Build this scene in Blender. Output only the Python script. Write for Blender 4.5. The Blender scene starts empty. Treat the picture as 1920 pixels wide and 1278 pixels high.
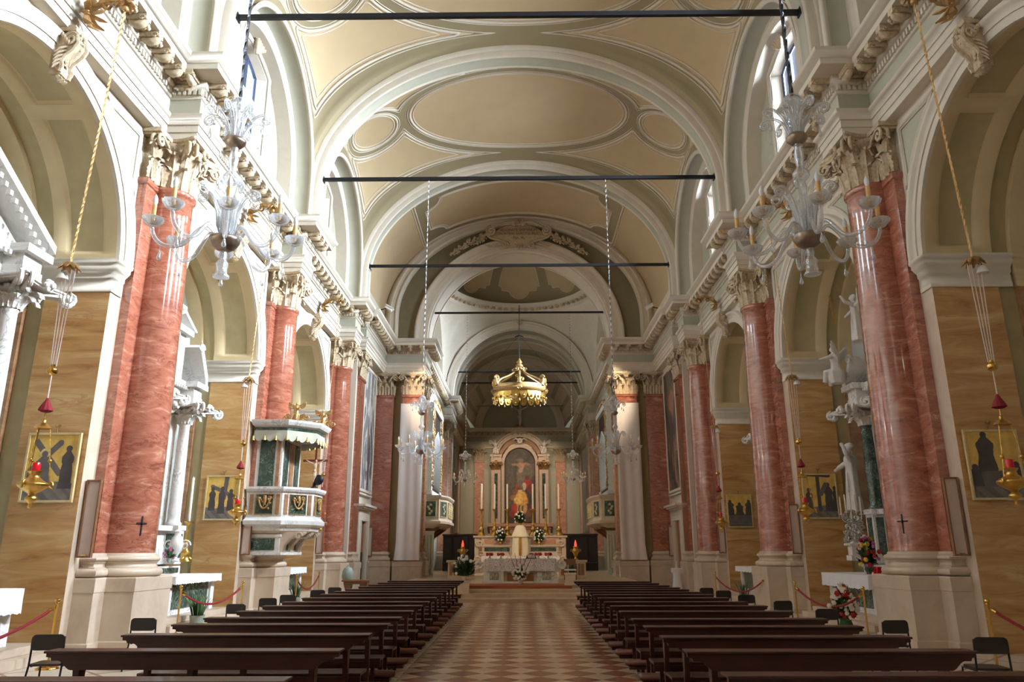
import bpy, bmesh, math, random
from mathutils import Matrix, Vector, noise as mnoise
random.seed(7)
SC = bpy.context.scene
COL = SC.collection
PI = math.pi
rad = math.radians
sin, cos = math.sin, math.cos

# ------------------------------------------------------------------ mesh builder
class MB:
    def __init__(s):
        s.v = []; s.f = []; s.mi = []; s.sm = []; s.T = Matrix.Identity(4); s.attr = None
    def add(s, vs, fs, m=0, smooth=False):
        b = len(s.v)
        for p in vs:
            s.v.append(tuple(s.T @ Vector(p)))
        for f in fs:
            s.f.append([i + b for i in f]); s.mi.append(m); s.sm.append(smooth)
        return s
    def box(s, x0, x1, y0, y1, z0, z1, m=0):
        v = [(x0,y0,z0),(x1,y0,z0),(x1,y1,z0),(x0,y1,z0),(x0,y0,z1),(x1,y0,z1),(x1,y1,z1),(x0,y1,z1)]
        return s.add(v, [(3,2,1,0),(4,5,6,7),(0,1,5,4),(1,2,6,5),(2,3,7,6),(3,0,4,7)], m)
    def cbox(s, c, d, m=0):
        return s.box(c[0]-d[0]/2, c[0]+d[0]/2, c[1]-d[1]/2, c[1]+d[1]/2, c[2]-d[2]/2, c[2]+d[2]/2, m)
    def quad(s, a, b, c, d, m=0):
        return s.add([a,b,c,d], [(0,1,2,3)], m)
    def lathe(s, prof, n=20, m=0, c=(0,0), a0=0.0, a1=2*PI, smooth=True, sx=1.0, sy=1.0, z=0.0, lobes=0, lob=0.0, cap=True):
        full = abs(a1-a0-2*PI) < 1e-6
        k = n if full else n+1
        vs = []
        for r, h in prof:
            for i in range(k):
                a = a0+(a1-a0)*i/n
                q = r*(1+lob*cos(lobes*a)) if lobes else r
                vs.append((c[0]+q*cos(a)*sx, c[1]+q*sin(a)*sy, h+z))
        fs = []
        for j in range(len(prof)-1):
            for i in range(n):
                i2 = (i+1) % k
                fs.append((j*k+i, j*k+i2, (j+1)*k+i2, (j+1)*k+i))
        s.add(vs, fs, m, smooth)
        if full and cap:
            for j, fl in ((0, True), (len(prof)-1, False)):
                if prof[j][0] > 1e-4:
                    idx = [len(s.v)-len(vs)+j*k+i for i in range(k)]
                    s.f.append(idx[::-1] if fl else idx); s.mi.append(m); s.sm.append(False)
        return s
    def tube(s, pts, r, n=6, m=0, cap=True, closed=False, flat=1.0, smooth=True, twist=0.0):
        pts = [Vector(p) for p in pts]; N = len(pts)
        rs = r if isinstance(r, (list, tuple)) else [r]*N
        vs = []; prev = None
        for i, p in enumerate(pts):
            if closed: t = pts[(i+1)%N]-pts[i-1]
            else: t = pts[min(i+1,N-1)]-pts[max(i-1,0)]
            if t.length < 1e-9: t = Vector((0,0,1))
            t.normalize()
            if prev is None:
                a = Vector((0,0,1)) if abs(t.z) < .9 else Vector((1,0,0))
                u = t.cross(a).normalized()
            else:
                u = prev-t*prev.dot(t)
                u = u.normalized() if u.length > 1e-6 else t.orthogonal().normalized()
            prev = u; w = t.cross(u)
            for k in range(n):
                a = 2*PI*k/n+twist*i
                vs.append(p+u*(cos(a)*rs[i])+w*(sin(a)*rs[i]*flat))
        fs = []
        for i in range(N if closed else N-1):
            j = (i+1) % N
            for k in range(n):
                k2 = (k+1) % n
                fs.append((i*n+k, i*n+k2, j*n+k2, j*n+k))
        if cap and not closed:
            fs.append(tuple(range(n))[::-1]); fs.append(tuple((N-1)*n+k for k in range(n)))
        return s.add(vs, fs, m, smooth)
    def ball(s, c, r, nu=12, nv=8, m=0, sc=(1,1,1)):
        vs = []
        for j in range(nv+1):
            b = -PI/2+PI*j/nv
            for i in range(nu):
                a = 2*PI*i/nu
                vs.append((c[0]+r*sc[0]*cos(b)*cos(a), c[1]+r*sc[1]*cos(b)*sin(a), c[2]+r*sc[2]*sin(b)))
        fs = [(j*nu+i, j*nu+(i+1)%nu, (j+1)*nu+(i+1)%nu, (j+1)*nu+i) for j in range(nv) for i in range(nu)]
        return s.add(vs, fs, m, True)
    def prism(s, poly, f0, f1, m=0, m2=None):
        """poly: 2D points; f0/f1: functions mapping (u,v) to 3D for the two end faces"""
        n = len(poly)
        vs = [f0(*p) for p in poly]+[f1(*p) for p in poly]
        s.add(vs, [tuple(range(n))[::-1], tuple(range(n, 2*n))], m if m2 is None else m2)
        b = len(s.v)-2*n
        for i in range(n):
            j = (i+1) % n
            s.f.append([b+i, b+j, b+n+j, b+n+i]); s.mi.append(m); s.sm.append(False)
        return s
    def grid(s, fn, nu, nv, m=0, smooth=True):
        vs = [fn(i/nu, j/nv) for j in range(nv+1) for i in range(nu+1)]
        k = nu+1
        return s.add(vs, [(j*k+i, j*k+i+1, (j+1)*k+i+1, (j+1)*k+i) for j in range(nv) for i in range(nu)], m, smooth)
    def strip(s, rows, m=0, smooth=True, mlist=None, closed=False):
        """rows: list of equally long point lists; quads between neighbours. mlist: material per column gap"""
        k = len(rows[0]); vs = [p for r in rows for p in r]
        b = len(s.v)
        s.add(vs, [], m)
        for i in range(len(rows)-1+(1 if closed else 0)):
            i2 = (i+1) % len(rows)
            for j in range(k-1):
                s.f.append([b+i*k+j, b+i2*k+j, b+i2*k+j+1, b+i*k+j+1])
                s.mi.append(m if mlist is None else mlist[j]); s.sm.append(smooth)
        return s
    def at(s, loc=(0,0,0), rz=0.0, rx=0.0, ry=0.0, sc=(1,1,1)):
        s.T = Matrix.Translation(loc) @ Matrix.Rotation(rz,4,'Z') @ Matrix.Rotation(ry,4,'Y') @ Matrix.Rotation(rx,4,'X') @ Matrix.Diagonal((*sc,1))
        return s
    def build(s, name, mats, parent=None, kind=None, bevel=0.0, sharp=66, remesh=0.0, subsurf=0):
        me = bpy.data.meshes.new(name)
        me.from_pydata(s.v, [], s.f)
        for m in (mats if isinstance(mats, (list, tuple)) else [mats]):
            me.materials.append(m)
        me.polygons.foreach_set('material_index', s.mi)
        me.polygons.foreach_set('use_smooth', s.sm)
        me.update()
        bm = bmesh.new(); bm.from_mesh(me)
        bmesh.ops.recalc_face_normals(bm, faces=bm.faces[:])
        bm.to_mesh(me); bm.free()
        if any(s.sm): me.set_sharp_from_angle(angle=rad(sharp))
        if s.attr:
            for an, vals in s.attr.items():
                if isinstance(vals[0], (tuple, list)):
                    a = me.attributes.new(an, 'FLOAT_COLOR', 'POINT')
                    a.data.foreach_set('color', [c for q in vals for c in (q[0], q[1], q[2], 1.0)])
                else:
                    a = me.attributes.new(an, 'FLOAT', 'POINT')
                    a.data.foreach_set('value', vals)
        o = bpy.data.objects.new(name, me); COL.objects.link(o)
        if parent is not None: o.parent = parent
        if kind: o['kind'] = kind
        if remesh:
            md = o.modifiers.new('remesh', 'REMESH'); md.mode = 'VOXEL'; md.voxel_size = remesh; md.use_smooth_shade = True
        if bevel:
            md = o.modifiers.new('bevel', 'BEVEL'); md.width = bevel; md.segments = 2; md.limit_method = 'ANGLE'; md.angle_limit = rad(40)
        if subsurf:
            md = o.modifiers.new('sub', 'SUBSURF'); md.levels = md.render_levels = subsurf
        return o

def tag(o, label=None, cat=None, group=None, kind=None):
    if label: o['label'] = label
    if cat: o['category'] = cat
    if group: o['group'] = group
    if kind: o['kind'] = kind
    return o
def thing(name, label, cat, loc=(0,0,0), rz=0.0, group=None, sc=(1,1,1)):
    o = bpy.data.objects.new(name, None); COL.objects.link(o)
    o.empty_display_size = .1
    o.location = loc; o.rotation_euler = (0,0,rz); o.scale = sc
    return tag(o, label, cat, group, 'thing')
KIDS = {}
def kids(o):
    return [c for c in COL.objects if c.parent is o]
def dup(root, loc, label, rz=None, group=None, sc=None):
    def cp(o, par):
        c = o.copy(); COL.objects.link(c)
        if par is not None: c.parent = par
        for k in kids(o): cp(k, c)
        return c
    src = kids(root)
    r = root.copy(); COL.objects.link(r)
    r.location = loc
    if rz is not None: r.rotation_euler = (0,0,rz)
    if sc is not None: r.scale = sc
    r['label'] = label
    if group: r['group'] = group
    for k in src: cp(k, r)
    return r
def contour(vs, pv, k, ny, lvl):
    """polylines where the point values of a (k x ny) grid cross lvl"""
    pts = {}; adj = {}
    def cut(a, b):
        e = (min(a,b), max(a,b))
        if e not in pts:
            t = (lvl-pv[e[0]])/(pv[e[1]]-pv[e[0]]+1e-12); p, q = vs[e[0]], vs[e[1]]
            pts[e] = tuple(p[i]+(q[i]-p[i])*t for i in range(3))
        return e
    for j in range(ny):
        for i in range(k-1):
            c = (j*k+i, j*k+i+1, (j+1)*k+i+1, (j+1)*k+i)
            cr = [cut(c[n], c[(n+1)%4]) for n in range(4) if (pv[c[n]] > lvl) != (pv[c[(n+1)%4]] > lvl)]
            for n in range(0, len(cr)-1, 2):
                adj.setdefault(cr[n], []).append(cr[n+1]); adj.setdefault(cr[n+1], []).append(cr[n])
    out = []; seen = set()
    for st in sorted(adj, key=lambda e: len(adj[e])):
        if st in seen: continue
        line = [st]; seen.add(st); cur = st
        while True:
            nx_ = [e for e in adj[cur] if e not in seen]
            if not nx_: break
            cur = nx_[0]; seen.add(cur); line.append(cur)
        closed = len(line) > 3 and line[0] in adj[line[-1]]
        L_ = [pts[e] for e in line]; th = [L_[0]]
        for p in L_[1:]:
            if (Vector(p)-Vector(th[-1])).length > .05: th.append(p)
        if len(th) > 3: out.append((th, closed))
    return out
def lerp(a, b, t): return a+(b-a)*t
def vadd(a, b): return (a[0]+b[0], a[1]+b[1], a[2]+b[2])
def spiral(c, r0, r1, turns, n, ax='xz', a0=0.0, sgn=1):
    out = []
    for i in range(n+1):
        t = i/n; a = a0+sgn*turns*2*PI*t; r = lerp(r0, r1, t)
        u, w = r*cos(a), r*sin(a)
        out.append((c[0]+u, c[1], c[2]+w) if ax == 'xz' else ((c[0], c[1]+u, c[2]+w) if ax == 'yz' else (c[0]+u, c[1]+w, c[2])))
    return out
def bez(p0, p1, p2, p3, n=10):
    out = []
    for i in range(n+1):
        t = i/n; a=(1-t)**3; b=3*t*(1-t)**2; c=3*t*t*(1-t); d=t**3
        out.append(tuple(a*p0[k]+b*p1[k]+c*p2[k]+d*p3[k] for k in range(3)))
    return out

# ------------------------------------------------------------------ camera (eye 1.6 above the floor on the nave axis)
F, CW, CH = 1402.0, 1920.0, 1278.0
def make_camera():
    n = Vector(((975.5-CW/2)/F, -(1032-CH/2)/F, 1.0)).normalized()
    up = Vector((sin(rad(-.28)), cos(rad(-.28)), 0)); up = (up-n*up.dot(n)).normalized()
    X = Vector((n.z*up.y-n.y*up.z, n.x*up.z-n.z*up.x, n.y*up.x-n.x*up.y))
    if X.x < 0: X = -X
    R = (X, n, up)
    cd = bpy.data.cameras.new('camera'); co = bpy.data.objects.new('camera', cd); COL.objects.link(co)
    cd.sensor_fit = 'HORIZONTAL'; cd.sensor_width = 36; cd.lens = F*36/CW; cd.clip_start = .05; cd.clip_end = 300
    right = Vector((R[0].x, R[1].x, R[2].x)); upw = Vector((R[0].y, R[1].y, R[2].y)); fw = Vector((R[0].z, R[1].z, R[2].z))
    M = Matrix((( right.x, upw.x, -fw.x, 0), (right.y, upw.y, -fw.y, 0), (right.z, upw.z, -fw.z, 1.6), (0,0,0,1)))
    co.matrix_world = M
    SC.camera = co
make_camera()

# ------------------------------------------------------------------ materials
def newmat(name):
    m = bpy.data.materials.new(name); m.use_nodes = True
    nt = m.node_tree; nt.nodes.clear()
    out = nt.nodes.new('ShaderNodeOutputMaterial'); b = nt.nodes.new('ShaderNodeBsdfPrincipled')
    nt.links.new(b.outputs[0], out.inputs[0])
    return m, nt, b
def N(nt, t, **kw):
    n = nt.nodes.new(t)
    for k, v in kw.items():
        if k.startswith('i_'): n.inputs[k[2:].replace('_', ' ')].default_value = v
        else: setattr(n, k, v)
    return n
def L(nt, a, b): nt.links.new(a, b)
def ramp(nt, fac, stops, interp='LINEAR'):
    r = nt.nodes.new('ShaderNodeValToRGB'); r.color_ramp.interpolation = interp
    e = r.color_ramp.elements
    while len(e) < len(stops): e.new(.5)
    for i, (p, c) in enumerate(stops):
        e[i].position = p; e[i].color = (*c, 1) if len(c) == 3 else c
    L(nt, fac, r.inputs[0]); return r
def srgb(r, g, b):
    f = lambda c: (c/255/12.92 if c/255 <= .04045 else ((c/255+.055)/1.055)**2.4)
    return (f(r), f(g), f(b))
def coords(nt, scale=(1,1,1), rot=(0,0,0)):
    tc = N(nt, 'ShaderNodeTexCoord'); mp = N(nt, 'ShaderNodeMapping')
    mp.inputs['Scale'].default_value = scale; mp.inputs['Rotation'].default_value = rot
    L(nt, tc.outputs['Object'], mp.inputs[0]); return mp.outputs[0]
def mat(name, col, rough=.6, metal=0.0, var=.12, nscale=6.0, bump=0.0, bscale=40.0, spec=.5, emit=None, estr=0.0, trans=0.0, coat=0.0, scale=(1,1,1)):
    m, nt, b = newmat(name)
    co = coords(nt, scale)
    nz = N(nt, 'ShaderNodeTexNoise', i_Scale=nscale, i_Detail=6.0, i_Roughness=.6); L(nt, co, nz.inputs['Vector'])
    lo = tuple(c*(1-var) for c in col); hi = tuple(min(1, c*(1+var)) for c in col)
    r = ramp(nt, nz.outputs[0], [(.3, lo), (.7, hi)])
    L(nt, r.outputs[0], b.inputs['Base Color'])
    b.inputs['Roughness'].default_value = rough; b.inputs['Metallic'].default_value = metal
    b.inputs['Specular IOR Level'].default_value = spec
    b.inputs['Transmission Weight'].default_value = trans
    b.inputs['Coat Weight'].default_value = coat
    if emit: b.inputs['Emission Color'].default_value = (*emit, 1); b.inputs['Emission Strength'].default_value = estr
    if bump:
        nb = N(nt, 'ShaderNodeTexNoise', i_Scale=bscale, i_Detail=4.0); L(nt, co, nb.inputs['Vector'])
        bp = N(nt, 'ShaderNodeBump', i_Strength=bump, i_Distance=.02); L(nt, nb.outputs[0], bp.inputs['Height']); L(nt, bp.outputs[0], b.inputs['Normal'])
    return m
def marble(name, cols, scale=1.2, stretch=(1,1,1), rough=.2, vein=None, vscale=2.2, vwidth=.035, dist=1.2, rot=(0,0,0), coat=0.0, spec=.5, patch=None):
    m, nt, b = newmat(name)
    co = coords(nt, stretch, rot)
    n1 = N(nt, 'ShaderNodeTexNoise', i_Scale=scale, i_Detail=9.0, i_Roughness=.62, i_Distortion=dist); L(nt, co, n1.inputs['Vector'])
    k = len(cols)
    r = ramp(nt, n1.outputs[0], [(.28+.44*i/(k-1), c) for i, c in enumerate(cols)])
    last = r.outputs[0]
    if vein:
        n2 = N(nt, 'ShaderNodeTexNoise', i_Scale=vscale, i_Detail=7.0, i_Roughness=.55, i_Distortion=1.6); L(nt, co, n2.inputs['Vector'])
        r2 = ramp(nt, n2.outputs[0], [(.5-vwidth, (0,0,0)), (.5, (1,1,1)), (.5+vwidth, (0,0,0))])
        n3 = N(nt, 'ShaderNodeTexNoise', i_Scale=vscale*.6, i_Detail=3.0); L(nt, co, n3.inputs['Vector'])
        r3 = ramp(nt, n3.outputs[0], [(.42, (0,0,0)), (.6, (1,1,1))])
        mu = N(nt, 'ShaderNodeMath', operation='MULTIPLY'); L(nt, r2.outputs[0], mu.inputs[0]); L(nt, r3.outputs[0], mu.inputs[1])
        mx = N(nt, 'ShaderNodeMix', data_type='RGBA'); L(nt, mu.outputs[0], mx.inputs[0]); L(nt, last, mx.inputs[6]); mx.inputs[7].default_value = (*vein, 1)
        last = mx.outputs[2]
    L(nt, last, b.inputs['Base Color'])
    b.inputs['Roughness'].default_value = rough; b.inputs['Coat Weight'].default_value = coat; b.inputs['Coat Roughness'].default_value = .04
    b.inputs['Specular IOR Level'].default_value = spec
    return m
M = {}
CREAM = srgb(213, 202, 185); SAGE = srgb(172, 168, 150)
M['stucco'] = mat('cream_stucco', CREAM, .75, var=.05, nscale=3, bump=.08, bscale=60)
M['relief'] = mat('aged_stucco_relief', srgb(188, 168, 140), .8, var=.25, nscale=14, bump=.25, bscale=70)
M['sage'] = mat('pale_sage_paint', SAGE, .8, var=.05, nscale=3)
M['olive'] = mat('olive_paint', srgb(170, 153, 112), .8, var=.08, nscale=3)
M['tan'] = mat('tan_paint', srgb(206, 183, 142), .8, var=.05, nscale=3)
M['chapel'] = mat('grey_blue_plaster', srgb(166, 170, 166), .85, var=.06, nscale=2)
M['red'] = marble('red_marble', [srgb(110,58,43), srgb(150,88,68), srgb(168,106,84), srgb(198,150,128)], 2.2, (.8,.8,2.4), .14, vein=srgb(116,60,46), vscale=3.4, vwidth=.035, dist=1.4, coat=1.0, rot=(.25,.15,0))
M['pink'] = marble('pink_marble', [srgb(168,112,88), srgb(192,140,114), srgb(208,168,144)], 1.3, (1,1,2.2), .22, vein=srgb(140,82,64), vwidth=.016, dist=1.8, coat=.2)
M['yellow'] = marble('yellow_marble', [srgb(150,100,52), srgb(184,136,80), srgb(198,156,102), srgb(212,180,132)], 1.3, (.55,.55,3.6), .3, vein=srgb(178,130,84), vscale=.9, vwidth=.02, dist=.9, rot=(0,.15,0))
M['brown'] = marble('brown_marble', [srgb(120,82,56), srgb(154,112,80), srgb(176,138,104)], 1.4, (1,1,2.5), .28, dist=1.2)
M['white'] = marble('white_stone', [srgb(184,162,140), srgb(200,180,158), srgb(212,194,174)], 1.6, (1,1,1), .32, dist=.6)
M['altar'] = marble('altar_white_marble', [srgb(214,208,200), srgb(232,228,222), srgb(240,238,234)], 2.0, (1,1,1), .25, vein=srgb(176,170,166), dist=1.0)
M['green'] = marble('green_marble', [srgb(28,40,34), srgb(52,70,58), srgb(84,98,84)], 4.5, (1,1,1), .15, vein=srgb(150,160,150), vscale=6, vwidth=.03, dist=2.0)
M['wood'] = mat('dark_pew_wood', srgb(60,27,18), .38, var=.35, nscale=4, scale=(1.2,14,14), spec=.4, coat=.1)
M['brownwood'] = mat('brown_wood', srgb(122,80,48), .5, var=.3, nscale=4, scale=(14,14,1.5))
M['stall'] = mat('black_choir_wood', srgb(38,26,20), .45, var=.4, nscale=6)
M['pad'] = mat('brown_leather_pad', srgb(92,46,32), .42, var=.2, nscale=9)
M['gold'] = mat('gilding', srgb(204,162,84), .34, 1.0, .2, 12, bump=.15, bscale=50)
M['oldgold'] = mat('dull_gilding', srgb(176,140,92), .5, .75, .3, 14, bump=.3, bscale=40)
M['brass'] = mat('polished_brass', srgb(214,170,84), .2, 1.0, .08, 8)
M['silver'] = mat('silvered_metal', srgb(206,204,200), .28, .9, .1, 12, bump=.2, bscale=60)
M['iron'] = mat('black_iron', srgb(36,36,40), .5, .6, .15, 10)
def chain_mat():
    m, nt, b = newmat('black_and_white_twist')
    tc = N(nt, 'ShaderNodeTexCoord'); sp = N(nt, 'ShaderNodeSeparateXYZ'); L(nt, tc.outputs['Object'], sp.inputs[0])
    mu = N(nt, 'ShaderNodeMath', operation='MULTIPLY'); mu.inputs[1].default_value = 3.6; L(nt, sp.outputs[2], mu.inputs[0])
    fr = N(nt, 'ShaderNodeMath', operation='FRACT'); L(nt, mu.outputs[0], fr.inputs[0])
    r = ramp(nt, fr.outputs[0], [(0, srgb(60,58,62)), (.5, srgb(60,58,62)), (.55, srgb(206,202,198)), (1, srgb(206,202,198))]); L(nt, r.outputs[0], b.inputs['Base Color']); b.inputs['Roughness'].default_value = .4
    return m
M['chain'] = chain_mat()
M['blackm'] = mat('dark_brown_plastic', srgb(30,23,19), .35, 0, .1, 10)
M['velvet'] = mat('crimson_velvet', srgb(128,14,30), .8, 0, .25, 30, bump=.2, bscale=120)
M['cord'] = mat('pale_cord', srgb(230,212,204), .8, 0, .1, 40)
M['linen'] = mat('white_linen', srgb(236,234,236), .9, 0, .04, 20, bump=.15, bscale=90)
M['linen2'] = mat('cream_silk_veil', srgb(236,222,192), .6, 0, .08, 14)
M['pinkframe'] = marble('rosy_frame_marble', [srgb(190,162,142), srgb(210,186,166)], 2.0, (1,1,1), .3)
def lace_mat():
    m, nt, b = newmat('scroll_lace')
    tc = N(nt, 'ShaderNodeTexCoord'); vo = N(nt, 'ShaderNodeTexVoronoi', i_Scale=4.6, i_Randomness=.8)
    n0 = N(nt, 'ShaderNodeTexNoise', i_Scale=6.0, i_Detail=2.0); L(nt, tc.outputs['Object'], n0.inputs['Vector']); va = N(nt, 'ShaderNodeVectorMath', operation='MULTIPLY_ADD'); va.inputs[1].default_value = (.22,.22,.22)
    L(nt, n0.outputs['Color'], va.inputs[0]); L(nt, tc.outputs['Object'], va.inputs[2]); L(nt, va.outputs[0], vo.inputs['Vector'])
    mu = N(nt, 'ShaderNodeMath', operation='MULTIPLY'); mu.inputs[1].default_value = 26.0; L(nt, vo.outputs['Distance'], mu.inputs[0])
    sn = N(nt, 'ShaderNodeMath', operation='SINE'); L(nt, mu.outputs[0], sn.inputs[0])
    nz = N(nt, 'ShaderNodeTexNoise', i_Scale=22.0, i_Detail=3.0); L(nt, tc.outputs['Object'], nz.inputs['Vector'])
    ad = N(nt, 'ShaderNodeMath', operation='MULTIPLY'); L(nt, sn.outputs[0], ad.inputs[0]); L(nt, nz.outputs[0], ad.inputs[1])
    r = ramp(nt, ad.outputs[0], [(.10, srgb(232,228,226)), (.30, srgb(232,228,226)), (.36, srgb(168,156,152)), (.6, srgb(184,174,168))]); L(nt, r.outputs[0], b.inputs['Base Color']); b.inputs['Roughness'].default_value = .9
    return m
M['lace'] = lace_mat()
M['banner'] = mat('white_banner_cloth', srgb(226,216,210), .9, 0, .05, 3, bump=.1, bscale=30)
M['candle'] = mat('ivory_candle', srgb(240,230,212), .5, 0, .04, 10)
M['sleeve'] = mat('yellowed_candle_sleeve', srgb(214,170,104), .5, 0, .12, 20)
M['bulb'] = mat('frosted_bulb', srgb(244,244,248), .25, 0, .02, 10, spec=.8)
M['redglass'] = mat('red_glass', srgb(200,16,28), .15, 0, .1, 10, emit=(1,.04,.03), estr=.04)
M['flame'] = mat('red_lamp_glow', (1,.1,.05), .3, emit=(1,.10,.05), estr=1.6)
M['pewter'] = mat('tarnished_silver_bowl', srgb(150,132,116), .3, .85, .2, 10)
M['leaf'] = mat('green_leaves', srgb(46,76,36), .5, 0, .4, 12)
M['leafy'] = mat('pale_green_leaves', srgb(104,130,70), .5, 0, .3, 12)
M['wflower'] = mat('white_petals', srgb(244,240,228), .7, 0, .06, 20)
M['rflower'] = mat('red_petals', srgb(170,22,34), .6, 0, .25, 20)
M['yflower'] = mat('yellow_petals', srgb(236,196,50), .6, 0, .1, 20)
M['pflower'] = mat('magenta_petals', srgb(198,96,160), .6, 0, .2, 20)
M['pot'] = mat('grey_green_pot', srgb(138,148,138), .6, 0, .1, 8)
M['paper'] = mat('printed_pale_board', srgb(206,184,172), .5, 0, .06, 5)
M['carpet'] = mat('brown_carpet', srgb(150,84,50), .95, 0, .2, 30, bump=.2, bscale=150)
M['step'] = marble('pale_step_stone', [srgb(196,170,140), srgb(214,192,164), srgb(224,206,182)], 1.5, (1,1,1), .3)
M['statue'] = mat('white_statue_marble', srgb(214,206,200), .55, 0, .08, 6)
M['flesh'] = mat('carved_pale_flesh', srgb(206,176,150), .6, 0, .1, 8)
M['frame'] = mat('pale_gilt_frame', srgb(216,192,140), .45, .3, .12, 10)
M['white_paint'] = mat('white_lacquer', srgb(236,232,226), .4, 0, .03, 8)
M['screen'] = mat('cream_painted_wood', srgb(206,196,172), .6, 0, .06, 8)
M['doorwood'] = mat('orange_door_wood', srgb(142,88,46), .45, 0, .25, 4, scale=(10,10,1.2))
M['darkdoor'] = mat('dark_doorway_curtain', srgb(46,28,26), .8, 0, .3, 6)
M['letters'] = mat('brown_lettering', srgb(118,78,52), .8, 0, .1, 10)
M['winframe'] = mat('slate_blue_window_metal', srgb(62,72,100), .5, .2, .1, 8)
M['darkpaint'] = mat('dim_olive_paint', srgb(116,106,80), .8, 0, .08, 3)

def glass_mat():
    m, nt, b = newmat('clear_murano_glass')
    tc = N(nt, 'ShaderNodeTexCoord'); wv = N(nt, 'ShaderNodeTexNoise', i_Scale=40.0, i_Detail=2.0); L(nt, tc.outputs['Object'], wv.inputs['Vector'])
    bp = N(nt, 'ShaderNodeBump', i_Strength=.5, i_Distance=.01); L(nt, wv.outputs[0], bp.inputs['Height'])
    tr = N(nt, 'ShaderNodeBsdfTransparent'); tr.inputs[0].default_value = (.97,.98,.99,1)
    gl = N(nt, 'ShaderNodeBsdfGlossy', i_Roughness=.05); L(nt, bp.outputs[0], gl.inputs['Normal']); gl.inputs[0].default_value = (1,1,1,1)
    tl = N(nt, 'ShaderNodeBsdfTranslucent'); tl.inputs[0].default_value = (.97,.98,1,1); df = N(nt, 'ShaderNodeBsdfDiffuse'); df.inputs[0].default_value = (.95,.96,.98,1)
    m1 = N(nt, 'ShaderNodeMixShader'); m1.inputs[0].default_value = .5; L(nt, tl.outputs[0], m1.inputs[1]); L(nt, df.outputs[0], m1.inputs[2])
    m2 = N(nt, 'ShaderNodeMixShader'); m2.inputs[0].default_value = .45; L(nt, m1.outputs[0], m2.inputs[1]); L(nt, gl.outputs[0], m2.inputs[2])
    lw = N(nt, 'ShaderNodeFresnel', i_IOR=1.5); L(nt, bp.outputs[0], lw.inputs['Normal'])
    mr = N(nt, 'ShaderNodeMapRange'); mr.inputs[1].default_value = .03; mr.inputs[2].default_value = .35; mr.inputs[3].default_value = .34; mr.inputs[4].default_value = .95; L(nt, lw.outputs[0], mr.inputs[0])
    m3 = N(nt, 'ShaderNodeMixShader'); L(nt, mr.outputs[0], m3.inputs[0]); L(nt, tr.outputs[0], m3.inputs[1]); L(nt, m2.outputs[0], m3.inputs[2])
    out = [n for n in nt.nodes if n.type == 'OUTPUT_MATERIAL'][0]; L(nt, m3.outputs[0], out.inputs[0]); nt.nodes.remove(b)
    return m
M['glass'] = glass_mat()
def pane_mat(name, col, st):
    m, nt, b = newmat(name)
    b.inputs['Base Color'].default_value = (.7,.75,.8,1); b.inputs['Roughness'].default_value = .2
    tc = N(nt, 'ShaderNodeTexCoord'); nz = N(nt, 'ShaderNodeTexNoise', i_Scale=.8, i_Detail=2.0); L(nt, tc.outputs['Object'], nz.inputs['Vector'])
    r = ramp(nt, nz.outputs[0], [(.3, tuple(c*.85 for c in col)), (.7, col)])
    L(nt, r.outputs[0], b.inputs['Emission Color']); b.inputs['Emission Strength'].default_value = st
    return m
def floor_mat():
    m, nt, b = newmat('diamond_marble_floor')
    tc = N(nt, 'ShaderNodeTexCoord')
    mp = N(nt, 'ShaderNodeMapping'); mp.inputs['Rotation'].default_value = (0,0,PI/4); k = math.sqrt(2)/.522
    mp.inputs['Scale'].default_value = (k,k,0); mp.inputs['Location'].default_value = (.0,.0,.5); L(nt, tc.outputs['Object'], mp.inputs[0])
    ck = N(nt, 'ShaderNodeTexChecker', i_Scale=1.0); L(nt, mp.outputs[0], ck.inputs['Vector'])
    nz = N(nt, 'ShaderNodeTexNoise', i_Scale=3.0, i_Detail=8.0, i_Distortion=1.0); L(nt, tc.outputs['Object'], nz.inputs['Vector'])
    # every tile its own tint
    vor = N(nt, 'ShaderNodeTexWhiteNoise', noise_dimensions='2D'); fl = N(nt, 'ShaderNodeVectorMath', operation='FLOOR'); L(nt, mp.outputs[0], fl.inputs[0]); L(nt, fl.outputs[0], vor.inputs['Vector'])
    ad = N(nt, 'ShaderNodeMix', data_type='FLOAT'); ad.inputs[0].default_value = .35; L(nt, nz.outputs[0], ad.inputs[2]); L(nt, vor.outputs[0], ad.inputs[3])
    r1 = ramp(nt, ad.outputs[0], [(.25, srgb(112,62,40)), (.75, srgb(168,104,72))])
    r2 = ramp(nt, ad.outputs[0], [(.25, srgb(186,164,142)), (.75, srgb(226,208,186))])
    mx = N(nt, 'ShaderNodeMix', data_type='RGBA'); L(nt, ck.outputs['Fac'], mx.inputs[0]); L(nt, r1.outputs[0], mx.inputs[6]); L(nt, r2.outputs[0], mx.inputs[7])
    L(nt, mx.outputs[2], b.inputs['Base Color']); b.inputs['Roughness'].default_value = .2; b.inputs['Specular IOR Level'].default_value = .6
    nb = N(nt, 'ShaderNodeTexNoise', i_Scale=2.5, i_Detail=2.0); L(nt, tc.outputs['Object'], nb.inputs['Vector'])
    bp = N(nt, 'ShaderNodeBump', i_Strength=.05, i_Distance=.02); L(nt, nb.outputs[0], bp.inputs['Height']); L(nt, bp.outputs[0], b.inputs['Normal'])
    return m
M['floor'] = floor_mat()
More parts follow.
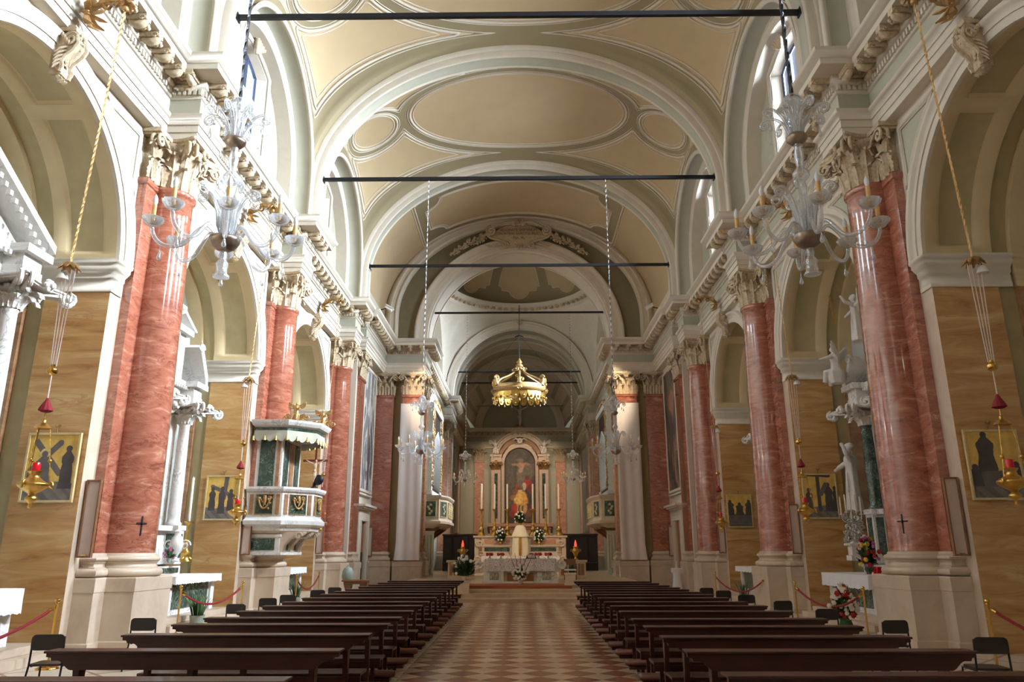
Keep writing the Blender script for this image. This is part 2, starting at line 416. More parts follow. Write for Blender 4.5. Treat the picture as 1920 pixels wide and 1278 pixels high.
def side_floor_mat():
    m, nt, b = newmat('pale_side_floor')
    tc = N(nt, 'ShaderNodeTexCoord')
    mp = N(nt, 'ShaderNodeMapping'); mp.inputs['Rotation'].default_value = (0,0,PI/4); mp.inputs['Scale'].default_value = (1.1,1.1,1); L(nt, tc.outputs['Object'], mp.inputs[0])
    br = N(nt, 'ShaderNodeTexBrick', offset=0.0); br.inputs['Scale'].default_value = 1.0; br.inputs['Mortar Size'].default_value = .03
    br.inputs['Brick Width'].default_value = 1.0; br.inputs['Row Height'].default_value = 1.0
    br.inputs['Color1'].default_value = (*srgb(206,190,172),1); br.inputs['Color2'].default_value = (*srgb(218,204,188),1); br.inputs['Mortar'].default_value = (*srgb(140,96,72),1)
    L(nt, mp.outputs[0], br.inputs['Vector']); L(nt, br.outputs[0], b.inputs['Base Color']); b.inputs['Roughness'].default_value = .28
    return m
M['sidefloor'] = side_floor_mat()
def paint_mat(name, cpan, cband, cline):
    """two-colour painted vault: 'paint' holds the signed distance (m) to the edge of the moulded panels"""
    m, nt, b = newmat(name)
    at = N(nt, 'ShaderNodeAttribute', attribute_name='paint')
    tc = N(nt, 'ShaderNodeTexCoord'); nz = N(nt, 'ShaderNodeTexNoise', i_Scale=1.5, i_Detail=7.0); L(nt, tc.outputs['Object'], nz.inputs['Vector'])
    md = N(nt, 'ShaderNodeMapRange'); md.inputs[1].default_value = -.5; md.inputs[2].default_value = .5; L(nt, at.outputs['Fac'], md.inputs[0])
    w = .02
    c = ramp(nt, md.outputs[0], [(0, cband), (.5-w*3, cband), (.5-w*3+.004, cline), (.5, cline), (.504, cpan), (1, cpan)])
    mx = N(nt, 'ShaderNodeMix', data_type='RGBA', blend_type='MULTIPLY'); mx.inputs[0].default_value = 1.0
    r2 = ramp(nt, nz.outputs[0], [(.3, (.93,.93,.93)), (.7, (1,1,1))]); L(nt, c.outputs[0], mx.inputs[6]); L(nt, r2.outputs[0], mx.inputs[7])
    L(nt, mx.outputs[2], b.inputs['Base Color']); b.inputs['Roughness'].default_value = .8
    h = ramp(nt, md.outputs[0], [(0, (.3,)*3), (.5-w*3.5, (.3,)*3), (.5-w*2.5, (1,)*3), (.5-w*1.2, (1,)*3), (.5-w*.8, (.55,)*3), (.5, (.8,)*3), (.5+w, (0,)*3), (1, (0,)*3)])
    bp = N(nt, 'ShaderNodeBump', i_Strength=.55, i_Distance=.06); L(nt, h.outputs[0], bp.inputs['Height']); L(nt, bp.outputs[0], b.inputs['Normal'])
    return m
M['vault'] = paint_mat('painted_vault', srgb(190,166,130), srgb(142,128,98), srgb(206,188,158))
def canvas_mat():
    m, nt, b = newmat('painted_canvas')
    at = N(nt, 'ShaderNodeAttribute', attribute_name='pigment')
    tc = N(nt, 'ShaderNodeTexCoord'); nz = N(nt, 'ShaderNodeTexNoise', i_Scale=5.0, i_Detail=8.0); L(nt, tc.outputs['Object'], nz.inputs['Vector'])
    r2 = ramp(nt, nz.outputs[0], [(.3, (.7,.7,.7)), (.7, (1.15,1.15,1.15))])
    mx = N(nt, 'ShaderNodeMix', data_type='RGBA', blend_type='MULTIPLY'); mx.inputs[0].default_value = 1.0
    L(nt, at.outputs['Color'], mx.inputs[6]); L(nt, r2.outputs[0], mx.inputs[7])
    L(nt, mx.outputs[2], b.inputs['Base Color']); b.inputs['Roughness'].default_value = .5
    return m
M['canvas'] = canvas_mat()
# ================================================================== the nave shell
CC = [-1.1, 6.55, 14.2, 21.85, 29.5]           # column axes along the nave
BC = [10.375, 18.025, 25.675]                  # bays with side chapels
SIDE = {-1: 'left', 1: 'right'}

def plan_sweep(mb, s, path, prof, side=1, m=0, mlist=None, smooth=False):
    """path in plan (|x|, y); prof (offset, z); mitred corners"""
    n = len(path); rows = []
    for i, p in enumerate(path):
        def nrm(a, b):
            d = Vector((b[0]-a[0], b[1]-a[1])).normalized(); return Vector((-d.y, d.x))*side
        if i == 0: k = nrm(path[0], path[1])
        elif i == n-1: k = nrm(path[-2], path[-1])
        else:
            a, b = nrm(path[i-1], p), nrm(p, path[i+1])
            k = (a+b); k = k/max(.2, k.dot(a)) if k.length > 1e-6 else a
        rows.append([(s*(p[0]+k.x*o), p[1]+k.y*o, z) for o, z in prof])
    mb.strip(rows, m, smooth, mlist)

def arc_x(mb, s, yc, zc, prof, a0=0.0, a1=PI, n=40, m=0, mlist=None, down=None, sx=1.0):
    """sweep profile of (radius, |x|) along an arch lying in a plane across x"""
    rows = []
    if down is not None: rows.append([(s*x, yc+r*cos(a0), down) for r, x in prof])
    for i in range(n+1):
        a = a0+(a1-a0)*i/n
        rows.append([(s*x, yc+r*cos(a), zc+r*sin(a)) for r, x in prof])
    if down is not None: rows.append([(s*x, yc+r*cos(a1), down) for r, x in prof])
    mb.strip(rows, m, True, mlist)

def arc_y(mb, zc, A, B, prof, n=64, m=0, mlist=None, down=None, xc=0.0):
    """sweep profile of (radius change, y) along an elliptical arch spanning the nave"""
    rows = []
    if down is not None: rows.append([(xc+(A+d), y, down) for d, y in prof])
    for i in range(n+1):
        a = PI*i/n
        rows.append([(xc+(A+d)*cos(a), y, zc+(B+d)*sin(a)) for d, y in prof])
    if down is not None: rows.append([(xc-(A+d), y, down) for d, y in prof])
    mb.strip(rows, m, True, mlist)

RA, ZA = 2.55, 6.8                              # side arches: radius, spring
IMP = [(-.02,6.2),(.03,6.2),(.03,6.28),(.012,6.3),(.012,6.46),(.05,6.48),(.05,6.56),(.09,6.6),(.14,6.66),(.14,6.72),(.18,6.74),(.18,6.8),(0,6.81)]
WALLM = ['stucco','sage','yellow','olive','chapel','brown','tan','darkpaint','white']
def nave_wall(s):
    mb = MB(); X = 7.52; XJ = 8.72; XB = 9.4
    ztop = 9.95
    P = lambda x, y, z: (s*x, y, z)
    # solid wall behind the camera and between the arches
    y0 = -9.2
    for yc in BC+[None]:
        y1 = yc-RA if yc is not None else 30.6
        mb.quad(P(X,y0,0), P(X,y1,0), P(X,y1,6.2), P(X,y0,6.2), 8); mb.quad(P(X,y0,6.2), P(X,y1,6.2), P(X,y1,ztop), P(X,y0,ztop), 0)
        if yc is not None: y0 = yc+RA
    for yc in BC:
        n = 48
        pts = [(yc+RA*cos(PI*i/n), ZA+RA*sin(PI*i/n)) for i in range(n+1)]
        for a, b in zip(pts, pts[1:]):
            mb.quad(P(X,a[0],a[1]), P(X,b[0],b[1]), P(X,b[0],ztop), P(X,a[0],ztop), 0)
        for k in (-1, 1):
            y = yc+k*RA
            # bright edge strip of the jamb and its marble facing
            mb.quad(P(X,y,0), P(XJ,y,0), P(XJ,y,6.25), P(X,y,6.25), 2)
            mb.quad(P(X,y,6.25), P(XJ,y,6.25), P(XJ,y,6.8), P(X,y,6.8), 0)
            path = [(XJ+.25,y),(X,y),(X,y+.34)] if k > 0 else [(X,y-.34),(X,y),(XJ+.25,y)]
            plan_sweep(mb, s, path, IMP)
            yb = yc+k*2.63
            mb.quad(P(XJ,y,0), P(XJ,yb,0), P(XJ,yb,6.8), P(XJ,y,6.8), 3)
            mb.quad(P(XJ,yb,0), P(XB,yb,0), P(XB,yb,6.8), P(XJ,yb,6.8), 3)
            yp = yc+k*2.53
            ya, yz = min(yp,yb), max(yp,yb)
            mb.box(min(s*9.06,s*XB), max(s*9.06,s*XB), ya, yz, 0, 6.25, 5)
            path = [(XB,yp),(9.06,yp),(9.06,yb)] if k > 0 else [(9.06,yb),(9.06,yp),(XB,yp)]
            plan_sweep(mb, s, path, [(o*.7,z) for o, z in IMP], m=6)
            mb.box(min(s*9.06,s*XB), max(s*9.06,s*XB), ya, yz, 6.25, 6.8, 6)
        # intrados with sunk panels
        cols = [7.52, 7.74, 7.775, 7.81, 8.42, 8.455, 8.49, 8.72]
        dep = [0, 0, .035, .06, .06, .035, 0, 0]
        segs = [(rad(4), rad(60)), (rad(66), rad(114)), (rad(120), rad(176))]
        ang = sorted(set([0, PI]+[a for p in segs for a in p]+[a+d for p in segs for a, d in ((p[0], .02), (p[1], -.02))]+[PI*i/60 for i in range(61)]))
        rows = []; inp = []
        for a in ang:
            f = any(p[0]+.019 <= a <= p[1]-.019 for p in segs); inp.append(f)
            rows.append([P(x, yc+(RA+(dp if f else 0))*cos(a), ZA+(RA+(dp if f else 0))*sin(a)) for x, dp in zip(cols, dep)])
        b = len(mb.v); k = len(cols); mb.add([p for r in rows for p in r], [], 0)
        for i in range(len(rows)-1):
            for j in range(k-1):
                mb.f.append([b+i*k+j, b+(i+1)*k+j, b+(i+1)*k+j+1, b+i*k+j+1])
                mb.mi.append(3 if (j == 3 and inp[i] and inp[i+1]) else 6); mb.sm.append(True)
        # chapel vault, wall arch and back wall
        arc_x(mb, s, yc, ZA, [(RA,XJ),(2.63,XJ),(2.63,XB)], mlist=[6,3])
        arc_x(mb, s, yc, ZA, [(2.63,9.06),(2.51,9.06),(2.51,XB)], m=6)
        mb.quad(P(XB,yc-2.8,0), P(XB,yc+2.8,0), P(XB,yc+2.8,9.7), P(XB,yc-2.8,9.7), 4)
        # archivolt
        arc_x(mb, s, yc, ZA, [(2.55,7.52),(2.55,7.45),(2.70,7.45),(2.70,7.425),(2.82,7.42),(2.84,7.38),(2.91,7.36),(2.94,7.39),(2.95,7.52)])
        # spandrel panels
        for k in (-1, 1):
            a0 = math.asin(2.78/3.13); a1 = math.acos(2.76/3.13)
            arc = [(k*3.13*cos(a0+(a1-a0)*i/14), ZA+3.13*sin(a0+(a1-a0)*i/14)) for i in range(15)]
            poly = [(k*2.76, 9.58)]+arc
            mb.add([P(7.505, yc+u, v) for u, v in poly], [tuple(range(len(poly)))], 1)
            cx = sum(p[0] for p in poly)/len(poly); cz = sum(p[1] for p in poly)/len(poly)
            for sc, r in ((1.0,.04),(.9,.022)):
                mb.tube([P(7.49, yc+cx+(u-cx)*sc, cz+(v-cz)*sc) for u, v in poly], r, 6, 0, closed=True)
    # return wall and last bay
    XL = 6.85
    mb.quad(P(X,30.6,0), P(XL,30.6,0), P(XL,30.6,ztop), P(X,30.6,ztop), 0)
    for a, b, z0, z1 in ((30.6,32.55,0,ztop),(33.95,35.1,0,ztop),(32.55,33.95,2.85,ztop)):
        mb.quad(P(XL,a,z0), P(XL,b,z0), P(XL,b,z1), P(XL,a,z1), 0)
    for y in (32.55, 33.95): mb.quad(P(XL,y,0), P(XL+.5,y,0), P(XL+.5,y,2.85), P(XL,y,2.85), 8)
    mb.quad(P(XL,32.55,2.85), P(XL+.5,32.55,2.85), P(XL+.5,33.95,2.85), P(XL,33.95,2.85), 8)
    # dado below the painting
    plan_sweep(mb, s, [(XL,32.05),(XL,32.3)], [(0,0),(.1,0),(.1,1.05),(.14,1.1),(.14,1.17),(0,1.2)], m=8)
    plan_sweep(mb, s, [(XL,34.2),(XL,34.6)], [(0,0),(.1,0),(.1,1.05),(.14,1.1),(.14,1.17),(0,1.2)], m=8)
    o = mb.build('wall_'+SIDE[s], [M[k] for k in WALLM], kind='structure'); return o
ENT = [(-.32,9.80),(0,9.80),(0,9.95),(.025,9.95),(.025,10.11),(.05,10.11),(.05,10.23),(.08,10.25),(.12,10.30),(.12,10.33),(0,10.34),(0,10.73),(.03,10.74),(.05,10.78),(.05,10.92),(.10,10.95),(.12,10.97),(.12,11.12),(.50,11.12),(.50,11.25),(.53,11.26),(.55,11.30),(.61,11.35),(.64,11.40),(.64,11.43),(-.32,11.46)]
ENTM = [0]*(len(ENT)-1); ENTM[10] = 1
def ent_path():
    p = [(7.3,-9.2)]
    for c in CC[:-1]: p += [(7.3,c-.52),(6.65,c-.52),(6.65,c+.52),(7.3,c+.52)]
    c = CC[-1]
    p += [(7.3,c-.52),(6.65,c-.52),(6.65,c+.52),(7.0,c+.52),(7.0,30.5),(6.5,30.5),(6.5,35.1),(4.55,35.1),(4.55,37.1)]
    p += [(5.1,37.1),(5.1,48.9),(4.52,48.9),(4.52,52.3),(4.75,52.3),(4.75,62.2),(0.0,62.2)]
    return p
def modillion(mb):
    mb.box(-.085,.085,.10,.50,11.0,11.118,2)
    mb.tube([(0,.16,10.99),(0,.30,10.93),(0,.42,10.96),(0,.47,11.03)],[.05,.085,.08,.05],6,2,flat=1.0)
    mb.tube(spiral((-.09,.42,11.02),.06,.01,1.2,9,'yz'),.02,5,2); mb.tube(spiral((.09,.42,11.02),.06,.01,1.2,9,'yz'),.02,5,2)
def rosette(mb):
    for k in range(5): mb.ball((.07*cos(k*1.257), .30+.07*sin(k*1.257), 11.085), .05, 6, 4, 2)
    mb.ball((0,.30,11.06), .045, 6, 4, 2)
def entablature(s):
    mb = MB(); path = ent_path()
    plan_sweep(mb, s, path, ENT, mlist=ENTM)
    for a, b in zip(path, path[1:]):
        d = Vector((b[0]-a[0], b[1]-a[1])); ln = d.length
        if b[1] < 6.0: continue
        d.normalize(); nx, ny = -d.y, d.x
        ang = math.atan2(ny, s*nx)-PI/2
        # dentils
        n = max(1, int((ln+.1)/.105))
        for i in range(n):
            t = (i+.5)/n*(ln+.1)-.05
            x, y = a[0]+d.x*t, a[1]+d.y*t
            mb.at((s*x, y, 0), ang); mb.box(-.03,.03,.04,.10,10.79,10.91,0)
        n = max(1, round((ln+.25)/.5))
        if ln < .3: n = 0
        for i in range(n):
            t = (i+.5)/n*(ln+.25)-.125
            x, y = a[0]+d.x*t, a[1]+d.y*t
            mb.at((s*x, y, 0), ang); modillion(mb)
            if i < n-1 or n == 1:
                t += .5/n*(ln+.25)
                mb.at((s*(a[0]+d.x*t), a[1]+d.y*t, 0), ang); rosette(mb)
        mb.at()
    return mb.build('trim_%d' % (1 if s < 0 else 2), [M['stucco'], M['sage'], M['relief']], kind='structure')

# ---- clerestory, lunettes, windows
ZL, RL = 12.7, 3.1
ALLB = [-4.925, 2.725]+BC
def clerestory(s):
    mb = MB(); P = lambda x, y, z: (s*x, y, z); X = 7.45
    segs = [(-9.2, ALLB[0]-1.17)]+[(ALLB[i]+1.17, ALLB[i+1]-1.17) for i in range(len(ALLB)-1)]+[(ALLB[-1]+1.17, 35.1)]
    for a, b in segs: mb.quad(P(X,a,11.4), P(X,b,11.4), P(X,b,16.6), P(X,a,16.6), 1)
    for yc in ALLB:
        a, b = yc-1.17, yc+1.17
        mb.quad(P(X,a,11.4), P(X,b,11.4), P(X,b,12.4), P(X,a,12.4), 1)
        top = [(yc+1.17-2.34*i/10, 15.0+.26*(1-((i-5)/5)**2)) for i in range(11)]
        for p, q in zip(top, top[1:]): mb.quad(P(X,p[0],p[1]), P(X,q[0],q[1]), P(X,q[0],16.6), P(X,p[0],16.6), 1)
        XO = 7.76; fr = lambda p: (yc+(p[0]-yc)*.86, 12.55+(p[1]-12.4)*.93)
        loop = [(a,12.4),(b,12.4)]+top
        for p, q in zip(loop, loop[1:]+loop[:1]):
            p2, q2 = fr(p), fr(q)
            mb.quad(P(X,*p), P(X,*q), P(XO,*q2), P(XO,*p2), 0)
        # raised surround and shell keystone
        mb.tube([P(7.42, yc+(p[0]-yc)*1.08, p[1]+.08 if p[1] > 13 else p[1]-.1) for p in loop], .07, 6, 0, closed=True)
        for k in range(5): mb.tube([P(7.38,yc,15.12), P(7.26, yc+.16*(k-2)*.9, 15.46-.03*abs(k-2))], [.05,.07], 6, 2)
        # lunette soffit in two orders, beads at the edges
        arc_x(mb, s, yc, ZL, [(3.16,6.50),(3.18,6.45),(3.10,6.42),(3.04,6.47),(3.05,6.52),(3.08,6.56),(3.08,6.98),(3.04,7.0),(3.0,7.0),(2.98,6.96),(2.88,6.96),(2.85,7.0),(2.72,7.02),(2.70,7.45)], down=11.4, mlist=[0,0,0,0,0,1,0,0,0,0,0,0,0])
        for k in (-1, 1):
            ya, yb = yc+k*3.12, yc+k*3.9
            mb.quad(P(6.62,ya,11.4), P(6.62,yb,11.4), P(6.62,yb,12.75), P(6.62,ya,12.75), 0)
    mb.quad(P(6.62,28.8,11.4), P(6.62,35.1,11.4), P(6.62,35.1,12.75), P(6.62,28.8,12.75), 0)
    mb.quad(P(6.62,-9.2,11.4), P(6.62,-8.0,11.4), P(6.62,-8.0,12.75), P(6.62,-9.2,12.75), 0)
    return mb.build('wall_%s_clerestory' % SIDE[s], [M['stucco'], M['sage'], M['relief']], kind='structure')
WIN = [0]
def window(s, yc, st):
    WIN[0] += 1
    col = (.80,.90,1.0)
    w = tag(bpy.data.objects.new('window_%d' % WIN[0], None), kind='structure'); COL.objects.link(w)
    w.location = (s*7.775, yc, 0)
    mb = MB()
    p = [(-1.02,12.58),(1.02,12.58)]+[(1.02-2.04*i/8, 14.98+.24*(1-((i-4)/4)**2)) for i in range(9)]
    mb.add([(0,u,v) for u, v in p], [tuple(range(len(p)))], 0)
    mb.build('window_pane', st, w, 'structure')
    mb = MB()
    mb.tube([(-s*.03,u,v) for u, v in p], .05, 4, 0, closed=True, smooth=False)
    for y in (-.32,.32): mb.box(-.07,0 if s > 0 else .07,y-.025,y+.025,12.6,15.15,0)
    for z in (13.3,14.0): mb.box(-.07,.07,-.96,.96,z-.02,z+.02,0)
    mb.build('window_frame', M['winframe'], w, 'structure')
def clear_pane():
    m, nt, b = newmat('clear_window_glass')
    tr = N(nt, 'ShaderNodeBsdfTransparent'); mx = N(nt, 'ShaderNodeMixShader'); fr = N(nt, 'ShaderNodeFresnel', i_IOR=1.3)
    b.inputs['Base Color'].default_value = (.8,.85,.9,1); b.inputs['Roughness'].default_value = .05
    tr.inputs[0].default_value = (.93,.96,.98,1)
    L(nt, fr.outputs[0], mx.inputs[0]); L(nt, tr.outputs[0], mx.inputs[1]); L(nt, b.outputs[0], mx.inputs[2])
    out = [n for n in nt.nodes if n.type == 'OUTPUT_MATERIAL'][0]; L(nt, mx.outputs[0], out.inputs[0])
    return m
WATT = {-1: 220, 1: 6000}; SKYC = {-1: (.70,.84,1.0), 1: (.80,.90,1.0)}
PANE = {-1: clear_pane()}; PANE[1] = PANE[-1]
def daylight(s, y, z, x, w, h, watt, col, tilt=19):
    """sky light falling in through a window: a lamp outside the glass, tipped downwards"""
    l = bpy.data.lights.new('sky_light', 'AREA'); l.shape = 'RECTANGLE'; l.size = w; l.size_y = h; l.energy = watt; l.color = col; l.spread = rad(105)
    o = bpy.data.objects.new('sky_light', l); COL.objects.link(o); o.location = (s*x, y, z)
    d = Vector((-s*cos(rad(tilt)), 0, -sin(rad(tilt)))); o.rotation_euler = d.to_track_quat('-Z', 'Y').to_euler()

# ---- vaults
AV, BV, HY = 6.62, 5.15, 3.5
def zw(y): return ZL+math.sqrt(max(0, RL*RL-y*y))
def vault_z(x, y):
    q = max(0, 1-(x/AV)**2); t = (y/HY)**2
    p = .5*(1-.22*(1-t)); zt = 17.85+.45*(1-t)
    w = zw(y)
    return w+(zt-w)*q**p
def sd_ell(u, v, a, b):
    k = math.sqrt((u/a)**2+(v/b)**2)+1e-9
    g = math.sqrt((u/a/a)**2+(v/b/b)**2)+1e-9
    return k*(k-1)/g                      # >0 outside
def vault_paint(x, y, u):
    """positive inside the cream panels"""
    d_rib = HY-.18-abs(y)
    ov_in = -sd_ell(x, y, 4.2, 2.52); ov_out = sd_ell(x, y, 4.72, 3.02)
    uc = UC; cr = math.hypot(abs(u)-uc, y)
    c_in = .97-cr; c_out = cr-1.36
    # corner panels
    edge = math.hypot(y, (VZ-ZL) if VZ > ZL else 0)-RL     # distance above the lunette arch, measured on the wall plane
    e = .75*edge+.30*(AV-abs(x))-.50
    pan = min(ov_out, c_out, e, HY-.70-abs(y))
    return max(ov_in, c_in, pan)
UC = 0; VZ = 0
def build_vault(yc, name=None):
    global UC, VZ
    nx, ny = 150, 96
    xs = [AV*sin(PI/2*(-1+2*i/nx)) for i in range(nx+1)]
    ys = [HY*sin(PI/2*(-1+2*j/ny)*.985)/sin(PI/2*.985) for j in range(ny+1)]
    ref = [0.0]; tab = []
    px, pz = 0, vault_z(0, 0); acc = 0
    for i in range(1, 401):
        x = AV*sin(PI/2*i/400); z = vault_z(x, 0); acc += math.hypot(x-px, z-pz); tab.append((x, acc)); px, pz = x, z
    def u_of(x):
        ax = abs(x)
        for q, a in tab:
            if q >= ax: return a
        return acc
    UC = u_of(5.62)
    us = [u_of(x) for x in xs]
    mb = MB(); vs = []; pv = []
    for y in ys:
        for x, u in zip(xs, us):
            z = vault_z(x, y); VZ = z
            vs.append((x, yc+y, z)); pv.append(vault_paint(x, y, u))
    k = nx+1
    mb.add(vs, [(j*k+i, j*k+i+1, (j+1)*k+i+1, (j+1)*k+i) for j in range(ny) for i in range(nx)], 0, True)
    for lvl, r in ((-.01,.05),(.11,.024),(-.10,.02)):
        for line, cl in contour(vs, pv, k, ny, lvl): mb.tube(line, r, 6, 1, closed=cl)
    mb.attr = {'paint': pv+[0.0]*(len(mb.v)-len(pv))}
    return mb.build(name or 'ceiling', [M['vault'], M['stucco']], kind='structure', sharp=80)
def build_ceiling():
    c = build_vault(18.025)
    for yc in (25.675, 10.375, 2.725, -4.925):
        o = c.copy(); COL.objects.link(o); o.location = (0, yc-18.025, 0)
    # plain barrels: last bay (with a shaped panel) and behind the camera
    mb = MB(); vs = []; pv = []
    nx, ny = 120, 60
    for j in range(ny+1):
        y = 29.85+(35.15-29.85)*j/ny
        for i in range(nx+1):
            a = PI*i/nx; x, z = AV*cos(a), ZL+BV*sin(a)
            u = (a-PI/2)*5.6
            du, dv = 3.95-abs(u), 1.72-abs(y-32.55)
            k = math.hypot(max(0,.0+3.95-abs(u)), max(0,1.72-abs(y-32.55)))
            d = min(du, dv, math.hypot(du, dv)-.75, )
            d2 = max(abs(u)-3.95, abs(y-32.55)-1.72)
            rim = min(-(-d2 if d2 < 0 else d2)+.0, .0) if False else 0
            out = d if d > -.12 else (d2-.45 if d2 > .3 else -.2)
            vs.append((x, y, z)); pv.append(out)
    k = nx+1
    mb.add(vs, [(j*k+i, j*k+i+1, (j+1)*k+i+1, (j+1)*k+i) for j in range(ny) for i in range(nx)], 0, True)
    for line, cl in contour(vs, pv, k, ny, -.01): mb.tube(line, .05, 6, 1, closed=cl)
    for line, cl in contour(vs, pv, k, ny, .11): mb.tube(line, .024, 6, 1, closed=cl)
    mb.attr = {'paint': pv+[0.0]*(len(mb.v)-len(pv))}
    mb.build('ceiling_end_bay', [M['vault'], M['stucco']], kind='structure', sharp=80)
    mb = MB()
    arc_y(mb, ZL, AV, BV, [(0,-9.2),(0,-8.4)])
    mb.build('ceiling_entrance', M['stucco'], kind='structure')
    mb = MB()
    for y in (-1.1, 6.55, 14.2, 21.85, 29.5):
        pr = [(.12,-.44),(-.10,-.44),(-.13,-.40),(-.10,-.36),(-.10,-.34),(-.28,-.33),(-.32,-.30),(-.32,-.26),(-.28,-.24),(-.28,.24),(-.32,.26),(-.32,.30),(-.28,.33),(-.10,.34),(-.10,.36),(-.13,.40),(-.10,.44),(.12,.44)]
        arc_y(mb, ZL, AV, BV, [(d, y+q) for d, q in pr], down=11.42, mlist=[0,0,0,0,0,0,0,0,1,0,0,0,0,0,0,0,0])
    mb.build('ceiling_arch_ribs', [M['stucco'], M['sage']], kind='structure')

def end_wall():
    mb = MB(); Y = 35.24; R, Z0 = 4.5, 11.7
    n = 64
    pts = [(R*cos(PI*i/n), Z0+R*sin(PI*i/n)) for i in range(n+1)]
    for a, b in zip(pts, pts[1:]):
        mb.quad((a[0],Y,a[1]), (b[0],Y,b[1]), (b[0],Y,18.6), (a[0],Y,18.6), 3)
        mb.quad((a[0],Y,a[1]), (b[0],Y,b[1]), (b[0],37.1,b[1]), (a[0],37.1,a[1]), 0)
    for s in (-1, 1):
        q = lambda x, z: (s*x, Y, z)
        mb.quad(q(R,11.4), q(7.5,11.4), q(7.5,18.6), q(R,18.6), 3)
        mb.quad(q(4.6,0), q(7.5,0), q(7.5,11.4), q(4.6,11.4), 2)
        mb.quad((s*R,Y,11.4), (s*R,37.1,11.4), (s*R,37.1,Z0), (s*R,Y,Z0), 0)
        mb.quad((s*4.6,Y,0), (s*4.6,37.1,0), (s*4.6,37.1,11.4), (s*4.6,Y,11.4), 2)
    # archivolt of the triumphal arch, deep outer order, soffit beads
    arc_y(mb, Z0, R, R, [(0,Y),(0,Y-.10),(.10,Y-.12),(.10,Y-.15),(.28,Y-.15),(.28,Y-.19),(.46,Y-.19),(.50,Y-.25),(.60,Y-.26),(.64,Y-.20),(.66,Y)], down=11.42)
    arc_y(mb, ZL, 5.95, 4.80, [(0,Y),(0,Y-.3),(.05,Y-.36),(.12,Y-.36),(.14,Y-.30),(.34,Y-.30),(.36,Y-.36),(.46,Y-.36),(.7,Y-.1)], down=11.42)
    for y in (Y+.25, Y+1.75): arc_y(mb, Z0, R, R, [(.02,y-.07),(-.05,y-.05),(-.05,y+.05),(.02,y+.07)], down=11.42)
    mb.build('wall_end', [M['stucco'], M['sage'], M['olive'], M['darkpaint']], kind='structure')

def floors():
    mb = MB(); mb.box(-1.6,1.6,-9.2,25.2,-.3,0,0); mb.build('floor', M['floor'], kind='structure')
    mb = MB()
    for s in (-1, 1): mb.box(min(s*1.6,s*9.6), max(s*1.6,s*9.6), -9.2, 38, -.3, 0, 0)
    mb.build('floor_sides', M['sidefloor'], kind='structure')
    mb = MB()
    for y, z in ((25.15,.13),(25.6,.26),(26.05,.36)):
        mb.box(-4.5,4.5,y,30,z-.13,z-.03,0); mb.box(-4.53,4.53,y-.04,30,z-.03,z,0)
    mb.box(-4.6,4.6,27.4,36.9,.30,.45,0)
    mb.box(-5.3,5.3,36.5,63,-.1,.45,0)
    mb.build('floor_presbytery', M['step'], kind='structure')
    mb = MB(); mb.box(-1.9,1.75,26.7,28.3,.355,.465,0); mb.box(-1.9,1.75,26.6,28.35,.355,.375,0)
    tag(mb.build('altar_step_carpet', M['carpet'], bevel=.01), 'brown carpeted step between the pale steps and the draped altar', 'carpet', kind='thing')
def back_wall():
    mb = MB(); mb.box(-9.6,9.6,-9.6,-9.2,0,18.6,0)
    mb.build('wall_back', M['stucco'], kind='structure')
    w = tag(bpy.data.objects.new('window_entrance', None), kind='structure'); COL.objects.link(w); w.location = (0,-9.17,0)  # added window behind the camera, its warm glow fills faces towards the entrance
    mb = MB(); mb.box(-1.9,1.9,0,.02,10.2,14.6,0); mb.build('window_pane', pane_mat('west_daylight_pane', (1.0,.80,.55), .8), w, 'structure')
    mb = MB()
    for x in (-1.95,-.65,.65,1.95): mb.box(x-.06,x+.06,.0,.1,10.1,14.7,0)
    for z in (10.15,11.6,13.1,14.65): mb.box(-1.95,1.95,.0,.1,z-.05,z+.05,0)
    mb.build('window_frame', M['winframe'], w, 'structure')

for s in (-1, 1):
    nave_wall(s); entablature(s); clerestory(s)
    for yc in ALLB:
        window(s, yc, PANE[s])
        daylight(s, yc, 14.5, 9.3, 2.6, 3.0, WATT[s]*({-4.925:.25, 2.725:.5, 10.375:1.35, 18.025:1.3, 25.675:1.1}[yc] if s > 0 else 1.0), SKYC[s])
build_ceiling(); end_wall(); floors(); back_wall()

for s in (-1, 1):
    for yc in BC:
        l = bpy.data.lights.new('chapel_lamp', 'POINT'); l.energy = 70 if s < 0 else 9; l.color = (1.0,.84,.62); l.shadow_soft_size = .15  # added warm fill hidden behind the near pier, no fixture there
        o = bpy.data.objects.new('chapel_lamp', l); COL.objects.link(o); o.location = (s*8.6, yc-2.05, 6.3)
# ================================================================== columns and capitals
def acanthus(mb, P0, rd, h, w, curl, m=0, base=0.0):
    """a leaf: P0 foot, rd outward unit vector (plan), h height, w width, curl outward reach"""
    rd = Vector((rd[0], rd[1], 0)); td = Vector((-rd.y, rd.x, 0)); P0 = Vector(P0)
    def fn(u, v):
        q = 2*u-1
        if v < .72:
            t = v/.72; out = base+.03+curl*.35*t*t; z = h*.96*t
        else:
            t = (v-.72)/.28; a = t*PI*.95
            out = base+.03+curl*.35+curl*.5*(1-cos(a))*.8; z = h*.96+curl*.42*sin(a)-curl*.25*t
        ww = w*(.66+.5*sin(PI*min(1, v*1.05))*.8)*(1-.36*abs(sin(v*PI*5.5)))*(1 if v < .8 else 1-(v-.8)*3.4)
        o2 = out-.30*w*q*q+.16*w*max(0, 1-abs(q)*4)+.05*w*cos(q*PI*4)*(1-.5*v)
        p = P0+rd*o2+td*(q*ww)+Vector((0,0,z+abs(q)*.05*h*sin(v*PI*4.5)))
        return tuple(p)
    mb.grid(fn, 10, 20, m)
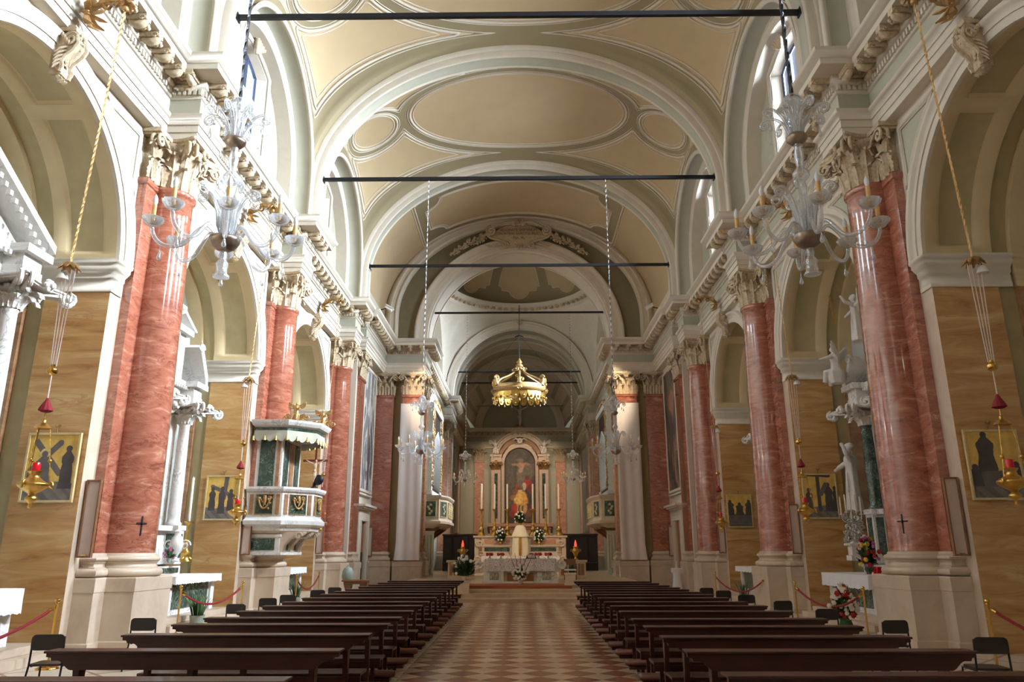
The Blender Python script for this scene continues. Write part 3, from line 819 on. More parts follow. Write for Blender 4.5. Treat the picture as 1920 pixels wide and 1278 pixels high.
def column_capital(r=.43, h=1.05):
    mb = MB()
    mb.lathe([(r*.98,0),(r*1.0,.3*h),(r*1.08,.55*h),(r*1.25,.76*h),(r*1.42,.85*h),(r*1.42,.88*h)], 24)
    for k in range(8):
        a = k*PI/4; acanthus(mb, (r*cos(a), r*sin(a), 0), (cos(a), sin(a)), h*.36, .155, .22)
    for k in range(8):
        a = (k+.5)*PI/4; acanthus(mb, (r*cos(a), r*sin(a), 0), (cos(a), sin(a)), h*.63, .165, .26)
    for k in range(4):
        a = (k+.5)*PI/2; ca, sa = cos(a), sin(a)
        acanthus(mb, (r*1.12*ca, r*1.12*sa, .35*h), (ca, sa), h*.28, .09, .2)
        for q in (-1, 1):
            # corner volutes
            t = (-sa*.075*q, ca*.075*q)
            cen = (.80, .74*h)
            pts = [(r*1.02, .5*h), (r*1.2, .68*h), (.70, .80*h), (.86, .86*h)]+[(cen[0]+(.135-.115*i/14)*cos(1.3-i*.62), cen[1]+(.135-.115*i/14)*sin(1.3-i*.62)) for i in range(15)]
            mb.tube([(p*ca+t[0], p*sa+t[1], z) for p, z in pts], [.035]*len(pts), 6)
    for k in range(4):
        a = k*PI/2; ca, sa = cos(a), sin(a)
        for q in (-1, 1):
            pts = [(.10, .5*h), (.16, .66*h)]+[(.13+(.085-.07*i/10)*cos(1.2-i*.65), .74*h+(.085-.07*i/10)*sin(1.2-i*.65)) for i in range(11)]
            mb.tube([((r*1.33)*ca-sa*q*u, (r*1.33)*sa+ca*q*u, z) for u, z in pts], .026, 5)
        for i in range(6): mb.ball((.60*ca-sa*.07*cos(i*1.05), .60*sa+ca*.07*cos(i*1.05), .9*h+.07*sin(i*1.05)), .055, 6, 4)
        mb.ball((.66*ca, .66*sa, .9*h), .06, 6, 5)
    def ab(sc):
        out = []
        for k in range(4):
            a = k*PI/2
            for i in range(9):
                t = -1+2*i/8
                u, v = .66*t*.97, .66-.16*(1-t*t)
                out.append((sc*(v*cos(a)-u*sin(a)), sc*(v*sin(a)+u*cos(a))))
        return out
    rows = [[(x, y, z*h) for x, y in ab(sc)] for sc, z in ((.93,.865),(.93,.91),(1.0,.94),(1.0,1.0))]
    for a, b in zip(rows, rows[1:]):
        n = len(a)
        mb.add(a+b, [(i, (i+1)%n, n+(i+1)%n, n+i) for i in range(n)], 0)
    mb.add(rows[0], [tuple(range(len(rows[0])))], 0); mb.add(rows[-1], [tuple(range(len(rows[-1])))], 0)
    return mb
def pilaster_capital(hw, d, h=1.05, n=3, side=True, back=-.3):
    """flat capital: x outward, half width hw, depth d"""
    mb = MB(); mb.box(back,d,-hw*.96,hw*.96,0,h*.86)
    for i in range(n+1):
        y = -hw+2*hw*i/n; acanthus(mb, (d,y*.97,0), (1,0), h*.37, hw/n*.85, .2)
    for i in range(n):
        y = -hw+2*hw*(i+.5)/n; acanthus(mb, (d,y,0), (1,0), h*.64, hw/n*.9, .25)
    if side:
        for q in (-1, 1):
            acanthus(mb, (d*.4,q*hw*.96,0), (0,q), h*.37, .1, .15); acanthus(mb, (d*.2,q*hw*.96,0), (0,q), h*.64, .1, .2)
    for q in (-1, 1):
        for o in (d+.06, d+.2):
            cy, cz = q*(hw+.06), .74*h
            pts = [(q*hw*.45,.55*h),(q*hw*.75,.78*h)]+[(cy+q*(.14-.12*i/14)*cos(1.9-i*.6), cz+(.14-.12*i/14)*sin(1.9-i*.6)) for i in range(15)]
            mb.tube([(o,y,z) for y, z in pts], .036, 6)
    for i in range(6): mb.ball((d+.14,.09*cos(i*1.05),.86*h+.09*sin(i*1.05)), .06, 6, 4)
    for i in range(7): mb.tube([(d+.16,0,.84*h),(d+.2,.2*sin((i-3)*.45),.84*h+.22*cos((i-3)*.45))], [.02,.035], 4)
    for sc, z0, z1 in ((.0,.865,.91),(.05,.91,1.0)): mb.box(back,d+.16+sc,-hw-.1-sc,hw+.1+sc,z0*h,z1*h)
    return mb
def arcp(c, r, a0, a1, n, sx=1.0): return [(c[0]+r*sx*cos(rad(a0+(a1-a0)*i/n)), c[1]+r*sin(rad(a0+(a1-a0)*i/n))) for i in range(n+1)]
ATTIC = [(.10,1.17)]+arcp((.10,1.245),.075,-90,90,8,1.1)+[(.10,1.335),(.08,1.34)]+arcp((.10,1.38),.04,-150,-215,4)+[(.085,1.415),(.085,1.43)]+arcp((.07,1.475),.045,-90,90,6,1.2)+[(.06,1.53),(.05,1.535),(.05,1.56),(.02,1.575)]
def make_column():
    t = thing('marble_column', '', 'column')
    mb = MB()
    PEDP = [(.03,0),(.03,.12),(0,.14),(0,.93),(.012,.935),(.012,1.15),(0,1.17),(-.5,1.17)]
    plan_sweep(mb, 1, [(-.248,-1.05),(.10,-1.05),(.10,-.70),(.61,-.70),(.61,.70),(.10,.70),(.10,1.05),(-.248,1.05)], PEDP, side=-1)
    mb.box(-.248,.095,-1.04,1.04,1.0,1.17); mb.box(-.248,.60,-.69,.69,1.0,1.168)
    mb.build('pedestal', M['white'], t)
    mb = MB()
    mb.lathe([(.50+o,z) for o, z in ATTIC]+[(.4,1.575)], 36)
    plan_sweep(mb, 1, [(-.248,-.88),(-.08,-.88),(-.08,.88),(-.248,.88)], ATTIC+[(-.1,1.575)], side=-1)
    mb.build('base', M['white'], t)
    mb = MB(); pr = []
    for i in range(15):
        u = i/14; pr.append((.515-.085*u**1.7, 1.575+(8.60-1.575)*u))
    pr += [(.46,8.62),(.485,8.66),(.485,8.72),(.46,8.75),(.43,8.76)]
    mb.lathe(pr, 48); mb.build('shaft', M['red'], t)
    mb = MB(); mb.box(-.248,-.08,-.88,.88,1.57,8.62)
    plan_sweep(mb, 1, [(-.248,-.88),(-.08,-.88),(-.08,.88),(-.248,.88)], [(0,8.60),(.03,8.62),(.045,8.66),(.045,8.72),(.02,8.75),(-.05,8.76)], side=-1)
    mb.build('pilaster_shaft', M['red'], t)
    c = column_capital(); c.v = [(x,y,z+8.75) for x,y,z in c.v]; c.build('capital', M['relief'], t, sharp=80)
    c = pilaster_capital(.86,-.08,n=5,back=-.248); c.v = [(x,y,z+8.75) for x,y,z in c.v]; c.build('pilaster_capital', M['relief'], t, sharp=80)
    return t
col0 = make_column()
CL = {(-1,2):'red marble column with pilaster nearest on the left, framed board leaning on its pilaster',
      (-1,3):'red marble column on the left that carries the canopied pulpit',
      (-1,4):'red marble column on the left, farther than the pulpit, next to the doorway',
      (1,2):'red marble column nearest on the right, beside the altar with red candle glasses',
      (1,3):'second red marble column from the front on the right, beyond the altar with silver candelabrum',
      (1,4):'third red marble column from the front on the right, beside the tall dark wall painting'}
first = True
for (s, i), lab in CL.items():
    loc = (s*7.27, CC[i], 0); rz = 0 if s < 0 else PI
    if first:
        col0.location = loc; col0.rotation_euler = (0,0,rz); col0['label'] = lab; col0['group'] = 'red marble nave columns'; first = False
    else: dup(col0, loc, lab, rz, 'red marble nave columns')

# pilasters at the ends of the last bay and on the end wall (x outward from the wall)
def pilaster(hw, d, lab, loc, rz, mshaft='red', grp='marble pilasters', ped=True, top=8.75, cap=True, z0=0.0, name='marble_pilaster', bk=.001):
    t = thing(name, lab, 'pilaster', loc, rz, grp)
    if ped:
        mb = MB()
        plan_sweep(mb, 1, [(bk,-hw-.17),(d+.17,-hw-.17),(d+.17,hw+.17),(bk,hw+.17)], [(.03,z0),(.03,z0+.12),(0,z0+.14),(0,.93),(.02,.935),(.02,1.15),(0,1.17),(-.5,1.17)], side=-1)
        mb.box(bk,d+.16,-hw-.16,hw+.16,1.0,1.168); mb.build('pedestal', M['white'], t)
    mb = MB(); plan_sweep(mb, 1, [(bk,-hw),(d,-hw),(d,hw),(bk,hw)], [(o*.8,z) for o, z in ATTIC]+[(-.05,1.575)], side=-1); mb.build('base', M['white'], t)
    mb = MB(); mb.box(bk,d,-hw,hw,1.57,top-.13)
    plan_sweep(mb, 1, [(bk,-hw),(d,-hw),(d,hw),(bk,hw)], [(0,top-.15),(.03,top-.13),(.045,top-.09),(.045,top-.03),(.0,top),(-.05,top+.01)], side=-1)
    mb.build('shaft', M[mshaft], t)
    if cap:
        c = pilaster_capital(hw, d, back=bk); c.v = [(x,y,z+top) for x,y,z in c.v]; c.build('capital', M['relief'], t, sharp=80)
    return t
for s in (-1, 1):
    sd = 'left' if s < 0 else 'right'
    rz = 0 if s < 0 else PI
    pilaster(.50, .12, 'flat red marble pilaster at the door side of the farthest %s column' % sd, (s*6.85, 31.32, 0), rz)
    pilaster(.42, .14, 'flat red marble pilaster in the %s corner of the nave end wall' % sd, (s*6.40, 35.1, 0), -PI/2, bk=-.138)
    pilaster(.47, .22, 'pilaster beside the %s of the chancel arch, its shaft hidden under a white cloth' % sd, (s*5.08, 35.1, 0), -PI/2, bk=-.138)
    pilaster(.42, .10, 'red marble pilaster lining the %s reveal of the chancel arch' % sd, (s*4.6, 36.1, 0), rz, 'pink', z0=.45)

# scroll consoles at the crowns of the side arches
def make_console():
    mb = MB()
    pts = [(.02,.72),(.22,.70),(.40,.62),(.44,.48),(.36,.34),(.22,.22),(.16,.10),(.18,-.02),(.16,-.12),(.05,-.16)]
    prof = [(p[0], p[1]) for p in pts]+[(-.05,-.16),(-.05,.72)]
    mb.prism(prof, lambda u, v: (u,-.17,v), lambda u, v: (u,.17,v))
    for q in (-1, 1):
        mb.tube([(u+.01, q*.17, v) for u, v in pts[1:-1]], .045, 6)
        mb.tube(spiral((.30,q*.19,.56),.15,.02,1.7,22,'xz',.5,1), .035, 6)
        mb.tube(spiral((.14,q*.18,.0),.10,.02,1.5,16,'xz',1.5,-1), .03, 6)
        for k in range(5): mb.tube([(.25-.02*k,q*.16,.40-.08*k),(.16-.02*k,q*.24,.34-.09*k),(.06,q*.26,.24-.08*k)], [.05,.045,.02], 5, flat=.6)
        for k in range(4): mb.ball((.12+.05*k,q*.2,.66-.06*k), .055, 6, 4)
    acanthus(mb, (.2,0,.05), (1,0), .38, .12, .16)
    mb.box(-.05,.40,-.22,.22,.72,.80); mb.box(-.05,.36,-.19,.19,.80,.86)
    for k in range(6): mb.ball((.42,.08*cos(k*1.05),.62+.08*sin(k*1.05)), .05, 6, 4)
    for q in (-1,0,1): mb.tube([(.08,q*.06,-.14),(.14,q*.09,-.22),(.2,q*.10,-.2)], [.05,.05,.02], 5)
    return mb.build('keystone_console', M['relief'], sharp=45)
con = make_console(); n = 0
BN = {10.375:'nearest', 18.025:'middle', 25.675:'farthest'}
for s in (-1, 1):
    for yc in BC:
        o = con if n == 0 else con.copy()
        if n: COL.objects.link(o)
        n += 1
        o.location = (s*7.46, yc, 9.08); o.scale = (.8,.72,.88); o.rotation_euler = (0,0,0 if s < 0 else PI)
        tag(o, 'carved scroll console at the crown of the %s side arch on the %s' % (BN[yc], SIDE[s]), 'console', 'scroll consoles of the side arches', 'thing')
# ================================================================== the chancel
def chancel_shell():
    for s in (-1, 1):
        mb = MB(); q = lambda x, y, z: (s*x, y, z)
        mb.quad(q(5.25,36.9,0), q(5.25,48.9,0), q(5.25,48.9,9.9), q(5.25,36.9,9.9), 1)
        mb.quad(q(4.6,37.1,0), q(5.25,37.1,0), q(5.25,37.1,9.9), q(4.6,37.1,9.9), 1)
        mb.quad(q(4.67,48.9,0), q(5.25,48.9,0), q(5.25,48.9,9.9), q(4.67,48.9,9.9), 1)
        mb.quad(q(4.67,48.9,0), q(4.67,52.3,0), q(4.67,52.3,9.9), q(4.67,48.9,9.9), 1)
        mb.quad(q(4.67,52.3,0), q(4.9,52.3,0), q(4.9,52.3,9.9), q(4.67,52.3,9.9), 1)
        mb.quad(q(4.9,52.3,0), q(4.9,62.35,0), q(4.9,62.35,9.9), q(4.9,52.3,9.9), 1)
        # raised panels on the apse side walls
        for a, b in ((53.6,56.2),(57.6,60.4)):
            mb.tube([q(4.88,a,2.9), q(4.88,b,2.9), q(4.88,b,9.0), q(4.88,a,9.0)], .07, 4, 0, closed=True)
        # side wall arch over the crossing with a lunette window opening
        yc = 43.0; R = 4.3; Z0 = 11.9
        arc_x(mb, s, yc, Z0, [(4.62,5.1),(4.62,5.0),(4.3,4.98),(4.28,5.6)], down=11.4)
        mb.quad(q(5.6,37.1,11.4), q(5.6,48.9,11.4), q(5.6,48.9,12.6), q(5.6,37.1,12.6), 1)
        for a, b, z0, z1 in ((37.1,41.5,12.6,17),(44.5,48.9,12.6,17),(41.5,44.5,15.3,17)):
            mb.quad(q(5.6,a,z0), q(5.6,b,z0), q(5.6,b,z1), q(5.6,a,z1), 1)
        for a, b in ((41.5,41.9),(44.5,44.1)): mb.quad(q(5.6,a,12.6), q(6.2,b,12.6), q(6.2,b,15.3), q(5.6,a,15.3), 0)
        mb.quad(q(5.6,41.5,12.6), q(6.2,41.9,12.6), q(6.2,44.1,12.6), q(5.6,44.5,12.6), 0)
        mb.quad(q(5.6,41.5,15.3), q(6.2,41.9,15.3), q(6.2,44.1,15.3), q(5.6,44.5,15.3), 0)
        # apse clerestory walls with windows
        mb.quad(q(4.9,49,11.4), q(4.9,62.3,11.4), q(4.9,62.3,12.4), q(4.9,49,12.4), 1)
        for a, b, z0, z1 in ((49,53.9,12.4,17),(56.3,62.3,12.4,17),(53.9,56.3,14.6,17)):
            mb.quad(q(4.9,a,z0), q(4.9,b,z0), q(4.9,b,z1), q(4.9,a,z1), 1)
        mb.build('wall_%s_chancel' % SIDE[s], [M['stucco'], M['sage']], kind='structure')
        for yc, hw, x, z0, z1 in ((43.0,1.12,6.2,12.6,15.3),(55.1,1.2,5.0,12.4,14.6)):
            WIN[0] += 1
            daylight(s, yc, (z0+z1)/2+.9, x+1.2, hw*2, z1-z0, WATT[s]*((1.3 if s > 0 else .8) if x > 6 else .12), SKYC[s], 34)
            w = tag(bpy.data.objects.new('window_%d' % WIN[0], None), kind='structure'); COL.objects.link(w); w.location = (s*x, yc, 0)
            mb = MB(); mb.quad((0,-hw,z0),(0,hw,z0),(0,hw,z1),(0,-hw,z1)); mb.build('window_pane', PANE[s], w, 'structure')
            mb = MB()
            for y in (-hw,-hw/3,hw/3,hw): mb.box(-.06,.06,y-.03,y+.03,z0,z1)
            for z in (z0,(z0+z1)/2,z1): mb.box(-.06,.06,-hw,hw,z-.03,z+.03)
            mb.build('window_frame', M['winframe'], w, 'structure')
    # far crossing arch, second arch and the barrel between
    mb = MB(); Z0, R = 11.75, 4.42
    for Y, ro in ((48.9, 8), ):
        n = 48
        pts = [(R*cos(PI*i/n), Z0+R*sin(PI*i/n)) for i in range(n+1)]
        for a, b in zip(pts, pts[1:]): mb.quad((a[0],Y,a[1]), (b[0],Y,b[1]), (b[0],Y,17.4), (a[0],Y,17.4), 1)
        for s in (-1, 1): mb.quad((s*R,Y,11.4), (s*6,Y,11.4), (s*6,Y,17.4), (s*R,Y,17.4), 1)
    arc_y(mb, Z0, R, R, [(0,48.9),(0,48.78),(.12,48.76),(.12,48.72),(.34,48.72),(.36,48.64),(.48,48.62),(.52,48.9)], down=11.4)
    arc_y(mb, Z0, R, R, [(0,48.9),(-.06,48.95),(-.06,49.1),(0,49.15),(0,50.1),(.14,50.15),(.14,51.0),(0,51.05),(0,51.9),(-.06,51.95),(-.06,52.2),(0,52.3),(.3,52.35)], down=11.4, mlist=[0,0,0,1,0,0,0,1,0,0,0,0])
    arc_y(mb, Z0, R+.3, R+.12, [(0,52.35),(0,57.2)], down=11.4)
    for y in (54.0, 54.35, 56.4): arc_y(mb, Z0, R+.3, R+.12, [(.02,y-.06),(-.07,y-.03),(-.07,y+.03),(.02,y+.06)], down=11.4)
    arc_y(mb, Z0, R+.3, R+.12, [(0,54.4),(-.015,54.42),(-.015,56.3),(0,56.32)], m=1, down=11.4)
    arc_y(mb, Z0, R, R-.3, [(.75,57.2),(0,57.2),(-.05,57.25),(-.05,57.4),(0,57.45),(0,57.9),(-.2,57.95)], down=11.4)
    # keystone mask over the far crossing arch
    for k in range(7): mb.ball((.16*cos(k*.9), 48.6, 16.55+.14*sin(k*.9)), .10, 6, 4, 2)
    mb.tube([(-.2,48.6,16.75),(0,48.5,16.9),(.2,48.6,16.75)], .07, 5, 2)
    mb.build('ceiling_chancel_vaults', [M['stucco'], M['sage'], M['relief']], kind='structure')
    # fan vault over the apse: cream and sage rays
    mb = MB(); n = 90; rows = []
    for i in range(n+1):
        a = PI*i/n; rows.append([((R-.2)*cos(a), 57.9, Z0+(R-.5)*sin(a)), (3.95*cos(a), 60.2, 11.6+3.72*sin(a)), (3.72*cos(a), 62.15, 11.45+3.6*sin(a))])
    b = len(mb.v); mb.add([p for r in rows for p in r], [], 0)
    for i in range(n):
        ray = (i % 10) < 3
        for j in range(2):
            mb.f.append([b+i*3+j, b+(i+1)*3+j, b+(i+1)*3+j+1, b+i*3+j+1]); mb.mi.append(1 if ray else 0); mb.sm.append(True)
    mb.build('ceiling_apse_fan', [M['stucco'], M['sage']], kind='structure')
    # back wall with arched niche
    mb = MB(); mb.box(-4.9,4.9,62.3,62.6,0,17,1)
    arc_y(mb, 11.45, 3.1, 3.1, [(0,62.3),(0,62.12),(.12,62.10),(.12,62.06),(.42,62.06),(.46,62.0),(.62,61.98),(.66,62.3)], down=11.4, mlist=[0,0,0,0,0,0,0])
    mb.build('wall_apse', [M['stucco'], M['sage']], kind='structure')
    # pendentives, ring cornice and dome over the crossing
    mb = MB(); yc, hx, hy, RR, ZR = 43.0, 5.0, 5.9, 4.75, 16.9
    def bound(a):
        c, s_ = cos(a), sin(a)
        k = min(hx/abs(c) if abs(c) > 1e-6 else 1e9, hy/abs(s_) if abs(s_) > 1e-6 else 1e9)
        x, y = k*c, k*s_
        if abs(abs(x)-hx) < 1e-4: r = 4.62; t = y; z0 = 11.9
        else: r = 4.94; t = x; z0 = 11.72
        return x, y, z0+math.sqrt(max(0, r*r-t*t))
    na, nt_ = 144, 10; rows = []
    for i in range(na+1):
        a = 2*PI*i/na; x, y, z = bound(a); r = []
        for j in range(nt_+1):
            t = j/nt_; bl = sin(PI*t)*.12*max(0, ZR-z)
            px, py, pz = lerp(x, RR*cos(a), t), lerp(y, RR*sin(a), t), lerp(z, ZR, t)
            k = 1+bl/math.hypot(px, py)
            r.append((px*k, yc+py*k, pz+bl*.5))
        rows.append(r)
    mb.strip(rows, 1)
    ringp = [(4.75,16.82),(4.70,16.86),(4.66,16.95),(4.60,17.0),(4.60,17.12),(4.38,17.16),(4.34,17.28),(4.22,17.36),(4.22,17.44),(4.62,17.46)]
    mb.T = Matrix.Translation((0,yc,0)); mb.lathe(ringp, 96, 0, cap=False)
    for k in range(64):
        a = 2*PI*k/64
        mb.T = Matrix.Translation((4.48*cos(a), yc+4.48*sin(a), 0)) @ Matrix.Rotation(a, 4, 'Z')
        mb.box(-.12,.12,-.1,.1,17.0,17.16,2)
    mb.at()
    mb.build('ceiling_crossing', [M['stucco'], M['stucco'], M['relief']], kind='structure')
    mb = MB(); vs = []; pv = []; na, nt_ = 240, 40
    for j in range(nt_+1):
        t = j/nt_*PI/2
        for i in range(na):
            a = 2*PI*i/na; r = 4.62*cos(t); z = 17.46+3.4*sin(t)
            vs.append((r*cos(a), yc+r*sin(a), z))
            # eight lobed panels
            w = ((a-PI/8*0)/(PI/4)+.5) % 1-.5; u = w*PI/4*max(.4, cos(t))*4.62; h = t*4.2
            hwid = (PI/8*cos(t)*4.62)-.36
            d = min(hwid*.82-abs(u), h-1.15)
            d = max(d, .62-math.hypot(u, (h-1.15)), min(hwid-abs(u), h-1.45))
            pv.append(d)
    mb.add(vs, [(j*na+i, j*na+(i+1)%na, (j+1)*na+(i+1)%na, (j+1)*na+i) for j in range(nt_) for i in range(na)], 0, True)
    mb.attr = {'paint': pv}
    mb.build('ceiling_dome', M['vault'], kind='structure', sharp=80)
chancel_shell()
for s in (-1, 1):
    sd = SIDE[s]; rz = 0 if s < 0 else PI
    pilaster(.46, .12, 'tall pink marble pilaster on the %s of the far chancel arch, past the balcony' % sd, (s*4.67, 49.7, 0), rz, 'pink', 'chancel pilasters', z0=.45)
    pilaster(.26, .12, 'pink marble pilaster facing the nave on the %s, beyond the chancel balcony' % sd, (s*4.97, 48.9, 0), -PI/2, 'pink', 'chancel pilasters', z0=.45)
    pilaster(.38, .16, 'pink marble pilaster on the apse wall, %s of the altarpiece' % sd, (s*3.33, 62.3, 0), -PI/2, 'pink', 'apse pilasters', z0=.45)
    pilaster(.30, .10, 'narrow pink marble pilaster in the %s far corner of the apse' % sd, (s*4.9, 61.2, 0), rz, 'pink', 'apse corner pilasters', z0=.45)
# ================================================================== furniture of the nave
# ---- tie rods
for y, lab in ((14.2,'black iron tie rod nearest the camera, across the first vault rib'),(21.85,'black iron tie rod that carries the two middle glass chandeliers'),
               (29.5,'black iron tie rod in front of the inscribed cartouche'),(36.0,'black iron tie rod under the chancel arch, carrying the far chandeliers'),
               (49.0,'thin iron tie rod across the chancel, upper of the pair behind the gilded canopy'),(52.4,'thin iron tie rod across the chancel, lower of the pair behind the gilded canopy')):
    mb = MB(); hw = 6.33 if y < 31 else 4.40; r = .055 if y < 31 else .045
    mb.box(-hw,hw,-r*.8,r*.8,-r,r)
    for q in (-1, 1): mb.box(q*hw-.05,q*hw+.05,-.09,.09,-.09,.09)
    o = mb.build('tie_rod', M['iron']); o.location = (0,y,13.18); tag(o, lab, 'tie rod', 'iron tie rods', 'thing')
mb = MB(); mb.tube([(-4.7,0,0),(4.7,0,0)], .02, 5); o = mb.build('wire', M['iron']); o.location = (0,60.6,13.05)
tag(o, 'thin wire stretched across the apse below the gilded canopy', 'wire', None, 'thing')

# ---- pews
def ogee_board(L, z0, z1, y0, y1, cut):
    h = z1-z0; prof = []
    for sgn in (1, -1):
        pts = [(L/2, z1),(L/2, z1-.03),(L/2-.04, z1-.035),(L/2-.05, z1-.06)]
        pts += [(L/2-.05-cut*(.15+.85*(i/8)), z1-.06-(h-.07)*(i/8)+.015*sin(i/8*2*PI)) for i in range(9)]
        prof += [(sgn*x, z) for x, z in (pts if sgn > 0 else pts[::-1])]
    mb = MB(); mb.prism(prof, lambda u, v: (u,y0,v), lambda u, v: (u,y1,v)); return mb
def make_pew(L=2.5):
    t = thing('pew', '', 'pew')
    ogee_board(L, .625, .768, -.12, -.07, .20).build('backrest', M['wood'], t)
    mb = MB(); mb.box(-L/2-.01,L/2+.01,-.15,.06,.768,.788)
    mb.build('book_rest', M['wood'], t, bevel=.006)
    mb = MB(); mb.box(-L/2+.1,L/2-.1,.06,.40,.37,.40); mb.box(-L/2+.1,L/2-.1,.06,.09,.30,.37); mb.build('seat', M['wood'], t, bevel=.006)
    mb = MB(); mb.lathe([(0,-L/2),(.04,-L/2),(.055,-L/2+.03),(.055,L/2-.03),(.04,L/2),(0,L/2)], 12)
    k = MB(); k.add([(z, y*1.9-.36, x*.8+.17) for x, y, z in mb.v], mb.f, 0, True); k.build('kneeler_pad', M['pad'], t)
    mb = MB(); mb.box(-L/2+.05,L/2-.05,-.44,-.28,.09,.125); mb.build('kneeler_board', M['wood'], t)
    for x in (-L/2+.24, -.03, L/2-.24):
        mb = MB()
        pts = [(-.07,.765),(.05,.765),(.05,.60),(.035,.45),(.02,.34),(.03,.2),(.06,.0),(-.02,.0),(-.035,.2),(-.02,.34),(-.05,.50)]
        mb.prism(pts, lambda u, v, x=x: (x-.025,u,v), lambda u, v, x=x: (x+.025,u,v))
        mb.box(x-.02,x+.02,-.42,.40,.05,.09); mb.box(x-.022,x+.022,.33,.38,0,.37); mb.box(x-.02,x+.02,-.43,-.38,0,.10); mb.box(x-.02,x+.02,.0,.38,.33,.37)
        mb.build('leg', M['wood'], t)
    for y, z in ((0,.24),(.35,.16)):
        mb = MB(); mb.box(-L/2+.24,L/2-.24,y-.015,y+.015,z-.02,z+.02); mb.build('stretcher', M['wood'], t)
    return t
ORD = ['first','second','third','fourth','fifth','sixth','seventh','eighth','ninth','tenth','eleventh','twelfth','thirteenth','fourteenth','fifteenth','sixteenth']
PL = [5.40,6.93,8.18,9.28,10.15,11.23,12.27,13.2,14.32,15.5,16.55,17.5,18.75,19.8,20.95,22.3]
PR = [5.60,6.86,7.93,8.96,9.9,11.1,12.15,13.1,14.16,15.2,16.1,17.15,18.0,19.1,20.35,21.55]
pew0 = make_pew(); first = True
for side, ys, x0, w in ((-1, PL, -2.80, 1.0), (1, PR, 2.60, .96)):
    for i, y in enumerate(ys):
        k = len(ys)-1-i
        lab = 'dark wooden pew %s of the aisle, %s row counted from the altar' % (SIDE[side], ORD[k])
        xx = x0+(.12*(i/15) if side < 0 else -.10*(i/15)); ww = w*(1-.14*(i/15)**2)
        if first: pew0.location = (xx,y,0); pew0['label'] = lab; pew0['group'] = 'dark wooden pews'; first = False
        else: dup(pew0, (xx,y,0), lab, 0.0, 'dark wooden pews', (ww,1,1))

# ---- brown chairs at the outer ends of the pews
def rr(w, h, r, n=5):
    out = []
    for cx, cz, a0 in ((w-r,h-r,0),(-w+r,h-r,PI/2),(-w+r,-h+r,PI),(w-r,-h+r,1.5*PI)):
        for i in range(n+1): a = a0+PI/2*i/n; out.append((cx+r*cos(a), cz+r*sin(a)))
    return out
def make_chair():
    t = thing('chair', '', 'chair')
    mb = MB(); pl = rr(.175,.085,.05)
    rows = []
    for d in (0,.012): rows.append([(u, .17+d-.12*(v+.085)*.3+.25*u*u*-1+.02, .61+v) for u, v in pl])
    n = len(pl)
    mb.add(rows[0]+rows[1], [tuple(range(n)), tuple(range(n,2*n))]+[(i,(i+1)%n,n+(i+1)%n,n+i) for i in range(n)])
    k = MB(); k.add([(x,-y,z) for x, y, z in mb.v], mb.f); k.build('backrest', M['blackm'], t, bevel=.004)
    mb = MB(); pl = rr(.18,.18,.06); mb.prism(pl, lambda u, v: (u,v,.355), lambda u, v: (u,v,.38)); mb.build('seat', M['blackm'], t, bevel=.006)
    for q in (-1, 1):
        mb = MB(); mb.tube([(q*.165,-.17,.67),(q*.175,-.16,.36),(q*.19,-.25,.0)], .011, 6); mb.build('leg', M['iron'], t)
        mb = MB(); mb.tube([(q*.165,-.12,.35),(q*.18,.16,.35),(q*.195,.2,0)], .011, 6); mb.build('leg', M['iron'], t)
    mb = MB(); mb.tube([(-.18,-.2,.16),(.18,-.2,.16)], .008, 5); mb.build('stretcher', M['iron'], t)
    return t
chair0 = make_chair(); first = True
for side, pts in ((-1, [(-5.40,9.23,.15),(-5.34,11.38,.05),(-5.08,14.28,-.05),(-5.10,16.02,.1),(-5.02,17.16,0),(-4.93,19.22,.1),(-4.81,20.59,-.1)]),
                  (1, [(5.07,8.85,-.1),(5.0,10.89,.05),(4.90,12.93,0),(4.86,14.94,.12),(4.78,16.89,-.05),(4.75,18.66,0),(4.65,19.97,.1)])):
    for i, (x, y, r) in enumerate(pts):
        lab = 'brown chair at the outer ends of the %s pews, %s chair from the entrance' % (SIDE[side], ORD[i])
        if first: chair0.location = (x,y,0); chair0.rotation_euler = (0,0,r); chair0['label'] = lab; chair0['group'] = 'brown side chairs'; first = False
        else: dup(chair0, (x,y,0), lab, r, 'brown side chairs')

# ---- brass stanchions and red ropes
def make_stanchion():
    t = thing('stanchion', '', 'stanchion')
    mb = MB(); mb.lathe([(0,0),(.15,0),(.15,.015),(.11,.035),(.03,.05),(.022,.08)], 24); mb.build('base', M['brass'], t)
    mb = MB(); mb.lathe([(.017,.05),(.017,.86),(.026,.87),(.026,.885),(.015,.89)], 12); mb.build('pole', M['brass'], t)
    mb = MB(); mb.ball((0,0,.915), .036, 14, 10); mb.build('ball_top', M['brass'], t)
    return t
st0 = make_stanchion(); first = True
SP = [(-6.72,11.4,'brass stanchion in front of the nearest pedestal on the left'),(-6.80,15.7,'brass stanchion beside the draped side altar on the left'),
      (-6.40,18.05,'brass stanchion left, in front of the pedestal below the pulpit'),(-6.55,22.9,'brass stanchion left, just past the pulpit beside the spiky plant'),(-6.7,26.0,'farthest brass stanchion on the left, before the last column pedestal'),
      (6.40,14.78,'brass stanchion standing among the red and white roses before the right altar'),(6.45,11.0,'brass stanchion in front of the nearest pedestal on the right'),(6.05,17.4,'brass stanchion right, standing before the second column pedestal'),(6.1,24.6,'farthest brass stanchion on the right, by the third column')]
for x, y, lab in SP:
    if first: st0.location = (x,y,0); st0['label'] = lab; st0['group'] = 'brass stanchions'; first = False
    else: dup(st0, (x,y,0), lab, 0.0, 'brass stanchions')
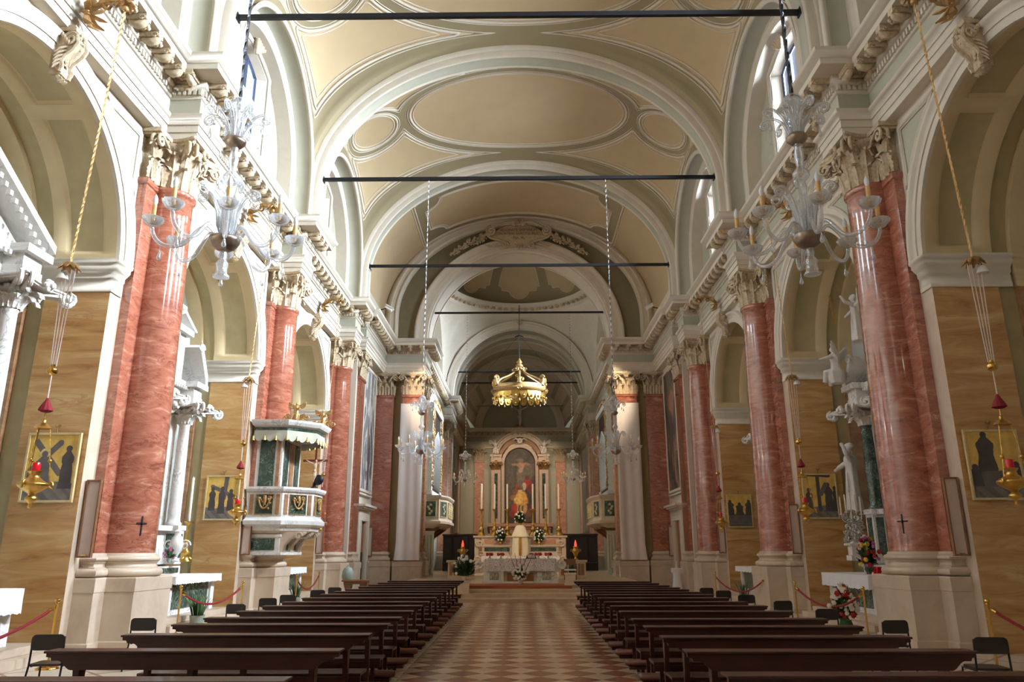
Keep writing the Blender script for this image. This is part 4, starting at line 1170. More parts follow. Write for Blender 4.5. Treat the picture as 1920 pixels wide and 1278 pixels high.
def rope(a, b, sag, lab):
    t = thing('barrier_rope', lab, 'rope', a, group='red velvet ropes')
    d = Vector(b)-Vector(a); pts = []
    for i in range(21):
        u = i/20; pts.append((d.x*u, d.y*u, .80+d.z*u-sag*4*u*(1-u)))
    mb = MB(); mb.tube(pts, .022, 8); mb.build('velvet_rope', M['velvet'], t)
    for i, j in ((0,1),(20,19)):
        mb = MB(); p, q = Vector(pts[i]), Vector(pts[j]); e = p+(q-p).normalized()*.09
        mb.tube([p, e], .03, 8); mb.tube([p-(q-p).normalized()*.04, p], .012, 6); mb.build('end_fitting', M['brass'], t)
rope((-6.76,11.36,0), (-6.9,7.6,0), .36, 'red velvet rope hanging from the nearest left stanchion out of the picture')
rope((-6.78,15.74,0), (-6.42,18.0,0), .28, 'red velvet rope hung across the left side altar with the potted plant')
rope((-6.55,22.95,0), (-6.7,25.95,0), .33, 'red velvet rope left, between the two stanchions past the pulpit')
rope((6.49,10.96,0), (6.7,7.3,0), .36, 'red velvet rope hanging from the nearest right stanchion out of the picture')
rope((6.07,17.36,0), (6.39,14.84,0), .30, 'red velvet rope on the right, across the altar with the red roses')
rope((6.1,24.55,0), (6.63,21.5,0), .36, 'red velvet rope on the right, by the potted plant at the second column')

# ---- hanging sanctuary lamps
def make_lamp():
    t = thing('hanging_lamp', '', 'lamp')
    mb = MB()
    mb.tube(bez((-.62,0,10.02),(-.35,0,10.35),(-.15,0,10.35),(.02,0,10.18),12), [.05]*7+[.04]*6, 8)
    for k in range(9):
        a = k*.7; mb.tube([(-.6,0,10.02),(-.52+.16*cos(a)*.5,.2*sin(a),10.02+.2*cos(a)),(-.44,.28*sin(a),10.02+.28*cos(a))],[.05,.06,.015],5,flat=.5)
    for k in range(8):
        a = k*.785; mb.tube([(0,0,10.18),(.1*cos(a),.1*sin(a),10.22),(.17*cos(a),.17*sin(a),10.14)],[.04,.05,.012],5,flat=.5)
    mb.tube(spiral((-.3,0,10.18),.10,.02,1.4,14,'xz',1.0), .025, 6)
    mb.ball((0,0,10.12), .06, 8, 6); mb.v = [(x+.2,y,z+.14) for x, y, z in mb.v]; mb.build('bracket', M['oldgold'], t)
    mb = MB(); n = 80
    mb.tube([(.2*(1-i/n),0,10.24-(10.24-5.72)*i/n) for i in range(n+1)], .03, 4, flat=.35, twist=.75, smooth=False); mb.build('twisted_chain', M['oldgold'], t)
    mb = MB()
    for k in range(9):
        a = k*.7; mb.tube([(0,0,5.72),(.09*cos(a),.09*sin(a),5.72),(.16*cos(a),.16*sin(a),5.64)],[.04,.05,.012],5,flat=.5)
    mb.ball((0,0,5.70), .07, 8, 6); mb.build('pulley_rosette', M['oldgold'], t)
    mb = MB(); mb.lathe([(.02,5.62),(.05,5.60),(.075,5.54),(.085,5.50)], 14, c=(-.10,.02)); mb.build('pulley_cup', M['white_paint'], t)
    for q in (-.095,-.035,.035,.095):
        mb = MB(); mb.tube([(q,0,5.66),(q*.45,0,4.16)], .008, 5); mb.build('cord', M['cord'], t)
    mb = MB(); mb.ball((0,0,4.10), .072, 12, 8); mb.tube([(0,0,4.16),(0,0,4.19)],.03,8); mb.build('counterweight_ball', M['brass'], t)
    mb = MB(); mb.tube([(0,0,4.04),(0,0,3.66)], .009, 5); mb.build('cord', M['cord'], t)
    mb = MB(); mb.lathe([(.012,3.70),(.03,3.66),(.05,3.62),(.085,3.55),(.092,3.52),(.06,3.50),(.01,3.49)], 40, lobes=10, lob=.06); mb.build('tassel', M['velvet'], t)
    mb = MB(); mb.tube([(0,0,3.5),(0,0,3.36)], .012, 6); mb.lathe([(.012,3.40),(.035,3.38),(.03,3.35),(.06,3.33),(.10,3.29),(.115,3.27),(.10,3.26),(.02,3.26)], 20); mb.build('crown_cap', M['gold'], t)
    for k in range(3):
        a = k*2*PI/3+.5; mb = MB(); m_ = 26
        mb.tube([(lerp(.095,.185,i/m_)*cos(a), lerp(.095,.185,i/m_)*sin(a), 3.27-.74*i/m_) for i in range(m_+1)], .013, 4, flat=.4, twist=.9, smooth=False)
        mb.ball((.15*cos(a),.15*sin(a),2.82), .028, 8, 6); mb.build('lamp_chain', M['gold'], t)
    mb = MB(); mb.lathe([(.005,2.17),(.02,2.175),(.03,2.20),(.018,2.225),(.035,2.25),(.075,2.28),(.08,2.31),(.04,2.345),(.05,2.37),(.12,2.41),(.185,2.46),(.20,2.49),(.19,2.51),(.12,2.545),(.075,2.58),(.06,2.62),(.085,2.655),(.09,2.67),(.05,2.675)], 28)
    for k in range(3):
        a = k*2*PI/3+.5; mb.tube([(.17*cos(a),.17*sin(a),2.48),(.235*cos(a),.235*sin(a),2.44),(.22*cos(a),.22*sin(a),2.52),(.185*cos(a),.185*sin(a),2.54)], [.025,.02,.02,.014], 6)
    b = mb.build('bowl', M['gold'], t)
    mb = MB(); mb.lathe([(.0,2.66),(.05,2.66),(.052,2.78),(.045,2.79),(.0,2.775)], 16); mb.build('red_glass', M['redglass'], t)
    return t
lamp0 = make_lamp(); first = True
for s in (-1, 1):
    for yc in BC:
        lab = 'gilded sanctuary lamp with red glass hanging before the %s side arch on the %s' % (BN[yc], SIDE[s])
        loc = (s*6.70,yc,0); rz = 0 if s < 0 else PI
        if first: lamp0.location = loc; lamp0['label'] = lab; lamp0['group'] = 'hanging sanctuary lamps'; first = False
        else: dup(lamp0, loc, lab, rz, 'hanging sanctuary lamps')

# ---- Murano chandeliers (origin at the bottom of the glass, 3.0 tall)
def make_chandelier():
    t = thing('glass_chandelier', '', 'chandelier')
    mb = MB(); mb.lathe([(.02,.30),(.05,.42),(.03,.7),(.055,.85),(.03,1.1),(.05,1.3),(.07,1.42),(.045,1.5),(.06,1.52),(.125,1.60),(.13,1.65),(.06,1.74),(.05,1.78),(.075,1.95),(.05,2.1),(.06,2.16),(.03,2.24),(.025,2.8),(.04,2.9),(.02,3.0)], 16); mb.build('stem', M['glass'], t)
    mb = MB(); mb.lathe([(.02,.0),(.115,.005),(.12,.03),(.085,.06),(.075,.15),(.09,.22),(.06,.27),(.045,.30),(.06,.35),(.04,.42)], 18, lobes=10, lob=.04); mb.build('finial', M['glass'], t)
    mb = MB(); mb.lathe([(.04,.42),(.10,.44),(.17,.49),(.215,.56),(.225,.62),(.215,.63),(.05,.61)], 32); mb.build('main_bowl', M['pewter'], t)
    mb = MB(); mb.lathe([(.05,2.14),(.10,2.17),(.155,2.23),(.16,2.28),(.12,2.32),(.04,2.33)], 24); mb.build('upper_bowl', M['pewter'], t)
    mb = MB(); mb.lathe([(.14,2.86),(.15,2.90),(.13,2.97),(.07,3.02),(.02,3.04)], 18, lobes=9, lob=.06); mb.build('canopy_cap', M['glass'], t)
    def scroll(r0, z0, h, ro, rs, n=8, off=0.0, rad_=.024, name='scroll_leaf'):
        for k in range(n):
            a = 2*PI*(k+off)/n; ca, sa = cos(a), sin(a)
            pts = bez((r0,0,z0),(r0+.03,0,z0+h*.6),(ro*.55,0,z0+h*1.12),(ro*.85,0,z0+h*1.0),9)
            cx, cz = ro*.85, z0+h-rs
            pts += [(cx+(rs-rs*.8*i/13)*sin(i*.6), 0, cz+(rs-rs*.8*i/13)*cos(i*.6)) for i in range(1,14)]
            mb = MB(); mb.tube([(x*ca,x*sa,z) for x, y, z in pts], [rad_]*6+[rad_*.9]*(len(pts)-6), 6); mb.build(name, M['glass'], t)
    scroll(.10,.60,.80,.46,.09)
    scroll(.09,2.30,.42,.52,.09)
    scroll(.06,2.32,.50,.24,.05,6,.5,.018)
    for k in range(8):
        a = 2*PI*(k+.5)/8; ca, sa = cos(a), sin(a)
        mb = MB(); mb.tube([(r*ca,r*sa,z) for r, z in ((.08,.6),(.12,.8),(.15,1.05),(.20,1.22))],[.018,.035,.028,.006],6,flat=.6); mb.build('straight_leaf', M['glass'], t)
    for k in range(8):
        a = 2*PI*(k+.5)/8; ca, sa = cos(a), sin(a)
        pts = bez((.16,0,.60),(.30,0,.98),(.42,0,.60),(.55,0,.46),8)+bez((.55,0,.46),(.72,0,.32),(.98,0,.38),(1.0,0,.66),9)[1:]
        mb = MB(); mb.tube([(x*ca,x*sa,z) for x, y, z in pts], [.030]*len(pts), 8); arm = mb.build('arm', M['glass'], t)
        c = (ca,sa)
        mb = MB(); mb.lathe([(.03,.66),(.09,.69),(.135,.74),(.15,.79),(.14,.79),(.08,.72),(.02,.70)], 40, c=c, lobes=10, lob=.05); mb.build('drip_pan', M['glass'], arm)
        mb = MB(); mb.lathe([(.032,.70),(.032,1.0),(.0,1.0)], 10, c=c); mb.build('candle_sleeve', M['sleeve'], arm)
        mb = MB(); mb.lathe([(.022,1.0),(.036,1.05),(.034,1.10),(.018,1.15),(.0,1.175)], 12, c=c); mb.build('bulb', M['bulb'], arm)
        mb = MB(); e = .86; mb.lathe([(.004,.37),(.01,.28),(.034,.20),(.03,.17),(.0,.15)], 10, c=(e*ca,e*sa)); mb.build('pendant_drop', M['glass'], arm)
    for k in range(6):
        a = 2*PI*k/6; c = (.42*cos(a),.42*sin(a)); mb = MB(); mb.lathe([(.003,2.55),(.008,2.46),(.03,2.38),(.026,2.35),(.0,2.33)], 10, c=c); mb.build('pendant_drop', M['glass'], t)
    return t
ch0 = make_chandelier(); first = True
CH = [(-4.42,10.37,5.50,1.0,18.1,'large clear glass chandelier hanging nearest on the left, before the column capital'),
      (4.32,10.37,5.49,1.0,18.1,'large clear glass chandelier hanging nearest on the right, before the column capital'),
      (-2.89,21.85,4.02,.67,13.12,'glass chandelier hung on a long chain before the left draped pilaster'),
      (2.80,21.85,4.00,.67,13.12,'glass chandelier hung on a long chain before the right draped pilaster'),
      (-2.61,36.0,4.53,.56,13.13,'small far glass chandelier in the chancel, left of the altarpiece'),
      (2.54,36.0,4.55,.56,13.13,'small far glass chandelier in the chancel, right of the altarpiece')]
roots = []
for x, y, z, k, top, lab in CH:
    if first: ch0.location = (x,y,z); ch0['label'] = lab; ch0['group'] = 'clear glass chandeliers'; first = False; roots.append((ch0, top, z, k))
    else: roots.append((dup(ch0, (x,y,z), lab, 0.0 if x < 0 else .2, 'clear glass chandeliers', (k,k,k)), top, z, k))
for r, top, z, k in roots:
    mb = MB(); h = (top-z)/k; n = int((h-3.0)*16*k)+4; rr_ = .05 if k == 1 else .045
    mb.tube([(0,0,3.0+(h-3.0)*i/n) for i in range(n+1)], rr_, 4, flat=.4, twist=.42 if k == 1 else .55, smooth=False); mb.build('twisted_chain', M['iron'] if k == 1 else M['chain'], r)

# ---- framed paintings of the way of the cross
def seg(p, a, b):
    pa = (p[0]-a[0], p[1]-a[1]); ba = (b[0]-a[0], b[1]-a[1]); h = max(0, min(1, (pa[0]*ba[0]+pa[1]*ba[1])/(ba[0]**2+ba[1]**2+1e-9)))
    return math.hypot(pa[0]-ba[0]*h, pa[1]-ba[1]*h)
def robed(p, x, base, h, w):
    """standing robed silhouette"""
    u, v = p[0]-x, (p[1]-base)/h
    if math.hypot(u, (v-.92)*h) < .055: return True
    if 0 <= v <= .88:
        q = 1.0-.42*v+.05*sin(v*14+x*9) if v < .58 else (.80+.1*sin((v-.58)*16) if v < .74 else .82-(v-.74)*4.2)
        return abs(u) < w*max(.2, q)
    return False
def canvas(name, w, h, nu, nv, fn, par):
    mb = MB(); vs = []; cs = []
    for j in range(nv+1):
        for i in range(nu+1):
            u, v = (i/nu-.5)*w, (j/nv)*h; vs.append((u,0,v)); cs.append(fn(u, v))
    k = nu+1; mb.add(vs, [(j*k+i, j*k+i+1, (j+1)*k+i+1, (j+1)*k+i) for j in range(nv) for i in range(nu)])
    mb.attr = {'pigment': cs}; return mb.build(name, M['canvas'], par)
YEL = srgb(226,184,92); DK = srgb(74,64,62); DK2 = srgb(104,94,88); GRD = srgb(122,112,104); HALO = srgb(226,206,140)
def station(kind):
    def fn(u, v):
        g = .30+.02*sin(u*9)
        c = YEL if v > g else (GRD if int((u+v)*14) % 3 else DK2)
        p = (u, v)
        if kind == 0:
            if min(seg(p,(-.42,.42),(.12,.98)), seg(p,(-.30,1.0),(.16,.46))) < .052 and v > .30: c = DK2
            if math.hypot(u+.13, v-.80) < .085: c = HALO
            if robed(p,-.13,.18,.66,.15): c = DK2
            if robed(p,.28,.20,.74,.12): c = DK
        elif kind == 1:
            if seg(p,(.05,.55),(.10,1.12)) < .06 or seg(p,(-.28,.86),(.46,.52)) < .05: c = DK2
            for x, b, h in ((-.26,.22,.62),(.0,.14,.72),(.24,.22,.56)):
                if robed(p,x,b,h,.10): c = DK
        elif kind == 2:
            if robed(p,-.12,.38,.74,.17): c = DK
            if seg(p,(-.42,.30),(.42,.34)) < .13: c = DK2
            if robed(p,-.34,.2,.34,.12) or robed(p,.36,.22,.36,.12): c = DK
        elif kind == 3:
            if seg(p,(-.30,1.14),(.26,1.10)) < .05 or seg(p,(-.04,.2),(-.04,1.15)) < .05: c = DK
            if robed(p,-.30,.15,.62,.10) or robed(p,.22,.16,.76,.12) or robed(p,.40,.16,.66,.09): c = DK
            if seg(p,(.02,.62),(.16,.86)) < .06: c = DK2
        else:
            if v < .44: c = DK2
            for x, h in ((-.34,.40),(.0,.30),(.34,.40)):
                if robed(p,x,.40,h+.14,.15): c = DK
        return c
    return fn
def station_pic(s, y, kind, lab):
    t = thing('framed_painting', lab, 'painting', (s*8.06, y-.02, 2.40), 0, 'stations of the cross')
    canvas('canvas', .86, 1.12, 150, 195, station(kind), t).location = (0,-.035,.035)
    mb = MB(); W, H = .92, 1.19
    for x0, x1, z0, z1 in ((-W/2,-W/2+.04,.04,H-.04),(W/2-.04,W/2,.04,H-.04),(-W/2,W/2,0,.04),(-W/2,W/2,H-.04,H)): mb.box(x0,x1,-.055,0,z0,z1)
    mb.box(-W/2+.03,W/2-.03,-.02,-.002,.03,H-.03); mb.build('frame', M['frame'], t, bevel=.006)
    mb = MB(); mb.tube([(-.03,-.02,H+.13),(.0,-.04,H+.09),(.05,-.02,H+.14)], .02, 5); mb.tube([(0,-.01,H),(0,-.03,H+.1)], .012, 5); mb.build('hanging_hook', M['oldgold'], t)
station_pic(-1, 10.375+RA-.005, 0, 'gold panel of a cross bearer facing a dark robed figure, on the nearest left jamb')
station_pic(-1, 18.025+RA, 1, 'gold ground panel with a diagonal cross and three figures, on the jamb by the pulpit')
station_pic(1, 10.375+RA, 2, 'dim panel with one tall dark figure behind the nearest right hanging lamp')
station_pic(1, 18.025+RA, 3, 'panel of figures taking a body from a cross, between two right columns')
station_pic(1, 25.675+RA, 4, 'small far panel of three figures over a tomb, beside the third right column')

# ---- long boards in wooden frames leaning on the pilasters
def make_board(s, loc, lab, k=1.0):
    t = thing('framed_board', lab, 'board', loc, 0, 'framed boards beside the pilasters')
    mb = MB(); mb.box(-.105,.105,-.02,.0,.03,1.27); mb.build('printed_board', M['paper'], t)
    mb = MB()
    for x0, x1, z0, z1 in ((-.125,-.10,.03,1.27),(.10,.125,.03,1.27),(-.125,.125,0,.03),(-.125,.125,1.27,1.3)): mb.box(x0,x1,-.045,.02,z0,z1)
    mb.build('frame', M['brownwood'], t, bevel=.004)
    mb = MB(); mb.box(-.04,.04,-.05,-.03,.035,.05); mb.build('label_plate', M['brass'], t)
for s in (-1, 1):
    for i, y in ((0,13.08),(1,20.75),(2,28.38)):
        make_board(s, (s*7.37, y, 1.5), 'tall narrow framed board leaning on the pilaster of the %s %s column' % (('nearest','second','third')[i], SIDE[s]))
    make_board(s, (s*6.78, 34.80, 1.35), 'tall narrow framed board in the %s corner beside the far doorway' % SIDE[s])
# ================================================================== sculpture helpers
def figure(h=1.0, arms=((.22,.0,.62),(-.22,.0,.55)), wings=False, seated=False, lean=0.0, robe=.17, head_tilt=.03):
    """robed carved figure, feet at the origin, facing -y; one continuous body (fused by the remesh modifier)"""
    mb = MB()
    if not seated:
        mb.lathe([(.0,0),(robe,.0),(robe*.98,.05),(robe*.82,.25),(robe*.70,.42),(robe*.62,.55),(robe*.66,.64),(robe*.78,.73),(robe*.70,.79),(.05,.825),(0,.83)], 20, lobes=7, lob=.09, sy=.72)
        zs = .76
        for k in range(5): mb.tube([(-.12+.05*k,-robe*.62,.02),(-.10+.05*k,-robe*.50,.35),(.03*k-.06,-robe*.42,.62)], [.03,.022,.012], 5)
    else:
        mb.lathe([(.0,.0),(robe*.9,.0),(robe*1.1,.12),(robe*1.15,.26),(robe*.7,.36),(robe*.62,.48),(robe*.78,.60),(robe*.66,.68),(.05,.72),(0,.73)], 18, lobes=6, lob=.08, sy=.85)
        mb.tube([(.07,0,.28),(.09,-.2,.28),(.10,-.24,.04)], [.08,.07,.05], 8); mb.tube([(-.07,0,.28),(-.10,-.18,.25),(-.16,-.22,.0)], [.08,.07,.05], 8)
        zs = .64
    mb.tube([(0,0,zs),(0,-.01,zs+.10)], [.045,.038], 8)
    mb.ball((head_tilt,-.02,zs+.15), .062, 12, 10, sc=(.86,1.0,1.18))
    mb.ball((head_tilt,-.082,zs+.145), .014, 6, 5)
    mb.ball((head_tilt,.012,zs+.175), .062, 10, 8, sc=(1.0,1.0,.95))
    for q, (ax, ay, az) in zip((1,-1), arms):
        sh = (q*.12,0,zs-.02); el = ((sh[0]+ax)/2+q*.06, ay-.06, (sh[2]+az)/2-.03)
        mb.tube([sh, el, (ax,ay-.1,az)], [.05,.04,.026], 8); mb.ball((ax,ay-.11,az), .032, 8, 6)
    if wings:
        for q in (-1, 1):
            mb.grid(lambda u, v, q=q: (q*(.05+.34*v+.05*u), .08+.05*sin(v*3), zs-.16+.28*v+.16*u*(1-.4*v)-.1*v*(1-u)), 4, 7)
            mb.grid(lambda u, v, q=q: (q*(.05+.34*v+.05*u), .10+.05*sin(v*3), zs-.16+.28*v+.16*u*(1-.4*v)-.1*v*(1-u)), 4, 7)
            for k in range(5): mb.tube([(q*.07,.09,zs-.08+.03*k),(q*(.22+.03*k),.12,zs+.02+.05*k),(q*(.34+.02*k),.13,zs-.02+.07*k)], [.04,.035,.018], 6)
    mb.v = [(x*h+lean*z*h, y*h, z*h) for x, y, z in mb.v]
    return mb
def corpus(h=1.0):
    """figure hanging on a cross; hip at the origin's height .5h"""
    mb = MB()
    mb.tube([(0,0,.44),(.012,-.01,.55),(0,0,.66),(0,0,.74)], [.065,.058,.085,.07], 10)
    mb.tube([(.02,0,.46),(.05,-.05,.26),(.01,-.01,.04)], [.055,.042,.022], 8); mb.tube([(-.02,0,.46),(.0,-.06,.26),(-.005,-.02,.03)], [.055,.042,.022], 8)
    for q in (-1, 1):
        mb.tube([(q*.07,0,.73),(q*.20,.0,.80),(q*.34,.01,.88)], [.036,.028,.018], 8); mb.ball((q*.355,.0,.89), .022, 6, 5)
    mb.tube([(0,0,.74),(.03,-.02,.80)], [.03,.028], 8); mb.ball((.045,-.035,.85), .05, 10, 8, sc=(.9,1,1.15))
    mb.tube([(.065,-.02,.47),(0,-.06,.46),(-.065,-.02,.47),(-.09,-.02,.36)], [.04,.045,.04,.02], 6)
    mb.v = [(x*h,y*h,z*h) for x, y, z in mb.v]; return mb
def bouquet(name, lab, loc, h, w, petals, seed, vase=None, vh=.25, vr=.10, grp=None, tall=False, nf=24, nl=34, fs=.05, rz=0):
    rnd = random.Random(seed); t = thing(name, lab, 'flowers', loc, rz, grp)
    mb = MB()
    mb.lathe([(0,0),(vr*.7,0),(vr*.6,vh*.15),(vr,vh*.6),(vr*.8,vh*.85),(vr*1.05,vh),(vr*.9,vh),(0,vh*.9)], 16); mb.build('vase', M[vase or 'gold'], t)
    def rp():
        a = rnd.random()*2*PI; q = rnd.random()**.3; z = rnd.random()
        e = sin(PI*min(1, .25+z*.70))
        return (w*q*e*cos(a), w*q*e*sin(a)*.8, vh+h*z)
    mb = MB()
    for k in range(nl):
        p = rp(); b = (p[0]*.15, p[1]*.15, vh*.9); mid = (p[0]*.6, p[1]*.6, lerp(b[2], p[2], .6))
        mb.tube([b, mid, p], [.008,.035+.03*rnd.random(),.004], 4, flat=.35)
        for j in range(3):
            q = (p[0]+rnd.uniform(-.06,.06), p[1]+rnd.uniform(-.06,.06), p[2]+rnd.uniform(-.06,.08)); mb.tube([mid, ((mid[0]+q[0])/2,(mid[1]+q[1])/2,(mid[2]+q[2])/2+.02), q], [.006,.045,.003], 4, flat=.3)
    mb.build('foliage', M['leaf'], t)
    for i, pm in enumerate(petals):
        mb = MB()
        for k in range(max(3, int(nf/len(petals)))):
            p = rp(); r = fs*rnd.uniform(.7,1.2); k_ = 1.08
            c = (p[0]*k_, p[1]*k_-.02, p[2])
            for j in range(6):
                a = j*1.047; mb.ball((c[0]+r*.6*cos(a), c[1]-r*.15, c[2]+r*.6*sin(a)), r*.55, 6, 4, sc=(1,.6,1))
            mb.ball((c[0],c[1]-r*.35,c[2]), r*.45, 6, 4)
        o = mb.build('blossoms', M[pm], t); o['label'] = {'w':'white blossoms','r':'red blossoms','y':'yellow blossoms','p':'pink blossoms'}[pm[0]]
    return t

# ================================================================== pulpit
def pulpit():
    t = thing('pulpit', 'white and green marble pulpit with scalloped canopy, built around the second left column', 'pulpit', (-6.95,21.85,0))
    NS = 8; A0 = PI/8
    def octo(r, a0=-112.5, n=6): return [(r*cos(rad(a0+45*i)), r*sin(rad(a0+45*i))) for i in range(n)]
    def sweep(name, m, prof):
        mb = MB(); rows = []
        for i in range(6):
            a = rad(-112.5+45*i); rows.append([((r)*cos(a), (r)*sin(a), z) for r, z in prof])
        mb.strip(rows, 0, False)
        return mb.build(name, M[m], t)
    sweep('parapet', 'altar', [(.9,2.12),(1.18,2.14),(1.20,2.24),(1.34,2.30),(1.36,2.40),(1.30,2.44),(1.24,2.50),(1.24,3.14),(1.30,3.18),(1.34,3.24),(1.34,3.30),(1.12,3.31),(1.10,2.3)])
    sweep('underside', 'white', [(1.18,2.14),(.95,2.02),(.6,1.96),(.2,1.95)])
    for i in range(5):
        a = rad(-90+45*i); d = 1.24*cos(rad(22.5))+.004; hw = 1.24*sin(rad(22.5))
        mb = MB(); mb.T = Matrix.Rotation(a,4,'Z')
        mb.box(d-.02,d+.012,-.23,.23,2.58,3.08); p = mb.build('inset_panel', M['green'], t)
        mb = MB(); mb.T = Matrix.Rotation(a,4,'Z')
        mb.tube([(d+.012,-.24,2.57),(d+.012,.24,2.57),(d+.012,.24,3.09),(d+.012,-.24,3.09)], .022, 4, closed=True)
        for k in range(9): mb.ball((d+.04,.15*sin(k*.75),2.70+.3*abs(cos(k*.5))), .035, 6, 4)
        mb.tube(bez((d+.03,-.16,3.02),(d+.06,-.10,2.62),(d+.06,.10,2.62),(d+.03,.16,3.02),14), .026, 8)
        for q in (-1, 1): mb.tube(spiral((d+.03,q*.13,2.98),.07,.01,1.3,14,'yz',0,q), .018, 6)
        mb.tube([(d+.03,0,3.06),(d+.06,.03,2.9),(d+.05,-.02,2.76)], [.05,.04,.01], 6, flat=.6)
        mb.build('gilded_swag', M['oldgold'], p)
        for q in (-1, 1):
            mb = MB(); mb.T = Matrix.Rotation(a,4,'Z'); mb.box(d-.02,d+.014,q*.36-.05,q*.36+.05,2.56,3.10); mb.build('brown_inlay', M['brown'], t)
    mb = MB(); mb.box(-.45,.42,-.95,.95,1.56,2.0); mb.box(-.45,.50,-1.0,1.0,1.50,1.58); mb.box(-.45,.46,-.98,.98,1.98,2.05); mb.build('corbel_block', M['altar'], t)
    mb = MB(); mb.box(-.38,.30,-.965,-.95,1.63,1.94); mb.box(.42,.434,-.8,.8,1.63,1.94); mb.build('green_panel', M['green'], t)
    mb = MB(); pr = [(.42,1.56),(.50,1.56),(.52,1.75),(.66,1.92),(.95,1.98),(1.05,2.06),(1.05,2.12),(.42,2.12)]
    for y in (-.75, .0, .75):
        mb = MB(); mb.prism(pr, lambda u, v, y=y: (u,y-.14,v), lambda u, v, y=y: (u,y+.14,v))
        mb.tube(spiral((.92,y-.15,2.0),.10,.02,1.3,14,'xz'), .03, 5); mb.build('scroll_bracket', M['white'], t)
    # back panels
    mb = MB(); mb.box(-.42,.30,-.90,.90,3.25,4.72); mb.build('back_screen', M['altar'], t)
    mb = MB()
    for x0, x1 in ((-.32,.10),): mb.box(x0,x1,-.915,-.90,3.34,4.62)
    mb.box(.30,.315,-.74,-.30,3.34,4.62); mb.box(.30,.315,.30,.74,3.34,4.62); mb.build('green_panel', M['green'], t)
    for b_ in ((.16,.25,-.918,-.90,3.30,4.66),(.30,.318,-.20,.20,3.34,4.62)): mb = MB(); mb.box(*b_); mb.build('brown_inlay', M['brown'], t)
    # canopy
    sweep('canopy', 'altar', [(.2,4.74),(1.16,4.76),(1.18,4.95),(1.30,5.0),(1.36,5.08),(1.38,5.14),(1.20,5.16),(.6,5.26),(.2,5.28)])
    sweep('canopy_band', 'green', [(1.19,4.84),(1.20,4.94)])
    mb = MB(); rows = []
    for i in range(5):
        a, b = octo(1.20)[i], octo(1.20)[i+1]
        for k in range(3):
            q0, q1 = k/3, (k+1)/3; top = []; bot = []
            for j in range(9):
                u = lerp(q0, q1, j/8); x, y = lerp(a[0],b[0],u), lerp(a[1],b[1],u); s_ = 1.02
                top.append((x,y,4.86)); bot.append((x*s_,y*s_,4.68-.13*sin(PI*j/8)))
            mb.strip([top, bot], 0, True)
    mb.build('scalloped_valance', M['sage'], t)
    for i in range(5):
        a, b = octo(1.23)[i], octo(1.23)[i+1]
        for k in range(3):
            u = k/3; mb = MB(); mb.lathe([(.0,4.72),(.02,4.70),(.025,4.66),(.045,4.58),(.0,4.575)], 8, c=(lerp(a[0],b[0],u), lerp(a[1],b[1],u))); mb.build('tassel', M['gold'], t)
    for (x, y) in ((.55,-.75),(1.0,.45)):
        g = figure(.62, ((.2,-.1,.5),(-.25,0,.62)), True, True); g.v = [(px+x,py+y,pz+5.18) for px, py, pz in g.v]; g.build('gilded_cherub', M['oldgold'], t, remesh=.014)
        mb = MB()
        for k in range(10): mb.tube(spiral((x-.3+.07*k,y,5.25+.06*sin(k)),.08,.01,1.3,16,'xz',k), .02, 6)
        mb.build('gilded_scrollwork', M['oldgold'], t)
    c = thing('crucifix', 'dark red crucifix on a black stand, fixed to the pulpit rim', 'crucifix', (-5.86,21.55,3.312))
    mb = MB(); mb.box(-.025,.025,-.02,.02,.15,1.15); mb.box(-.36,.36,-.02,.02,.76,.82); mb.build('cross', mat('dark_red_wood', srgb(104,34,26), .4), c)
    g = corpus(.72); g.v = [(x,y-.045,z+.16) for x, y, z in g.v]; g.build('carved_figure', M['flesh'], c, remesh=.012)
    mb = MB(); mb.lathe([(0,0),(.10,0),(.10,.03),(.05,.06),(.04,.16),(0,.17)], 14); mb.ball((.12,-.03,.24), .15, 12, 8, sc=(1,.5,1)); mb.build('stand', M['iron'], c)
pulpit()

